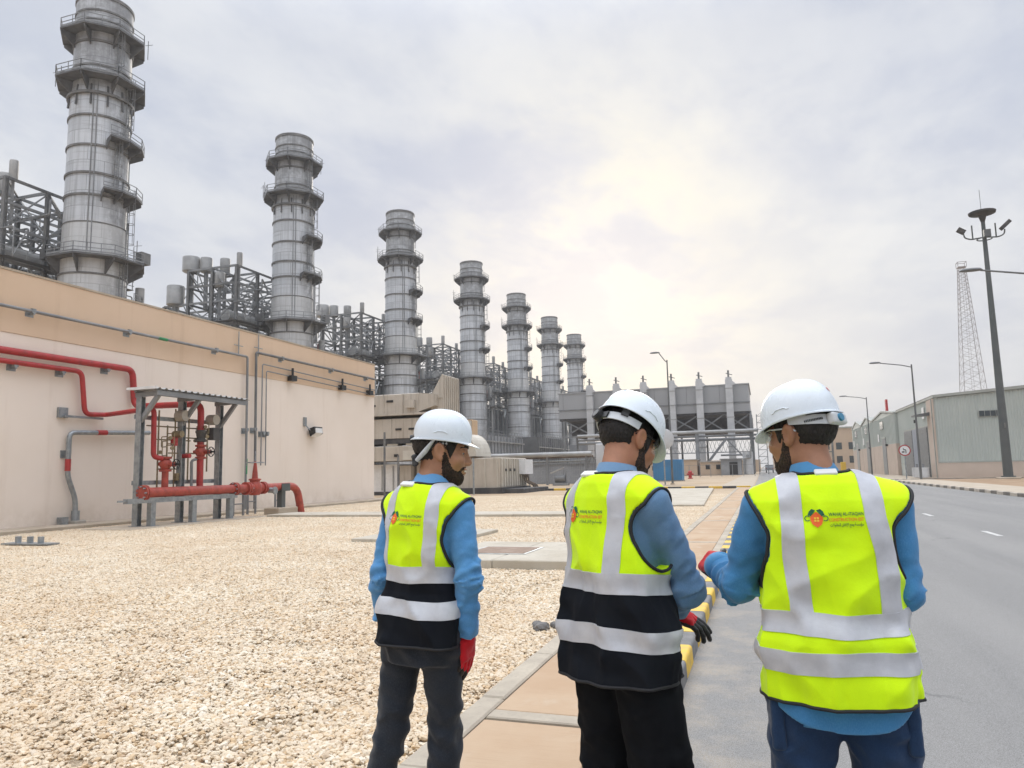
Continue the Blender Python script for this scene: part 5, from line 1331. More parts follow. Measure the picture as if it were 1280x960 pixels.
# ------------------------------------------------------------------ people: implicit surfaces meshed with surface nets
_rt = np.random.RandomState(11).rand(32, 32, 32).astype(np.float32) * 2 - 1
def vnoise(p):
    i = np.floor(p).astype(int); f = p - i; f = f * f * (3 - 2 * f); i &= 31; j = (i + 1) & 31
    x, y, z = f.T
    def g(a, b, c): return _rt[a, b, c]
    c00 = g(i[:, 0], i[:, 1], i[:, 2]) * (1 - x) + g(j[:, 0], i[:, 1], i[:, 2]) * x
    c10 = g(i[:, 0], j[:, 1], i[:, 2]) * (1 - x) + g(j[:, 0], j[:, 1], i[:, 2]) * x
    c01 = g(i[:, 0], i[:, 1], j[:, 2]) * (1 - x) + g(j[:, 0], i[:, 1], j[:, 2]) * x
    c11 = g(i[:, 0], j[:, 1], j[:, 2]) * (1 - x) + g(j[:, 0], j[:, 1], j[:, 2]) * x
    return (c00 * (1 - y) + c10 * y) * (1 - z) + (c01 * (1 - y) + c11 * y) * z
def smin(a, b, k):
    h = np.clip(.5 + .5 * (b - a) / k, 0, 1); return b * (1 - h) + a * h - k * h * (1 - h)
def smax(a, b, k): return -smin(-a, -b, k)
def cone(p, a, b, ra, rb):
    a = np.asarray(a, float); b = np.asarray(b, float); ba = b - a; pa = p - a
    t = np.clip(pa @ ba / max(ba @ ba, 1e-9), 0, 1)
    return np.linalg.norm(pa - t[:, None] * ba, axis=1) - (ra + (rb - ra) * t)
def ell(p, c, r):
    r = np.asarray(r, float); q = p - np.asarray(c, float)
    k0 = np.linalg.norm(q / r, axis=1); k1 = np.linalg.norm(q / (r * r), axis=1)
    return k0 * (k0 - 1) / np.maximum(k1, 1e-6)
def rbox(p, c, h, r):
    q = np.abs(p - np.asarray(c, float)) - (np.asarray(h, float) - r)
    return np.linalg.norm(np.maximum(q, 0), axis=1) + np.minimum(q.max(axis=1), 0) - r
def surface_nets(f, lo, hi, h):
    B = 6
    lo = np.asarray(lo, float); n = (np.ceil((np.asarray(hi) - lo) / (h * B)).astype(int)) * B
    cb = n // B
    ci = np.stack(np.meshgrid(*[np.arange(k) for k in cb], indexing='ij'), -1).reshape(-1, 3)
    cc = lo + (ci * B + (B - 1) / 2) * h
    cd = f(cc)
    D = np.repeat(np.repeat(np.repeat(cd.reshape(cb), B, 0), B, 1), B, 2).astype(np.float32)
    act = ci[np.abs(cd) < h * B * 1.9]
    off = np.stack(np.meshgrid(*[np.arange(B)] * 3, indexing='ij'), -1).reshape(-1, 3)
    idx = (act[:, None, :] * B + off[None]).reshape(-1, 3)
    for s in range(0, len(idx), 400000):
        q = idx[s:s + 400000]; D[q[:, 0], q[:, 1], q[:, 2]] = f(lo + q * h)
    S = D < 0
    cnt = np.zeros(tuple(np.array(D.shape) - 1), np.int8)
    for dx in (0, 1):
        for dy in (0, 1):
            for dz in (0, 1): cnt += S[dx:D.shape[0] - 1 + dx, dy:D.shape[1] - 1 + dy, dz:D.shape[2] - 1 + dz]
    cells = np.argwhere((cnt > 0) & (cnt < 8))
    vid = -np.ones(cnt.shape, np.int32); vid[cells[:, 0], cells[:, 1], cells[:, 2]] = np.arange(len(cells))
    acc = np.zeros((len(cells), 3)); num = np.zeros(len(cells))
    cor = [(x, y, z) for x in (0, 1) for y in (0, 1) for z in (0, 1)]
    for a in cor:
        for ax in range(3):
            if a[ax]: continue
            b = list(a); b[ax] = 1
            da = D[cells[:, 0] + a[0], cells[:, 1] + a[1], cells[:, 2] + a[2]]; db = D[cells[:, 0] + b[0], cells[:, 1] + b[1], cells[:, 2] + b[2]]
            m = (da < 0) != (db < 0); t = np.where(m, da / np.where(m, da - db, 1), 0)
            pt = np.repeat(np.array(a, float)[None], len(cells), 0); pt[:, ax] += t
            acc += pt * m[:, None]; num += m
    V = lo + (cells + acc / num[:, None]) * h
    F = []
    for ax in range(3):
        u, v = (ax + 1) % 3, (ax + 2) % 3
        sl0 = [slice(None)] * 3; sl1 = [slice(None)] * 3; sl0[ax] = slice(0, -1); sl1[ax] = slice(1, None)
        A, Bv = S[tuple(sl0)], S[tuple(sl1)]
        e = np.argwhere(A != Bv)
        e = e[(e[:, u] > 0) & (e[:, v] > 0) & (e[:, u] < cnt.shape[u]) & (e[:, v] < cnt.shape[v])]
        flip = A[e[:, 0], e[:, 1], e[:, 2]]
        def g(du, dv):
            q = e.copy(); q[:, u] -= du; q[:, v] -= dv; return vid[q[:, 0], q[:, 1], q[:, 2]]
        q = np.stack([g(1, 1), g(0, 1), g(0, 0), g(1, 0)], 1)
        q[~flip] = q[~flip][:, ::-1]
        F.append(q[(q >= 0).all(1)])
    return V, np.concatenate(F)
def mesh_obj(name, V, F, mats, parent, mi=None, smooth=True):
    me = bpy.data.meshes.new(name)
    me.vertices.add(len(V)); me.vertices.foreach_set('co', np.asarray(V, np.float32).ravel())
    F = np.asarray(F)
    me.loops.add(F.size); me.loops.foreach_set('vertex_index', F.astype(np.int32).ravel())
    me.polygons.add(len(F)); me.polygons.foreach_set('loop_start', np.arange(0, F.size, F.shape[1], dtype=np.int32))
    me.update(calc_edges=True); me.validate()
    for m in (mats if isinstance(mats, (list, tuple)) else [mats]): me.materials.append(m)
    if mi is not None: me.polygons.foreach_set('material_index', np.asarray(mi, np.int32))
    if smooth: me.polygons.foreach_set('use_smooth', np.ones(len(me.polygons), bool))
    o = bpy.data.objects.new(name, me); COL.objects.link(o); o.parent = parent
    return o
def sdf_obj(name, f, lo, hi, h, mats, parent, pick=None):
    V, F = surface_nets(f, lo, hi, h)
    mi = pick(V[F].mean(1)) if pick else None
    return mesh_obj(name, V, F, mats, parent, mi)

# cloth and skin
def cloth(name, c, c2, weave=700, rough=.85, sheen=.2, bump=.25, scale=7, emis=0):
    t = NT(name); p = t.pos(True)
    f = t.ramp(t.noise(p, scale, 5, .6), .3, .7)
    w = t.noise(p, weave, 2, .5)
    col = t.mix(f, c, c2)
    t.color(col)
    t.bump(t.math('ADD', t.math('MULTIPLY', w, .35), t.noise(p, 60, 4, .6)), bump, .003)
    t.b.inputs['Sheen Weight'].default_value = sheen
    return t.set(rough, 0, .2)
def denim(name, c, c2, pale):
    t = NT(name); p = t.pos(True)
    f = t.ramp(t.noise(p, 6, 5, .6), .3, .7)
    col = t.mix(f, c, c2)
    ed = t.n('ShaderNodeNewGeometry').outputs['Pointiness']
    col = t.mix(t.ramp(ed, .505, .56, 0, .5), col, pale)                 # rubbed fold edges
    tw = t.noise(t.mapping(p, (500, 500, 160)), 1, 2, .5)
    col = t.mix(t.ramp(tw, .45, .7, 0, .3), col, pale)
    t.color(col); t.bump(t.math('ADD', t.math('MULTIPLY', tw, .3), t.noise(p, 45, 4, .6)), .3, .004)
    t.b.inputs['Sheen Weight'].default_value = .15
    return t.set(.85, 0, .2)
def mat_vest():
    t = NT('fluorescent_vest_fabric'); p = t.pos(True)
    c = t.mix(t.ramp(t.noise(p, 5, 5, .6), .3, .7), (.70, 1.0, .004), (.63, .95, .006))
    vo = t.n('ShaderNodeTexVoronoi'); vo.inputs['Scale'].default_value = 620; t.l(p, vo.inputs['Vector'])
    c = t.mix(t.ramp(vo.outputs['Distance'], .25, .7, 0, .22), c, (.50, .74, .004))          # open knit
    c = t.mix(t.ramp(t.noise(p, 9, 6, .7), .62, .85, 0, .25), c, (.52, .66, .05))
    t.color(c); t.bump(t.math('ADD', t.math('MULTIPLY', vo.outputs['Distance'], .25), t.noise(p, 50, 4, .6)), .3, .003)
    t.b.inputs['Sheen Weight'].default_value = .1
    return t.set(.75, 0, .2)
M['vest_yellow'] = mat_vest()
M['vest_black'] = cloth('black_vest_fabric', (.0045, .006, .010), (.008, .010, .014), 900, .9, .0, .3)
M['piping'] = simple('black_piping', (.012, .012, .014), None, 9, .7)
def mat_reflect():
    t = NT('silver_reflective_tape'); p = t.pos(True)
    c = t.mix(t.ramp(t.noise(p, 14, 5, .6), .3, .7), (.56, .57, .60), (.47, .48, .51))
    t.color(c)
    h = t.noise(t.mapping(p, (240, 240, 240)), 1, 2, .5)
    t.bump(t.math('ADD', t.math('MULTIPLY', h, .2), t.noise(p, 30, 3, .6)), .25, .003)
    return t.set(.5, .15, .5)
M['reflective'] = mat_reflect()
M['shirt_sky'] = denim('sky_blue_denim', (.085, .265, .52), (.070, .225, .46), (.17, .38, .64))
M['shirt_grey'] = denim('greyish_blue_shirt', (.125, .235, .385), (.10, .195, .33), (.2, .32, .47))
M['shirt_blue'] = denim('strong_blue_shirt', (.055, .215, .43), (.045, .175, .36), (.11, .31, .54))
M['jeans_dark'] = denim('washed_black_jeans', (.022, .028, .038), (.014, .018, .026), (.06, .068, .082))
M['trouser_black'] = cloth('black_trousers', (.003, .0035, .005), (.006, .007, .009), 800, .95, .0, .3)
M['trouser_navy'] = denim('navy_work_trousers', (.016, .040, .095), (.012, .030, .072), (.03, .065, .13))
M['boot'] = simple('black_boot_leather', (.015, .014, .013), (.03, .028, .026), 20, .5, obj=True)
def mat_helmet():
    t = NT('white_helmet_shell'); p = t.pos(True)
    c = t.mix(t.ramp(t.noise(p, 4, 4, .6), .3, .7), (.69, .745, .79), (.645, .70, .745))
    sc1 = t.ramp(t.noise(t.mapping(p, (40, 8, 30)), 1, 5, .7), .64, .74, 0, .45)
    c = t.mix(sc1, c, (.46, .46, .45))
    c = t.mix(t.ramp(t.noise(p, 16, 6, .7), .60, .78, 0, .4), c, (.56, .53, .48))
    t.color(c); t.bump(t.noise(p, 70, 3, .6), .05, .001)
    return t.set(t.ramp(t.noise(p, 12, 5, .65), .35, .7, .2, .42), 0, .5)
M['helmet'] = mat_helmet()
M['helmet_in'] = simple('helmet_liner', (.03, .03, .032), (.06, .06, .06), 30, .8, obj=True)
M['strap_grey'] = simple('pale_grey_strap', (.55, .57, .58), (.45, .47, .48), 12, .5, obj=True)
M['knob_blue'] = simple('blue_knob', (.04, .22, .36), None, 5, .4, obj=True)
M['glove_red'] = cloth('red_knit_glove', (.60, .012, .022), (.46, .010, .018), 500, .85, .2, .5, 30)
M['glove_black'] = simple('black_rubber_palm', (.014, .013, .015), (.03, .028, .03), 60, .5, 0, .4, 300, .002, obj=True)
M['print_orange'] = simple('orange_print', (.85, .14, .02), None, 3, .7, obj=True)
M['print_green'] = simple('dark_green_print', (.01, .12, .06), None, 3, .7, obj=True)
M['print_yellow'] = simple('yellow_print', (.9, .62, .05), None, 3, .7, obj=True)
M['print_red'] = simple('red_print', (.7, .04, .07), None, 3, .6, obj=True)
M['print_grey'] = simple('grey_print', (.32, .34, .36), None, 3, .6, obj=True)
M['tooth'] = simple('teeth', (.75, .70, .62), None, 3, .3, obj=True)
M['eye_white'] = simple('eye', (.42, .38, .34), None, 3, .25, obj=True)
M['iris'] = simple('dark_iris', (.02, .012, .008), None, 3, .15, obj=True)
M['frame_black'] = simple('spectacle_frame', (.01, .01, .011), None, 3, .3, obj=True)
def mat_lens():
    t = NT('clear_safety_lens'); t.m.node_tree.nodes.remove(t.b)
    tr = t.n('ShaderNodeBsdfTransparent'); tr.inputs[0].default_value = (.93, .95, .95, 1)
    gl = t.n('ShaderNodeBsdfGlossy'); gl.inputs['Roughness'].default_value = .08
    mx = t.n('ShaderNodeMixShader'); lw = t.n('ShaderNodeLayerWeight'); lw.inputs[0].default_value = .35
    t.l(t.ramp(lw.outputs['Facing'], 0, 1, .10, .5), mx.inputs[0]); t.l(tr.outputs[0], mx.inputs[1]); t.l(gl.outputs[0], mx.inputs[2])
    o = [n for n in t.t.nodes if n.type == 'OUTPUT_MATERIAL'][0]; t.l(mx.outputs[0], o.inputs[0])
    return t.m
M['lens'] = mat_lens()
def mat_skin(name, c, c2, red):
    t = NT(name); p = t.pos(True)
    col = t.mix(t.ramp(t.noise(p, 22, 5, .6), .3, .7), c, c2)
    col = t.mix(t.ramp(t.noise(p, 11, 3, .6), .5, .75, 0, .4), col, red)
    t.color(col); t.bump(t.noise(p, 420, 3, .6), .12, .0015)
    t.b.inputs['Subsurface Weight'].default_value = .12
    t.b.inputs['Subsurface Radius'].default_value = (.012, .005, .003); t.b.inputs['Subsurface Scale'].default_value = .6
    return t.set(.48, 0, .4)
M['skin_a'] = mat_skin('brown_skin_light', (.40, .205, .120), (.33, .165, .095), (.44, .20, .13))
M['skin_b'] = mat_skin('brown_skin_warm', (.38, .175, .098), (.31, .14, .078), (.42, .17, .10))
M['skin_c'] = mat_skin('brown_skin_deep', (.36, .175, .100), (.29, .14, .08), (.40, .17, .11))
def mat_hair():
    t = NT('black_hair'); p = t.pos(True)
    n = t.noise(t.mapping(p, (260, 260, 60)), 1, 4, .7)
    t.color(t.mix(t.ramp(n, .35, .7), (.006, .005, .0045), (.028, .022, .019))); t.bump(n, .9, .004)
    return t.set(.6, 0, .4)
M['hair'] = mat_hair()
def mat_beard():
    t = NT('short_beard'); p = t.pos(True)
    n = t.noise(t.mapping(p, (320, 320, 140)), 1, 4, .7)
    t.color(t.mix(t.ramp(n, .42, .66), (.013, .010, .008), (.085, .046, .030))); t.bump(n, .9, .003)
    return t.set(.7, 0, .3)
M['beard'] = mat_beard()

AR = np.array
def rotz(a): return AR([[math.cos(a), -math.sin(a), 0], [math.sin(a), math.cos(a), 0], [0, 0, 1]])
def rotx(a): return AR([[1, 0, 0], [0, math.cos(a), -math.sin(a)], [0, math.sin(a), math.cos(a)]])
def roty(a): return AR([[math.cos(a), 0, math.sin(a)], [0, 1, 0], [-math.sin(a), 0, math.cos(a)]])

def head_sdf(q):
    """head-local: origin between the ears, face towards +Y"""
    d = ell(q, (0, -.014, .032), (.077, .098, .088))
    d = smin(d, ell(q, (0, .032, -.045), (.058, .066, .075)), .035)
    d = smin(d, ell(q, (0, .070, -.098), (.024, .022, .020)), .03)
    d = smin(d, ell(q, (0, .0, -.065), (.058, .050, .045)), .03)
    for s in (-1, 1):
        d = smin(d, ell(q, (s * .040, .062, -.026), (.026, .026, .024)), .022)
        d = smin(d, cone(q, (s * .012, .088, .028), (s * .042, .076, .030), .009, .008), .012)
        d = smax(d, -ell(q, (s * .031, .101, .006), (.018, .016, .012)), .012)
        d = smin(d, ell(q, (s * .030, .080, .012), (.017, .012, .007)), .006)
    d = smin(d, cone(q, (0, .089, .012), (0, .1075, -.028), .0085, .0130), .014)
    for s in (-1, 1): d = smin(d, ell(q, (s * .013, .099, -.032), (.010, .012, .009)), .008)
    d = smin(d, ell(q, (0, .094, -.056), (.025, .012, .0065)), .007)
    d = smin(d, ell(q, (0, .092, -.069), (.022, .012, .0075)), .007)
    for s in (-1, 1):
        c, sn = math.cos(.28), math.sin(.28)
        e = q - AR([s * .080, -.008, -.002]); e = e @ roty(s * .25) @ rotx(-.2).T
        ear = ell(e, (0, 0, 0), (.011, .021, .034)); ear = smax(ear, -ell(e, (s * .012, .004, .004), (.009, .012, .021)), .006)
        ear = smin(ear, ell(e, (s * .002, .004, -.026), (.007, .010, .010)), .008)
        d = smin(d, ear, .010)
    return d
FING = [(.032, .042, .026, .020, .0088), (.011, .046, .030, .022, .0092), (-.010, .043, .027, .021, .0088), (-.030, .034, .021, .018, .0078)]
def hand_joints(curl, thumb=(.6, .5)):
    """wrist at the origin, +X to the fingers, +Y thumb side, +Z back of the hand"""
    chains = []
    for k, (y, a, b, c, r) in enumerate(FING):
        p = AR([.088 - abs(y - .01) * .25, y, 0.]); ang = 0; pts = [p]; sp = (y) * 2.2
        for L, w in ((a, 1.0), (b, 1.25), (c, .8)):
            ang += curl[k] * w
            p = p + L * AR([math.cos(ang) * math.cos(sp * .2), math.sin(sp * .2), -math.sin(ang)]); pts.append(p)
        chains.append((pts, r))
    t0 = AR([.022, .034, -.008]); t1 = t0 + .044 * AR([math.cos(thumb[0]), math.sin(thumb[0]), -.35]); t2 = t1 + .032 * AR([math.cos(thumb[0] * .5), math.sin(thumb[0] * .5), -thumb[1]]); t3 = t2 + .024 * AR([math.cos(thumb[0] * .3), math.sin(thumb[0] * .2), -thumb[1]])
    chains.append(([t0, t1, t2, t3], .0105))
    return chains
def hand_sdf(q, chains, grow=0.0):
    d = rbox(q, (.048, .001, -.001), (.044, .041, .0145), .014)
    d = smin(d, ell(q, (.03, .028, -.008), (.030, .018, .015)), .02)
    d = smin(d, cone(q, (-.035, 0, 0), (.02, 0, 0), .026, .027), .02)
    for pts, r in chains:
        g = None
        for k in range(3):
            e = cone(q, pts[k], pts[k + 1], r * (1 - .06 * k), r * (1 - .06 * (k + 1))); g = e if g is None else np.minimum(g, e)
        e = cone(q, pts[0] + AR([-.025, 0, 0]) if pts[0][0] > .05 else pts[0], pts[0], .009, r)
        g = np.minimum(g, e) if pts[0][0] > .05 else g
        d = smin(d, g, .006)
    return d - grow

def person(S):
    th = S['view'] + S['turn']
    root = thing('person', S['label'], 'person', (0, 0, 0))
    def V(r, a, u): return rotz(-S['turn']) @ AR([r, a, 0]) + AR([0, 0, u])
    g = S.get('girth', 1.0); gw = S.get('wide', 1.0)
    TZ = AR([.70, .80, .90, .98, 1.06, 1.16, 1.26, 1.34, 1.41, 1.46, 1.52])
    RX = AR([.165, .168, .172, .160, .150, .155, .168, .176, .165, .12, .07]) * gw
    RY = AR([.110, .116, .122, .112, .105, .112, .120, .120, .104, .085, .065]) * g
    CY = AR([-.005, -.008, -.012, -.008, .0, .0, -.002, -.005, -.008, -.012, -.005])
    def loft(p, rx, ry, cy, off, z0, z1, cx=0.):
        z = p[:, 2]; a = np.interp(z, TZ, rx) + off; b = np.interp(z, TZ, ry) + off; c = np.interp(z, TZ, cy)
        x = p[:, 0] - cx; y = p[:, 1] - c
        k0 = ((np.abs(x) / a) ** 2.4 + (np.abs(y) / b) ** 2.4) ** (1 / 2.4)
        d = (k0 - 1) * np.minimum(a, b) * (.75 + .25 * np.clip(np.abs(x) / np.maximum(np.hypot(x, y), 1e-5), 0, 1))
        return np.maximum(d, np.maximum(z0 - z, z - z1))
    sh = {1: AR([.178 * gw, -.005, 1.385]), -1: AR([-.178 * gw, -.005, 1.385])}
    for s in (1, -1):
        if ('sh', s) in S: sh[s] = sh[s] + AR(S[('sh', s)])
    el = {s: V(*S[('elbow', s)]) for s in (1, -1)}; wr = {s: V(*S[('wrist', s)]) for s in (1, -1)}
    nb = AR([0, -.015, 1.45]); hp = V(*S['neck_off'], 0) + AR([0, .0, 1.515])
    HR = rotz(S['head_yaw']) @ rotx(-S['head_pitch']) @ roty(S.get('head_roll', 0))
    hs = S.get('hs', 1.06); hc = hp + HR @ AR([0, .018, .112 * hs]) - AR([0, 0, .012])
    def toh(p): return (p - hc) @ HR / hs
    LV = V if S.get('legs_view') else (lambda *a: AR(a)); legs = {s: [AR([s * .092, -.005, .90]), LV(*S[('knee', s)]), LV(*S[('ankle', s)])] for s in (1, -1)}
    # hands
    hf = {}
    for s in (1, -1):
        X = V(*S[('hdir', s)]); X = X / np.linalg.norm(X); Z = V(*S[('hback', s)]); Z = Z - X * (Z @ X); Z /= np.linalg.norm(Z); Y = np.cross(Z, X)
        mir = 1.0 if np.dot(Y, V(*S[('hthumb', s)])) > 0 else -1.0     # left/right hand
        hf[s] = (np.stack([X, Y * mir, Z], 1), hand_joints(S[('curl', s)], S.get(('thumb', s), (.75, .45))))
    def toW(p, s): return (p - wr[s]) @ hf[s][0]
    def shoulders(p, r):
        d = cone(p, (0, -.012, 1.430), sh[1] + AR([-.005, 0, .0]), .056 + r, .054 + r)
        return smin(d, cone(p, (0, -.012, 1.430), sh[-1] + AR([.005, 0, .0]), .056 + r, .054 + r), .02)
    # ---- body: one continuous surface from head to feet
    def body(p):
        d = loft(p, RX, RY, CY, -.020, .80, 1.47)
        d = smin(d, shoulders(p, -.012), .05)
        d = smin(d, cone(p, nb, hp + HR @ AR([0, -.005, .05]), .058, .056), .02)
        for s in (1, -1):
            d = smin(d, cone(p, sh[s], el[s], .044, .034), .03); d = smin(d, cone(p, el[s], wr[s], .034, .026), .015)
            L = legs[s]; d = smin(d, cone(p, L[0], L[1], .068, .044), .04); d = smin(d, cone(p, L[1], L[2], .044, .034), .02)
            d = smin(d, cone(p, L[2] + AR([0, -.03, -.05]), L[2] + AR([0, .15, -.06]), .032, .026), .02)
            q = toW(p, s); near = np.abs(q).max(1) < .3
            if near.any():
                hd = hand_sdf(q[near], hf[s][1], -.0015); d[near] = smin(d[near], hd, .012)
        q = toh(p); near = np.abs(q).max(1) < .25
        if near.any(): d[near] = smin(d[near], head_sdf(q[near]) * hs, .022)
        return d
    pts = np.stack([hc + .2, hc - .2] + [x + d for s in (1, -1) for x in (el[s], wr[s], wr[s] + V(*S[('hdir', s)]) * .18) for d in (.08, -.08)] + [legs[s][k] + d for s in (1, -1) for k in (0, 1, 2) for d in (.22, -.2)] + [AR([.3, .2, 1.5]), AR([-.3, -.2, .9])])
    lo, hi = pts.min(0), pts.max(0); lo[2] = -.02
    sdf_obj('body', body, lo, hi, .0042, M[S['skin']], root)
    # ---- eyes, brows, teeth
    eo = {}
    for s in (1, -1):
        b_ = MB(); b_.lathe([(0.0001, -.0125)] + [(.0125 * math.sin(t), -.0125 * math.cos(t)) for t in [PI * k / 10 for k in range(1, 10)]] + [(.0001, .0125)], 14)
        mi = []
        e = b_.build('eye', [M['eye_white'], M['iris']], root, smooth=80, world=False)
        mi = [1 if (sum(e.data.vertices[v].co.z for v in f.vertices) / len(f.vertices)) > .0075 else 0 for f in e.data.polygons]
        e.data.polygons.foreach_set('material_index', mi)
        e.matrix_local = Matrix.Translation(Vector(hc + hs * HR @ AR([s * .031, .0755, .006]))) @ Matrix((HR @ rotx(-PI / 2 + .1)).tolist()).to_4x4()
    def patch_from_head(name, off, keep, mat, h, noise=.0, nsc=300, lo=(-.12, -.14, -.2), hi=(.12, .15, .16), fade=.022):
        """a shell that follows the head where keep() is negative"""
        def f(q):
            kq = keep(q)
            d = head_sdf(q) - (off + .001) * np.clip(-kq / fade, 0, 1) ** .7 + .001
            if noise: d = d + vnoise(q * nsc) * noise
            return np.maximum(d, kq)
        Vv, F = surface_nets(f, lo, hi, h); Vv = hs * Vv @ HR.T + hc
        return mesh_obj(name, Vv, F, M[mat], root)
    def hair_keep(q):
        y, z = q[:, 1], q[:, 2]
        line = np.interp(y, [-.12, -.07, -.03, .0, .02, .035, .06, .075, .1], S.get('hairline', [-.070, -.060, -.035, .012, .012, -.01, .045, .062, .075]))
        ear = .012 - np.hypot(np.hypot((y + .010) / 1.0, (z + .0) / 1.35), 0) + .012
        k = line - z
        side = np.abs(q[:, 0]) > .06
        return np.where(side, np.maximum(k, .022 - np.hypot(y + .010, (z + .004) / 1.5)), k)
    patch_from_head('hair', S.get('hair_off', .0075), hair_keep, 'hair', .0042, .004, 260, fade=.034)
    def beard_keep(q):
        y, z, x = q[:, 1], q[:, 2], np.abs(q[:, 0])
        up = np.interp(y, [-.02, .010, .022, .040, .060, .075, .088, .12], S.get('beard_line', [.0, .004, -.006, -.050, -.072, -.072, -.046, -.044]))
        k = np.maximum(z - up, .004 - y)
        mouth = np.hypot(np.maximum(x - .016, 0), (z + .0625) / 1.0) - .0105
        cheek = np.where(y > .06, np.maximum(.0, 0), 0)
        nose = np.where((z > -.044) & (x < .03), .01, -1)
        return np.maximum(np.maximum(k, -mouth), nose)
    patch_from_head('beard', S.get('beard_off', .004), beard_keep, 'beard', .0034, .003, 330)
    for s in (1, -1):
        pt = [hc + hs * HR @ AR([s * x, y, z]) for x, y, z in ((.012, .098, .026), (.026, .095, .031), (.042, .082, .029), (.052, .068, .022))]
        MB().tube(pt, [.0035, .0055, .005, .002], 7).build('eyebrow', M['hair'], root, smooth=60, world=False)
    if S.get('teeth'):
        m = MB()
        for k in range(7):
            a = (k - 3) * .0062; m.box(a - .0028, .100 - abs(k - 3) * .0012, -.0655, a + .0028, .1055 - abs(k - 3) * .0016, -.0585)
        t = m.build('teeth', M['tooth'], root, world=False); t.matrix_local = Matrix.Translation(Vector(hc)) @ Matrix((HR * hs).tolist()).to_4x4()
    # ---- shirt
    rsl = S.get('sleeve', 1.0); ztail = S['tail']
    def sleeve(p, s):
        A, E, W = sh[s], el[s], wr[s]
        We = E + (W - E) * S.get('sleeve_len', .93)
        er = .055 * rsl * S.get(('el_r', s), 1.0); u = cone(p, A, E, .060 * rsl, er); l = cone(p, E, We, er, .045 * rsl)
        d = smin(u, l, .03)
        d = np.maximum(d, (p - We) @ ((We - E) / np.linalg.norm(We - E)) - .0)
        near = d < .05
        if near.any():
            q = p[near]
            ax = (E - A) / np.linalg.norm(E - A); ax2 = (W - E) / np.linalg.norm(W - E)
            t = np.where(u[near] < l[near], (q - E) @ ax, (q - E) @ ax2)
            k = np.exp(-(t / .10) ** 2) + .8 * np.exp(-((t - .2) / .06) ** 2) * (u[near] >= l[near]) + .30
            r = q - E
            n = vnoise(np.stack([t * 34 + r[:, 0] * 16, r[:, 1] * 15 + r[:, 0] * 8, r[:, 0] * 12 - t * 6], 1) + 5 * s + S['seed']) * .015
            n += vnoise(q * 22 + 3 + S['seed']) * .008
            n += vnoise(np.stack([t * 70 - r[:, 1] * 30, r[:, 1] * 24, r[:, 0] * 24], 1) + 9) * .0035
            rg = np.abs(vnoise(np.stack([t * 26 + r[:, 0] * 14, r[:, 1] * 12 - t * 8, r[:, 0] * 12 + t * 5], 1) + 17 + S['seed']))
            n += (.30 - rg) * -.013
            d[near] = d[near] + np.clip(n * k * S.get('fold', 1.0) * S.get(('foldk', s), 1.0), -.017, .009)
        return d
    def shirt(p):
        d = loft(p, RX, RY, CY, .004, ztail, 1.475)
        if 'tail_flare' in S:
            tl = np.maximum(loft(p, np.maximum(RX + S['tail_flare'], np.where(TZ < .99, .092 + S['leg_r'][0] + .004, 0)), np.maximum(RY + S['tail_flare'], np.where(TZ < .99, S['leg_r'][0] + .03, 0)), CY, .0, ztail - .1, 1.05), ztail + .05 * np.clip(np.abs(p[:, 0]) / (.18 * gw), 0, 1.4) ** 3 - p[:, 2])
            d = np.minimum(d, tl + vnoise(p * AR([16, 16, 5]) + 3) * .006)
        d = smin(d, shoulders(p, .004), .05)
        for s in (1, -1): d = smin(d, sleeve(p, s), .022)
        return np.maximum(d, p[:, 2] - 1.478)
    slo = np.stack([el[1], el[-1], wr[1], wr[-1], AR([-.26 * gw, -.2, ztail]), AR([.26 * gw, .2, 1.5])]).min(0) - .09; shi = np.stack([el[1], el[-1], wr[1], wr[-1], AR([.26 * gw, .2, 1.5])]).max(0) + .09
    sdf_obj('shirt', shirt, slo, shi, .0058, M[S['shirt']], root)
    # sewn sleeve seams
    for s in (1, -1):
        ax = (el[s] - sh[s]) / np.linalg.norm(el[s] - sh[s]); ua = np.cross(ax, [0, 1., 0]); ua /= np.linalg.norm(ua); ub = np.cross(ax, ua)
        for nm, c0, n_ in (('sleeve_seam', sh[s] + ax * .055, 40),):
            al = np.linspace(0, 2 * PI, n_ + 1)[:-1]; dirs = np.cos(al)[:, None] * ua + np.sin(al)[:, None] * ub
            tt = np.linspace(.0, .16, 80); P = c0 + dirs[:, None, :] * tt[None, :, None]
            dd = shirt(P.reshape(-1, 3)).reshape(n_, 80); k = (dd > 0).argmax(1); ok = (dd > 0).any(1) & (dd[:, 0] < 0)
            Q = (c0 + dirs * tt[k][:, None])[ok]
            if len(Q) > 30: MB().tube([tuple(x) for x in Q], .0022, 6, closed=True).build(nm, M[S['shirt']], root, smooth=60, world=False)
    # collar and cuffs
    nd = (hp - nb); nd[2] = 0
    m = MB(); n = 36; prof = [(.062, 1.44), (.061, 1.50), (.063, 1.530), (.068, 1.534), (.075, 1.51), (.088, 1.474), (.084, 1.470), (.074, 1.495)]
    vs = []
    for r, z in prof:
        for i in range(n):
            a = 2 * PI * i / n; fr = .5 + .5 * math.sin(a)
            zz = z - .030 * fr + nd[2]; k = (z - 1.435) / .08
            vs.append((r * math.cos(a) * 1.04 + nd[0] * k * .7, r * 1.0 * math.sin(a) - .010 + nd[1] * k * .7, zz))
    m.add(vs, [(j * n + i, j * n + (i + 1) % n, (j + 1) * n + (i + 1) % n, (j + 1) * n + i) for j in range(len(prof) - 1) for i in range(n)])
    m.build('collar', M[S['shirt']], root, smooth=60, world=False)
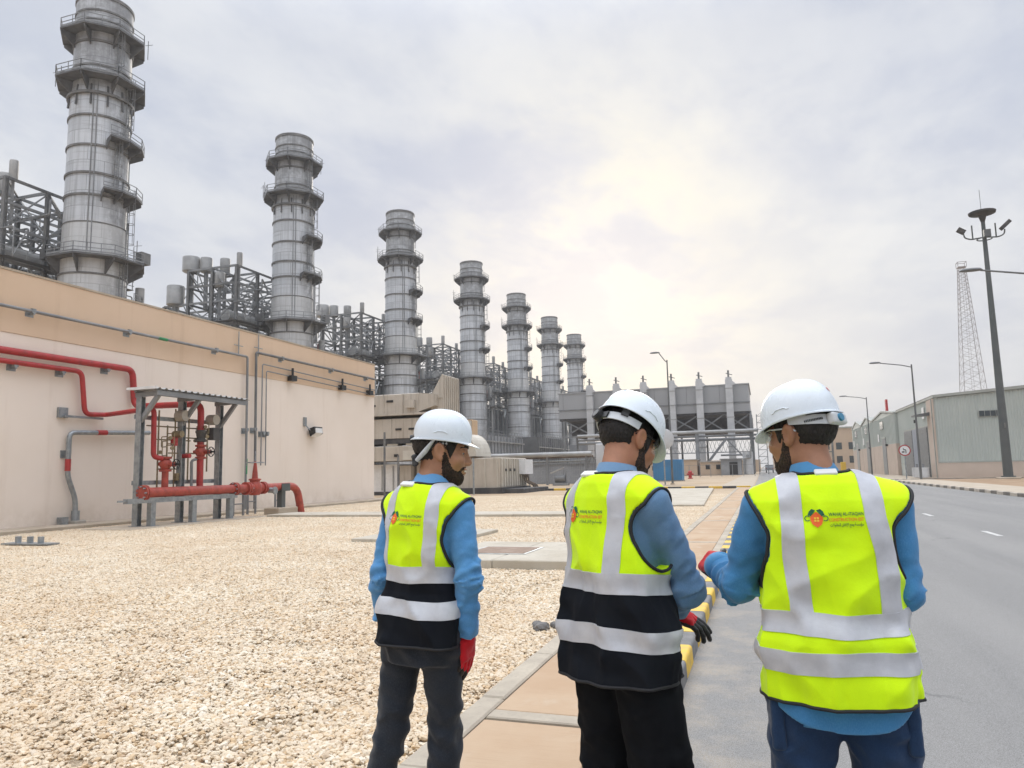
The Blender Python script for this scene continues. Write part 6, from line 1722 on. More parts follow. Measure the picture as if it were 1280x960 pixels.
    for s in (1, -1):
        E, W = el[s], wr[s]; ax = (W - E) / np.linalg.norm(W - E); c = E + (W - E) * S.get('sleeve_len', .93)
        MB().tube([c - ax * .055, c - ax * .05, c - ax * .0, c + ax * .004, c + ax * .002], [.040 * rsl, .0475 * rsl, .0468 * rsl, .044 * rsl, .036 * rsl], 20, caps=False).build('cuff', M[S['shirt']], root, smooth=60, world=False)
    # ---- gloves
    for s in (1, -1):
        Rm, ch = hf[s]
        def f(q): 
            d = hand_sdf(q, ch, .0022)
            d = smin(d, cone(q, (-.055, 0, 0), (.0, 0, 0), .034, .031), .012)
            return d + vnoise(q * 90) * .0012
        def pick(c):
            tip = (c[:, 0] > .172) | (c[:, 2] < -.0065) & (c[:, 0] > .02)
            if S.get('black_fingers'): tip |= (c[:, 0] > .100) | (c[:, 2] < .004) & (c[:, 0] > .03)
            return tip.astype(int)
        allp = np.concatenate([AR(c) for c, r in ch] + [AR([[-.06, -.05, -.04], [.1, .05, .03]])])
        Vv, F = surface_nets(f, allp.min(0) - .03, allp.max(0) + .03, .0024)
        mi = pick(Vv[F].mean(1)); Vv = Vv @ Rm.T + wr[s]
        if np.linalg.det(Rm) < 0: F = F[:, ::-1]
        mesh_obj('glove', Vv, F, [M['glove_red'], M['glove_black']], root, mi)
    # ---- trousers and boots
    tr = S['leg_r']
    def trousers(p):
        d = loft(p, RX, RY, CY, .006, .78, 1.0)
        d = smin(d, ell(p, (0, -.022, .88), (.160 * gw, .118 * g, .11)), .03)
        for s in (1, -1):
            L = legs[s]; bot = L[2] + AR([0, 0, -.02])
            e = smin(cone(p, L[0], L[1], tr[0], tr[1]), cone(p, L[1], bot, tr[1], tr[2]), .02)
            d = smin(d, e, .028)
        n = vnoise(np.stack([p[:, 0] * 9 + p[:, 2] * 6, p[:, 1] * 9, p[:, 2] * 24 + p[:, 0] * 12], 1) + S['seed'] * 2) * .008
        n += vnoise(np.stack([p[:, 0] * 22, p[:, 1] * 22, p[:, 2] * 8], 1) + 4) * .004
        n += (.28 - np.abs(vnoise(np.stack([p[:, 0] * 12 + p[:, 2] * 9, p[:, 1] * 12, p[:, 2] * 17 - p[:, 0] * 9], 1) + 40))) * -.012
        k = .7 + np.exp(-((p[:, 2] - .49) / .14) ** 2) + .8 * np.exp(-((p[:, 2] - .18) / .08) ** 2) + .5 * np.exp(-((p[:, 2] - .80) / .06) ** 2)
        return np.maximum(d + np.clip(n * k * S.get('leg_fold', 1), -.016, .008), p[:, 2] - 1.0)
    lp = np.stack([x for s in (1, -1) for x in legs[s]] + [AR([.2 * gw, .15, 1.02]), AR([-.2 * gw, -.15, .8])])
    sdf_obj('trousers', trousers, lp.min(0) - .15, lp.max(0) + AR([.15, .15, .02]), .0066, M[S['trouser']], root)
    if S.get('cargo'):
        for s in (-1, 1):
            L = legs[s]; c = L[0] + (L[1] - L[0]) * .42 + AR([s * .085, -.01, 0])
            sdf_obj('cargo_pocket', lambda p: rbox(p, c, (.022, .085, .085), .014) + vnoise(p * 40) * .003, c - .13, c + .13, .006, M[S['trouser']], root)
    for s in (1, -1):
        a = legs[s][2]
        def f(p):
            d = cone(p, a + AR([0, -.01, .06]), a + AR([0, -.02, -.02]), .052, .050)
            d = smin(d, cone(p, a + AR([0, -.03, -.045]), a + AR([s * .01, .15, -.055]), .043, .038), .03)
            return np.maximum(d, (a[2] - .09) - p[:, 2])
        sdf_obj('boot', f, a + AR([-.1, -.13, -.1]), a + AR([.1, .23, .1]), .006, M['boot'], root)
    # ---- vest
    vz = S['vest_z']; VX = np.interp(TZ, *S['vest_rx']); VY = np.interp(TZ, *S['vest_ry']); VX = np.maximum(VX, np.where(TZ < 1.5, RX + .020, 0)); VY = np.maximum(VY, np.where(TZ < 1.5, RY + .026, 0)); VY = np.maximum(VY, np.where(TZ < 1.0, .150 * g + .018, 0)); VX = np.maximum(VX, np.where(TZ < .99, .092 + S['leg_r'][0] + .010, np.where(TZ < 1.2, .092 + S['leg_r'][0] - .004, 0))); VY = np.maximum(VY, np.where(TZ < .99, S['leg_r'][0] + .040, 0)); VC = np.interp(TZ, [.7, 1.0, 1.3, 1.5], [-.012, -.008, -.008, -.01])
    arm_c = S.get('arm_c', (.0, 1.296)); arm_r = S.get('arm_r', (.098, .140))
    armx = S.get('arm_lim', .120) * gw
    vcx = S.get('vest_cx', 0.)
    def vest_solid(p):
        d = loft(p, VX, VY, VC, .0, vz - .2, 1.485, vcx)
        d = smin(d, shoulders(p, .060 * S.get('sleeve', 1) - .054 + .013), .05)
        q = p + AR([S['seed'], 0, 0])
        n = vnoise(q * AR([11, 11, 3.2])) * .0075 + vnoise(np.stack([q[:, 0] * 7 + q[:, 2] * 12, q[:, 1] * 6, q[:, 2] * 15], 1) + 8) * .0045 + vnoise(q * AR([26, 26, 10])) * .002
        n += (.28 - np.abs(vnoise(np.stack([q[:, 0] * 8 + q[:, 2] * 5, q[:, 1] * 7, q[:, 2] * 7 - q[:, 0] * 4], 1) + 21))) * -.017
        n += (.28 - np.abs(vnoise(np.stack([q[:, 0] * 15, q[:, 1] * 15, q[:, 2] * 3.5], 1) + 31))) * -.011
        k = np.interp(p[:, 2], [.7, 1.0, 1.25, 1.4, 1.5], [1.5, 1.4, 1.0, .6, .4])
        # pinch where the waist tape pulls the cloth in
        n2 = .006 * np.exp(-((p[:, 2] - S['bands'][0]) / .035) ** 2) * (1 + vnoise(q * AR([18, 18, 2])))
        return d + n * k + n2
    def cut(p):
        y = p[:, 1] - arm_c[0]; z = p[:, 2] - arm_c[1]
        e = (np.hypot(y / arm_r[0], z / arm_r[1]) - 1) * arm_r[0]
        c = np.maximum(e, armx - np.abs(p[:, 0]))
        nk = np.maximum((np.hypot(p[:, 0] / .088, (p[:, 1] + .005) / .088) - 1) * .088, 1.38 - p[:, 2])
        return np.minimum(c, nk)
    def vest(p):
        d = smax(vest_solid(p), -cut(p), .009)
        return np.maximum(d, vz - p[:, 2])
    bx = VX.max() + .06
    zb = S['bands'][0]
    vo = sdf_obj('safety_vest', vest, (-bx + vcx, -VY.max() - .06, vz - .02), (bx + vcx, VY.max() + .06, 1.56), .0052, [M['vest_yellow'], M[S['vest_low']]], root, lambda c: (c[:, 2] < zb).astype(int))
    def cast(O, D, far=.55, n=150):
        O = np.asarray(O, float); D = np.asarray(D, float)
        t = np.linspace(0, far, n); P = O[:, None, :] + D[:, None, :] * t[None, :, None]
        d = vest_solid(P.reshape(-1, 3)).reshape(len(O), n)
        ins = d < 0; k = np.clip(ins.argmax(1), 1, n - 1); ok = ins.any(1)
        r = np.arange(len(O)); d0, d1 = d[r, k - 1], d[r, k]
        tt = t[k - 1] + (t[k] - t[k - 1]) * d0 / np.where(np.abs(d0 - d1) < 1e-9, 1, d0 - d1)
        return O + D * tt[:, None], ok
    def ribbon(name, P, mat, th=.0035):
        """P[i, j, 3] surface grid -> thin solid strip lying on it"""
        a, b, _ = P.shape
        Du = np.gradient(P, axis=0); Dv = np.gradient(P, axis=1); Nn = np.cross(Du, Dv); Nn /= np.maximum(np.linalg.norm(Nn, axis=2, keepdims=True), 1e-9)
        cen = AR([vcx, 0, 0]); rad = P - cen; rad[:, :, 2] = np.maximum(P[:, :, 2] - 1.40, 0)
        sg = np.sign((Nn * rad).sum(2, keepdims=True).sum()); Nn *= sg
        top = P + Nn * th; bot = P - Nn * .004
        Vv = np.concatenate([top.reshape(-1, 3), bot.reshape(-1, 3)]); N_ = a * b
        F = []
        for i in range(a - 1):
            for j in range(b - 1):
                q = (i * b + j, i * b + j + 1, (i + 1) * b + j + 1, (i + 1) * b + j); F.append(q); F.append(tuple(N_ + k for k in q[::-1]))
        for i in range(a - 1):
            for j in (0, b - 1): q = (i * b + j, (i + 1) * b + j, N_ + (i + 1) * b + j, N_ + i * b + j); F.append(q if j == 0 else q[::-1])
        for j in range(b - 1):
            for i in (0, a - 1): q = (i * b + j, i * b + j + 1, N_ + i * b + j + 1, N_ + i * b + j); F.append(q if i == 0 else q[::-1])
        o = mesh_obj(name, Vv, F, mat, vo)
        bm = bmesh.new(); bm.from_mesh(o.data); bmesh.ops.recalc_face_normals(bm, faces=bm.faces); bm.to_mesh(o.data); bm.free()
        o.data.set_sharp_from_angle(angle=R(50))
        return o
    for zc in S['bands']:
        k = 120; zz = np.linspace(zc - S['band_w'] / 2, zc + S['band_w'] / 2, 7)
        A = np.linspace(0, 2 * PI, k); O = []; D = []
        for a in A:
            for z in zz:
                zt = z + S.get('band_sag', 0) * (-math.sin(a)) * .012 + .004 * math.sin(3 * a + zc * 20)
                O.append((vcx + .55 * math.cos(a), .55 * math.sin(a), zt)); D.append((-math.cos(a), -math.sin(a), 0))
        P, ok = cast(O, D); ribbon('reflective_band', P.reshape(k, len(zz), 3), M['reflective'])
    for s, xs in S['straps']:
        for side in (-1, 1):                     # back, then front
            kk = 40; rows = []
            for i in range(kk):
                t = i / (kk - 1); z = S['bands'][0] + S['band_w'] / 2 - .004 + t * (1.36 - S['bands'][0] - S['band_w'] / 2)
                rows.append(('h', z, t))
            for i in range(1, 17): rows.append(('p', PI / 2 * i / 16, 1))
            O = []; D = []
            for kind, v, t in rows:
                for j in range(6):
                    xc = np.interp(t, [0, .6, 1], xs); 
                    if kind == 'p': xc = xs[2] + (s * .100 * gw - xs[2]) * v / (PI / 2) * .35
                    x = xc + (j / 5 - .5) * S['strap_w']
                    if kind == 'h': O.append((x, side * .5, v)); D.append((0, -side, 0))
                    else: c, sn = math.cos(v), math.sin(v); O.append((x, side * .5 * c, 1.36 + .5 * sn)); D.append((0, -side * c, -sn))
            P, ok = cast(O, D); ribbon('reflective_strap', P.reshape(len(rows), 6, 3), M['reflective'], .003)
    # piping along the armholes, the neck and the hem
    for s in (1, -1):
        pts = []
        al = np.linspace(0, 2 * PI, 73)[:-1]
        O = [(s * .5, arm_c[0] + arm_r[0] * math.cos(a), arm_c[1] + arm_r[1] * math.sin(a)) for a in al]
        P, ok = cast(O, [(-s, 0, 0)] * len(O))
        P = P[ok & (np.abs(P[:, 0]) > armx)]
        if len(P) > 8:
            gaps = np.linalg.norm(np.roll(P, -1, 0) - P, axis=1); k = gaps.argmax()
            P = np.roll(P, -(k + 1), 0); clo = gaps.max() < .06
            MB().tube([tuple(x) for x in P], .0058, 8, closed=bool(clo)).build('armhole_piping', M['piping'], vo, smooth=60, world=False)
    A = np.linspace(0, 2 * PI, 90)[:-1]
    P, ok = cast([(vcx + .55 * math.cos(a), .55 * math.sin(a), vz + .003) for a in A], [(-math.cos(a), -math.sin(a), 0) for a in A])
    MB().tube([tuple(x) for x in P], .0055, 8, closed=True).build('hem_piping', M['piping'], vo, smooth=60, world=False)
    A = np.linspace(PI, 2 * PI, 30)
    P, ok = cast([(.088 * math.cos(a), -.005 + .088 * math.sin(a), 1.75) for a in A], [(0, 0, -1)] * 30)
    MB().tube([tuple(x) for x in P], .0055, 8).build('neck_piping', M['piping'], vo, smooth=60, world=False)
    tx, ty = S.get('tab', (0.0, -.088))
    P, ok = cast([(tx, ty, 1.75)], [(0, 0, -1)])
    c = P[0]; w = S.get('tab_w', .034)
    f = lambda p: rbox((p - c) @ rotx(.5), (0, -.004, .003), (w, .015, .0062), .004)
    sdf_obj('white_tab', f, c - .07, c + .07, .003, M['white'], vo)
    # ---- print on the back
    def to_back(vs, off):
        vs = np.asarray(vs, float)
        P, ok = cast(np.stack([vs[:, 0], np.full(len(vs), -.5), vs[:, 1]], 1), np.tile([[0, 1., 0]], (len(vs), 1)), .5, 220)
        P[:, 1] -= off
        return P
    lx, lz = S['logo']; ls = S.get('logo_s', 1.0)
    def flat(name, polys, mat, off):
        Vv = []; F = []
        for pl in polys:
            b0 = len(Vv); Vv += [(lx + x * ls, lz + z * ls) for x, z in pl]; F.append(tuple(range(b0, b0 + len(pl))))
        P = to_back(Vv, off)
        me = bpy.data.meshes.new(name); me.from_pydata([tuple(x) for x in P], [], F); me.materials.append(M[mat])
        bm = bmesh.new(); bm.from_mesh(me); bmesh.ops.triangulate(bm, faces=bm.faces); bm.to_mesh(me); bm.free()
        o = bpy.data.objects.new(name, me); COL.objects.link(o); o.parent = vo; return o
    def text(name, body_, x, z, size, width, mat):
        cu = bpy.data.curves.new('txt', 'FONT'); cu.body = body_; cu.size = 1; cu.resolution_u = 3; cu.offset = .018
        to = bpy.data.objects.new('txt', cu); COL.objects.link(to)
        bpy.context.view_layer.update()
        ev = to.evaluated_get(bpy.context.evaluated_depsgraph_get()); tm = ev.to_mesh()
        co = AR([v.co[:] for v in tm.vertices]); fs = [tuple(p.vertices) for p in tm.polygons]
        ev.to_mesh_clear(); bpy.data.objects.remove(to); bpy.data.curves.remove(cu)
        w = co[:, 0].max() - co[:, 0].min()
        X = x + (co[:, 0] - co[:, 0].min()) * width / w; Z = z + co[:, 1] * size
        P = to_back(np.stack([lx + X * ls, lz + Z * ls], 1), .0035)
        me = bpy.data.meshes.new(name); me.from_pydata([tuple(p) for p in P], [], fs); me.materials.append(M[mat])
        o = bpy.data.objects.new(name, me); COL.objects.link(o); o.parent = vo; return o
    def circ(cx, cz, r, n=14, a0=0, a1=2 * PI): return [(cx + r * math.cos(a0 + (a1 - a0) * i / n), cz + r * math.sin(a0 + (a1 - a0) * i / n)) for i in range(n if a1 - a0 > 6.2 else n + 1)]
    # house-shaped orange drop with a window, tools to its left and right, green leaves above
    flat('logo_shape', [[(-.075, -.036), (-.056, -.022), (-.049, -.004), (-.050, .012), (-.075, .034), (-.100, .012), (-.101, -.004), (-.094, -.022)]], 'print_orange', .0032)
    flat('logo_window', [[(-.085 + a, -.010 + b), (-.077 + a, -.010 + b), (-.077 + a, -.002 + b), (-.085 + a, -.002 + b)] for a in (0, .011) for b in (0, .011)], 'print_yellow', .0042)
    def arcband(cx, cz, r0, r1, a0, a1, n=8):
        return [[(cx + r * math.cos(a), cz + r * math.sin(a)) for r, a in ((r0, a0 + (a1 - a0) * i / n), (r1, a0 + (a1 - a0) * i / n), (r1, a0 + (a1 - a0) * (i + 1) / n), (r0, a0 + (a1 - a0) * (i + 1) / n))] for i in range(n)]
    flat('logo_leaf', [[(-.074, .040), (-.058, .046), (-.047, .036), (-.040, .018), (-.054, .014)], [(-.078, .040), (-.092, .046), (-.104, .034), (-.110, .018), (-.097, .014)]] + arcband(-.112, .004, .009, .013, .6, 5.6) + arcband(-.038, .004, .009, .013, -2.5, 2.5), 'print_green', .0036)
    text('logo_text', 'WAHAJ AL-ITAQAN', -.024, .014, .0205, .148, 'print_green')
    text('logo_text', 'CONSTRUCTION EST', -.024, -.010, .0195, .148, 'print_orange')
    ar = '\ufee3\ufe86\ufeb3\ufeb4\ufe94 \ufeed\ufeeb\ufe9e \ufe8d\ufef9\ufe97\ufed8\ufe8e\ufee5 \ufedf\ufee0\ufee4\ufed8\ufe8e\ufeed\ufefb\ufe95'
    text('logo_text', ar[::-1], -.020, -.032, .0185, .140, 'print_green')
    # ---- helmet
    he = bpy.data.objects.new('helmet', None); COL.objects.link(he); he.parent = root
    HM = Matrix.Translation(Vector(hc)) @ Matrix(HR.tolist()).to_4x4() @ Matrix.Translation((0, -.006, .042 * hs + S.get('helm_up', 0))) @ Matrix.Rotation(S.get('helmet_tilt', 0), 4, 'X') @ Matrix.Scale(S.get('helm_s', 1.03), 4)
    he.matrix_local = HM
    na, nt_ = 72, 22
    def dome(a, t, k=1.0):
        ca, sa = math.cos(a), math.sin(a)          # a = 0 is the wearer's right, PI/2 the front
        rr = math.sin(t) ** .86
        x = .113 * k * ca * rr; y = .129 * k * sa * rr; z = .136 * (k if k == 1 else k * .985) * math.cos(t) ** .84
        if k == 1:
            rid = max(0, 1 - (abs(x) / .020) ** 4) * .0055 * min(1, max(0, (z - .015) / .03)); z += rid * .8; y += rid * (1 if y > 0 else -1) * .5 * rr
            for o in (.036,):
                gr = math.exp(-((abs(x) - o) / .007) ** 2) * .0022 * min(1, max(0, (z - .03) / .03)); z -= gr
        return (x, y, z)
    vs = []; fs = []
    rows = [[dome(2 * PI * i / na, max(.001, PI / 2 * j / nt_)) for i in range(na)] for j in range(nt_ + 1)]
    def brim(i, w, dz):
        a = 2 * PI * i / na; x, y, z = rows[nt_][i]; f = max(0, math.sin(a)) ** 3; bkw = max(0, -math.sin(a)) ** 2
        k = (.006 + .036 * f + .004 * bkw) * w; l = math.hypot(x, y)
        return (x + x / l * k * .8, y + y / l * k, z - .010 * f * w - .003 * w + dz + .004 * math.cos(2 * a) * w)
    rows += [[brim(i, .5, 0) for i in range(na)], [brim(i, 1, 0) for i in range(na)], [brim(i, 1.02, -.004) for i in range(na)], [brim(i, .5, -.006) for i in range(na)]]
    rows += [[tuple(c * .965 if q < 2 else c for q, c in enumerate(rows[nt_][i])) for i in range(na)]]
    n_out = len(rows) - 1
    rows += [[dome(2 * PI * i / na, max(.001, PI / 2 * (1 - j / 8)), .955) for i in range(na)] for j in range(1, 9)]
    m = MB(); m.add([p for r_ in rows for p in r_], [])
    for j in range(len(rows) - 1):
        mi = 0 if j < n_out else 1
        m.f += [(j * na + i, j * na + (i + 1) % na, (j + 1) * na + (i + 1) % na, (j + 1) * na + i) for i in range(na)]; m.m += [mi] * na
    m.build('shell', [M['helmet'], M['helmet_in']], he, smooth=50, world=False)
    # side slots
    for s in (1, -1):
        pp = []
        for i in range(9):
            a = (0 if s > 0 else PI) + s * (-.30 + .5 * i / 8); x, y, z = dome(a, PI / 2 * .90); pp.append((x * 1.004, y * 1.004, z + (.006 if 1 < i < 7 else 0)))
        MB().tube(pp, .0022, 6).build('slot_ridge', M['helmet'], he, smooth=60, world=False)
    # harness: dark liner, nape strap, ratchet
    def hstrap(name, a0, a1, z0, z1, w, mat, rx=.084, ry=.106, th=.004, dip=0.):
        k = 28; m = MB(); vs = []
        for i in range(k + 1):
            a = a0 + (a1 - a0) * i / k; t = i / k; z = z0 + (z1 - z0) * math.sin(PI * t) + S.get('strap_dz', 0)
            for dr, dz in ((0, -w / 2), (th, -w / 2), (th, w / 2), (0, w / 2)): vs.append(((rx + dr) * math.cos(a), (ry + dr) * math.sin(a), z + dz))
        m.add(vs, [(i * 4 + j, i * 4 + (j + 1) % 4, i * 4 + 4 + (j + 1) % 4, i * 4 + 4 + j) for i in range(k) for j in range(4)])
        return m.build(name, mat, he, smooth=40, world=False)
    for q in range(4):
        a = PI / 4 + q * PI / 2; hstrap('crown_strap', a - .12, a + .12, .008, .008, .03, M['helmet_in'], .101, .116)
    st = S['harness']
    if st == 'knob_dark':
        hstrap('nape_strap', PI + .15, 2 * PI - .15, -.008, -.018, .030, M['strap_grey'], .090, .116)
        hstrap('ratchet_band', PI * 1.5 - .45, PI * 1.5 + .30, -.020, -.024, .026, M['black'], .094, .122, .006)
        MB().cyl((-.012, -.118, -.022 + S.get('strap_dz', 0)), (-.012, -.143, -.024 + S.get('strap_dz', 0)), .023, .021, 20).build('ratchet_knob', M['black'], he, smooth=40, world=False)
        MB().cyl((-.012, -.144, -.024 + S.get('strap_dz', 0)), (-.012, -.146, -.024 + S.get('strap_dz', 0)), .015, .015, 20).build('knob_cap', M['dark_steel'], he, smooth=40, world=False)
    elif st == 'knob_blue':
        hstrap('nape_strap', PI + .10, 2 * PI - .10, -.004, -.030, .032, M['strap_grey'], .090, .116)
        for k in range(12):
            a = PI + .55 + k * .045
            x, y = .0955 * math.cos(a), .1215 * math.sin(a); MB().box(x - .0012, y - .001, -.028, x + .0012, y + .001, -.021).build('strap_tooth', M['frame_black'], he, world=False)
        sdf_obj('ratchet_box', lambda p: rbox(p, (0, -.125, -.030), (.038, .014, .019), .008), (-.06, -.16, -.07), (.06, -.09, .02), .004, M['strap_grey'], he)
        MB().cyl((-.004, -.136, -.030), (-.004, -.146, -.030), .0135, .0125, 18).build('ratchet_knob', M['knob_blue'], he, smooth=40, world=False)
    else:
        for s in (1, -1):
            MB().tube([(s * .100, -.030, .002), (s * .086, -.065, -.055), (s * .055, -.098, -.098)], [.006, .012, .010], 8).build('nape_strap', M['strap_grey'], he, smooth=60, world=False)
            MB().tube([(s * .103, -.004, .0), (s * .088, -.05, -.05), (s * .058, -.100, -.10)], .004, 6).build('strap_edge', M['frame_black'], he, smooth=60, world=False)
        sdf_obj('nape_pad', lambda p: rbox((p - AR([0, -.108, -.098])) @ rotx(.25), (0, 0, 0), (.058, .012, .026), .009) + vnoise(p * 70) * .004, (-.09, -.15, -.15), (.09, -.06, -.05), .004, M['helmet_in'], he)
        hstrap('headband', PI * .9, PI * 2.1, -.004, -.012, .026, M['strap_grey'], .086, .108)
        MB().cyl((-.02, -.130, -.004), (-.02, -.142, -.006), .018, .017, 16).build('ratchet_knob', M['black'], he, smooth=40, world=False)
    if 'decal' in S:
        a, t, w, hh, mt = S['decal']
        m = MB(); k = 7; vs = []
        for i in range(k + 1):
            for j in range(k + 1):
                u, v = i / k * 2 - 1, j / k * 2 - 1
                if True:
                    uu = u * math.sqrt(max(0, 1 - v * v / 2)); vv = v * math.sqrt(max(0, 1 - u * u / 2))
                p = dome(a + uu * w, t + vv * hh); l = 1.006; vs.append((p[0] * l, p[1] * l, p[2] * l + .0003))
        m.add(vs, [(i * (k + 1) + j, (i + 1) * (k + 1) + j, (i + 1) * (k + 1) + j + 1, i * (k + 1) + j + 1) for i in range(k) for j in range(k)])
        m.build('decal', M[mt], he, smooth=60, world=False)
    if S.get('glasses'):
        gl = bpy.data.objects.new('safety_glasses', None); COL.objects.link(gl); gl.parent = root
        gl.matrix_local = Matrix.Translation(Vector(hc)) @ Matrix((HR * hs).tolist()).to_4x4()
        k = 22; vs = []
        for i in range(k + 1):
            a = R(18) + R(144) * i / k
            for z, rr in ((.024, 1.0), (.010, 1.02), (-.006, 1.015), (-.026 + .010 * math.exp(-((a - PI / 2) / .18) ** 2), .98)):
                vs.append((.078 * rr * math.cos(a), .022 + .094 * rr * math.sin(a), z))
        m = MB(); m.add(vs, [(i * 4 + j, i * 4 + j + 1, i * 4 + 4 + j + 1, i * 4 + 4 + j) for i in range(k) for j in range(3)])
        lo_ = m.build('lens', M['lens'], gl, smooth=60, world=False)
        MB().tube([vs[i * 4] for i in range(k + 1)], .0022, 6).build('brow_bar', M['frame_black'] if S['glasses'] == 'black' else M['strap_grey'], gl, smooth=60, world=False)
        for s in (1, -1): MB().tube([(s * .075, .050, .022), (s * .083, .010, .018), (s * .083, -.020, .016), (s * .078, -.034, .004)], .0028, 6).build('temple', M['frame_black'] if S['glasses'] == 'black' else M['strap_grey'], gl, smooth=60, world=False)
    root.scale = (S['scale'],) * 3
    vd = AR([-math.sin(S['view']), math.cos(S['view']), 0])
    root.matrix_world = Matrix.Translation(S['loc']) @ Matrix.Rotation(S.get('lean', 0), 4, Vector(vd)) @ Matrix.Rotation(th, 4, 'Z') @ Matrix.Scale(S['scale'], 4)
    return root

# left: turned profile, smiling
person(dict(label='young bearded man in profile, dark jeans and yellow and black vest, on the pavement edge', view=R(26), turn=R(-36), loc=(-1.360, 2.733, .06), scale=.975, lean=R(3.0), seed=1,
    skin='skin_a', shirt='shirt_sky', trouser='jeans_dark', vest_low='vest_black', girth=.92, wide=.88,
    neck_off=(.015, .02), leg_fold=.7, head_yaw=R(-57), head_pitch=R(6), hs=1.10, head_roll=R(0), helmet_tilt=R(2), teeth=True, beard_off=.003, beard_line=[.0, .004, -.004, -.040, -.064, -.062, -.043, -.042],
    hairline=[-.078, -.068, -.040, .010, .005, -.03, .045, .062, .075],
    **{}) | {('elbow', 1): (.165, -.14, 1.115), ('wrist', 1): (.175, -.07, .885), ('elbow', -1): (-.175, .08, 1.10), ('wrist', -1): (-.165, .20, .90),
    ('hdir', 1): (.06, .10, -1), ('hback', 1): (.8, -.6, 0), ('hthumb', 1): (.6, .8, 0), ('curl', 1): (.22, .20, .24, .30),
    ('hdir', -1): (.1, .4, -1), ('hback', -1): (-.9, -.2, 0), ('hthumb', -1): (0, 1, 0), ('curl', -1): (.4, .45, .5, .5),
    'legs_view': True, ('knee', 1): (.108, .03, .49), ('ankle', 1): (.100, -.03, .09), ('knee', -1): (-.105, .06, .49), ('ankle', -1): (-.205, .03, .09),
    'leg_r': (.088, .066, .057), 'tail': .84, 'vest_z': .855, 'bands': (1.13, 1.0), 'band_w': .064, 'strap_w': .052,
    'vest_rx': ([.7, .9, 1.1, 1.25, 1.36, 1.45, 1.5], [.168, .166, .162, .164, .168, .142, .07]), 'vest_ry': ([.7, .9, 1.1, 1.25, 1.36, 1.45, 1.5], [.142, .140, .128, .130, .130, .10, .07]),
    'straps': ((-1, (-.124, -.126, -.110)), (1, (.090, .096, .098))), 'logo': (-.022, 1.345), 'logo_s': .66, 'harness': 'strap', 'tab': (-.04, -.092), 'sleeve': .98, 'fold': .8, 'helm_s': .96})
# middle: seen from behind, head bent to the right
person(dict(label='man in black trousers seen from behind, head bent right, yellow and black vest', view=R(11), turn=R(-43), loc=(-.515, 2.782, .0), scale=1.03, lean=R(-.5), seed=4,
    skin='skin_b', shirt='shirt_grey', trouser='trouser_black', vest_low='vest_black', girth=.98, wide=.93,
    neck_off=(.008, .03), head_yaw=R(-11), head_pitch=R(25), head_roll=R(-8), helmet_tilt=R(-15), helm_up=.012, strap_dz=-.020, hs=1.08, helm_s=1.05, glasses='black', beard_off=.005,
    hairline=[-.066, -.058, -.035, .006, .0, -.05, .045, .062, .075], decal=(PI * 1.5 + .10, .80, .12, .055, 'print_grey')) | {
    ('elbow', 1): (.238, -.01, 1.085), ('wrist', 1): (.205, .21, .985), ('elbow', -1): (-.13, .34, 1.11), ('wrist', -1): (.185, .22, .955),
    ('hdir', 1): (-.5, .6, -.3), ('hback', 1): (.5, .3, .8), ('hthumb', 1): (-.4, .2, .9), ('curl', 1): (.5, .5, .55, .6),
    ('hdir', -1): (1, -.12, -.40), ('hback', -1): (.30, -.35, .9), ('hthumb', -1): (.3, .9, .3), ('curl', -1): (.22, .30, .38, .42), ('thumb', -1): (.5, .6),
    'black_fingers': True,
    ('knee', 1): (.125, .02, .49), ('ankle', 1): (.135, -.03, .09), ('knee', -1): (-.115, .03, .49), ('ankle', -1): (-.12, .02, .09),
    'leg_r': (.118, .104, .10), 'tail': .80, 'vest_z': .785, 'bands': (1.11, .932), 'band_w': .070, 'strap_w': .060,
    'vest_rx': ([.7, .9, 1.1, 1.25, 1.36, 1.45, 1.5], [.196, .190, .182, .184, .184, .155, .07]), 'vest_ry': ([.7, .9, 1.1, 1.25, 1.36, 1.45, 1.5], [.178, .168, .150, .150, .142, .105, .07]),
    'straps': ((-1, (-.150, -.150, -.125)), (1, (.092, .096, .105))), 'logo': (-.035, 1.345), 'logo_s': .72, 'harness': 'knob_dark', 'tab': (-.045, -.085), 'sleeve': 1.06, 'fold': .9, 'band_sag': 1.0, 'leg_fold': .7})
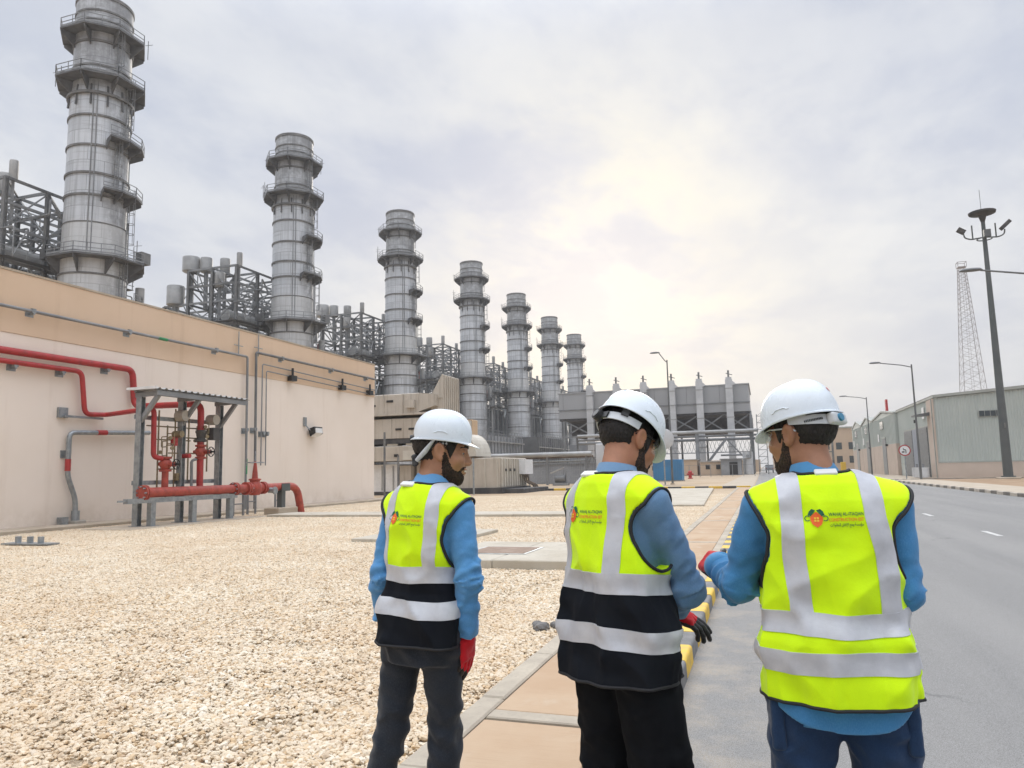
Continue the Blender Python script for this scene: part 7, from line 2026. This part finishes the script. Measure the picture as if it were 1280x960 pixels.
# right: broad man from behind, all-yellow vest
person(dict(label='broad man in navy trousers seen from behind, all yellow vest, on the road', view=R(-4.7), turn=R(9), loc=(.206, 2.685, .0), scale=1.02, lean=R(-1), seed=7,
    skin='skin_c', shirt='shirt_blue', trouser='trouser_navy', vest_low='vest_yellow', girth=1.10, wide=1.06,
    neck_off=(-.025, .03), head_yaw=R(50), head_pitch=R(6), head_roll=R(3), helmet_tilt=R(-8), hs=1.08, glasses='clear', beard_off=.0045, cargo=True,
    hairline=[-.070, -.062, -.038, .004, .0, -.03, .045, .062, .075], decal=(PI * 1.5 + .12, 1.10, .085, .065, 'print_red')) | {
    ('el_r', 1): .82, ('foldk', 1): .6, ('sh', 1): (.012, .0, .0), ('elbow', 1): (.218, .02, 1.115), ('wrist', 1): (.12, .22, 1.02), ('elbow', -1): (-.285, .03, 1.125), ('wrist', -1): (-.385, .22, 1.17),
    ('hdir', 1): (-.6, .6, -.2), ('hback', 1): (.5, .5, .5), ('hthumb', 1): (0, .2, 1), ('curl', 1): (.5, .5, .55, .6),
    ('hdir', -1): (-.55, .75, .05), ('hback', -1): (-.6, -.45, .65), ('hthumb', -1): (.5, .2, .8), ('curl', -1): (.6, .65, .7, .75),
    ('knee', 1): (.125, .02, .49), ('ankle', 1): (.15, .0, .09), ('knee', -1): (-.135, .02, .49), ('ankle', -1): (-.17, .0, .09),
    'leg_r': (.124, .098, .088), 'tail': .725, 'tail_flare': .022, 'vest_z': .800, 'bands': (1.04, .930), 'band_w': .066, 'strap_w': .064,
    'vest_rx': ([.7, .9, 1.1, 1.25, 1.36, 1.45, 1.5], [.222, .219, .211, .205, .198, .160, .075]), 'vest_ry': ([.7, .9, 1.1, 1.25, 1.36, 1.45, 1.5], [.180, .178, .170, .160, .145, .105, .07]),
    'arm_r': (.106, .158), 'arm_c': (.005, 1.284),
    'straps': ((-1, (-.105, -.115, -.112)), (1, (.152, .148, .128))), 'logo': (.008, 1.355), 'logo_s': .68, 'harness': 'knob_blue', 'tab': (.005, -.09), 'sleeve': 1.12, 'fold': .75})
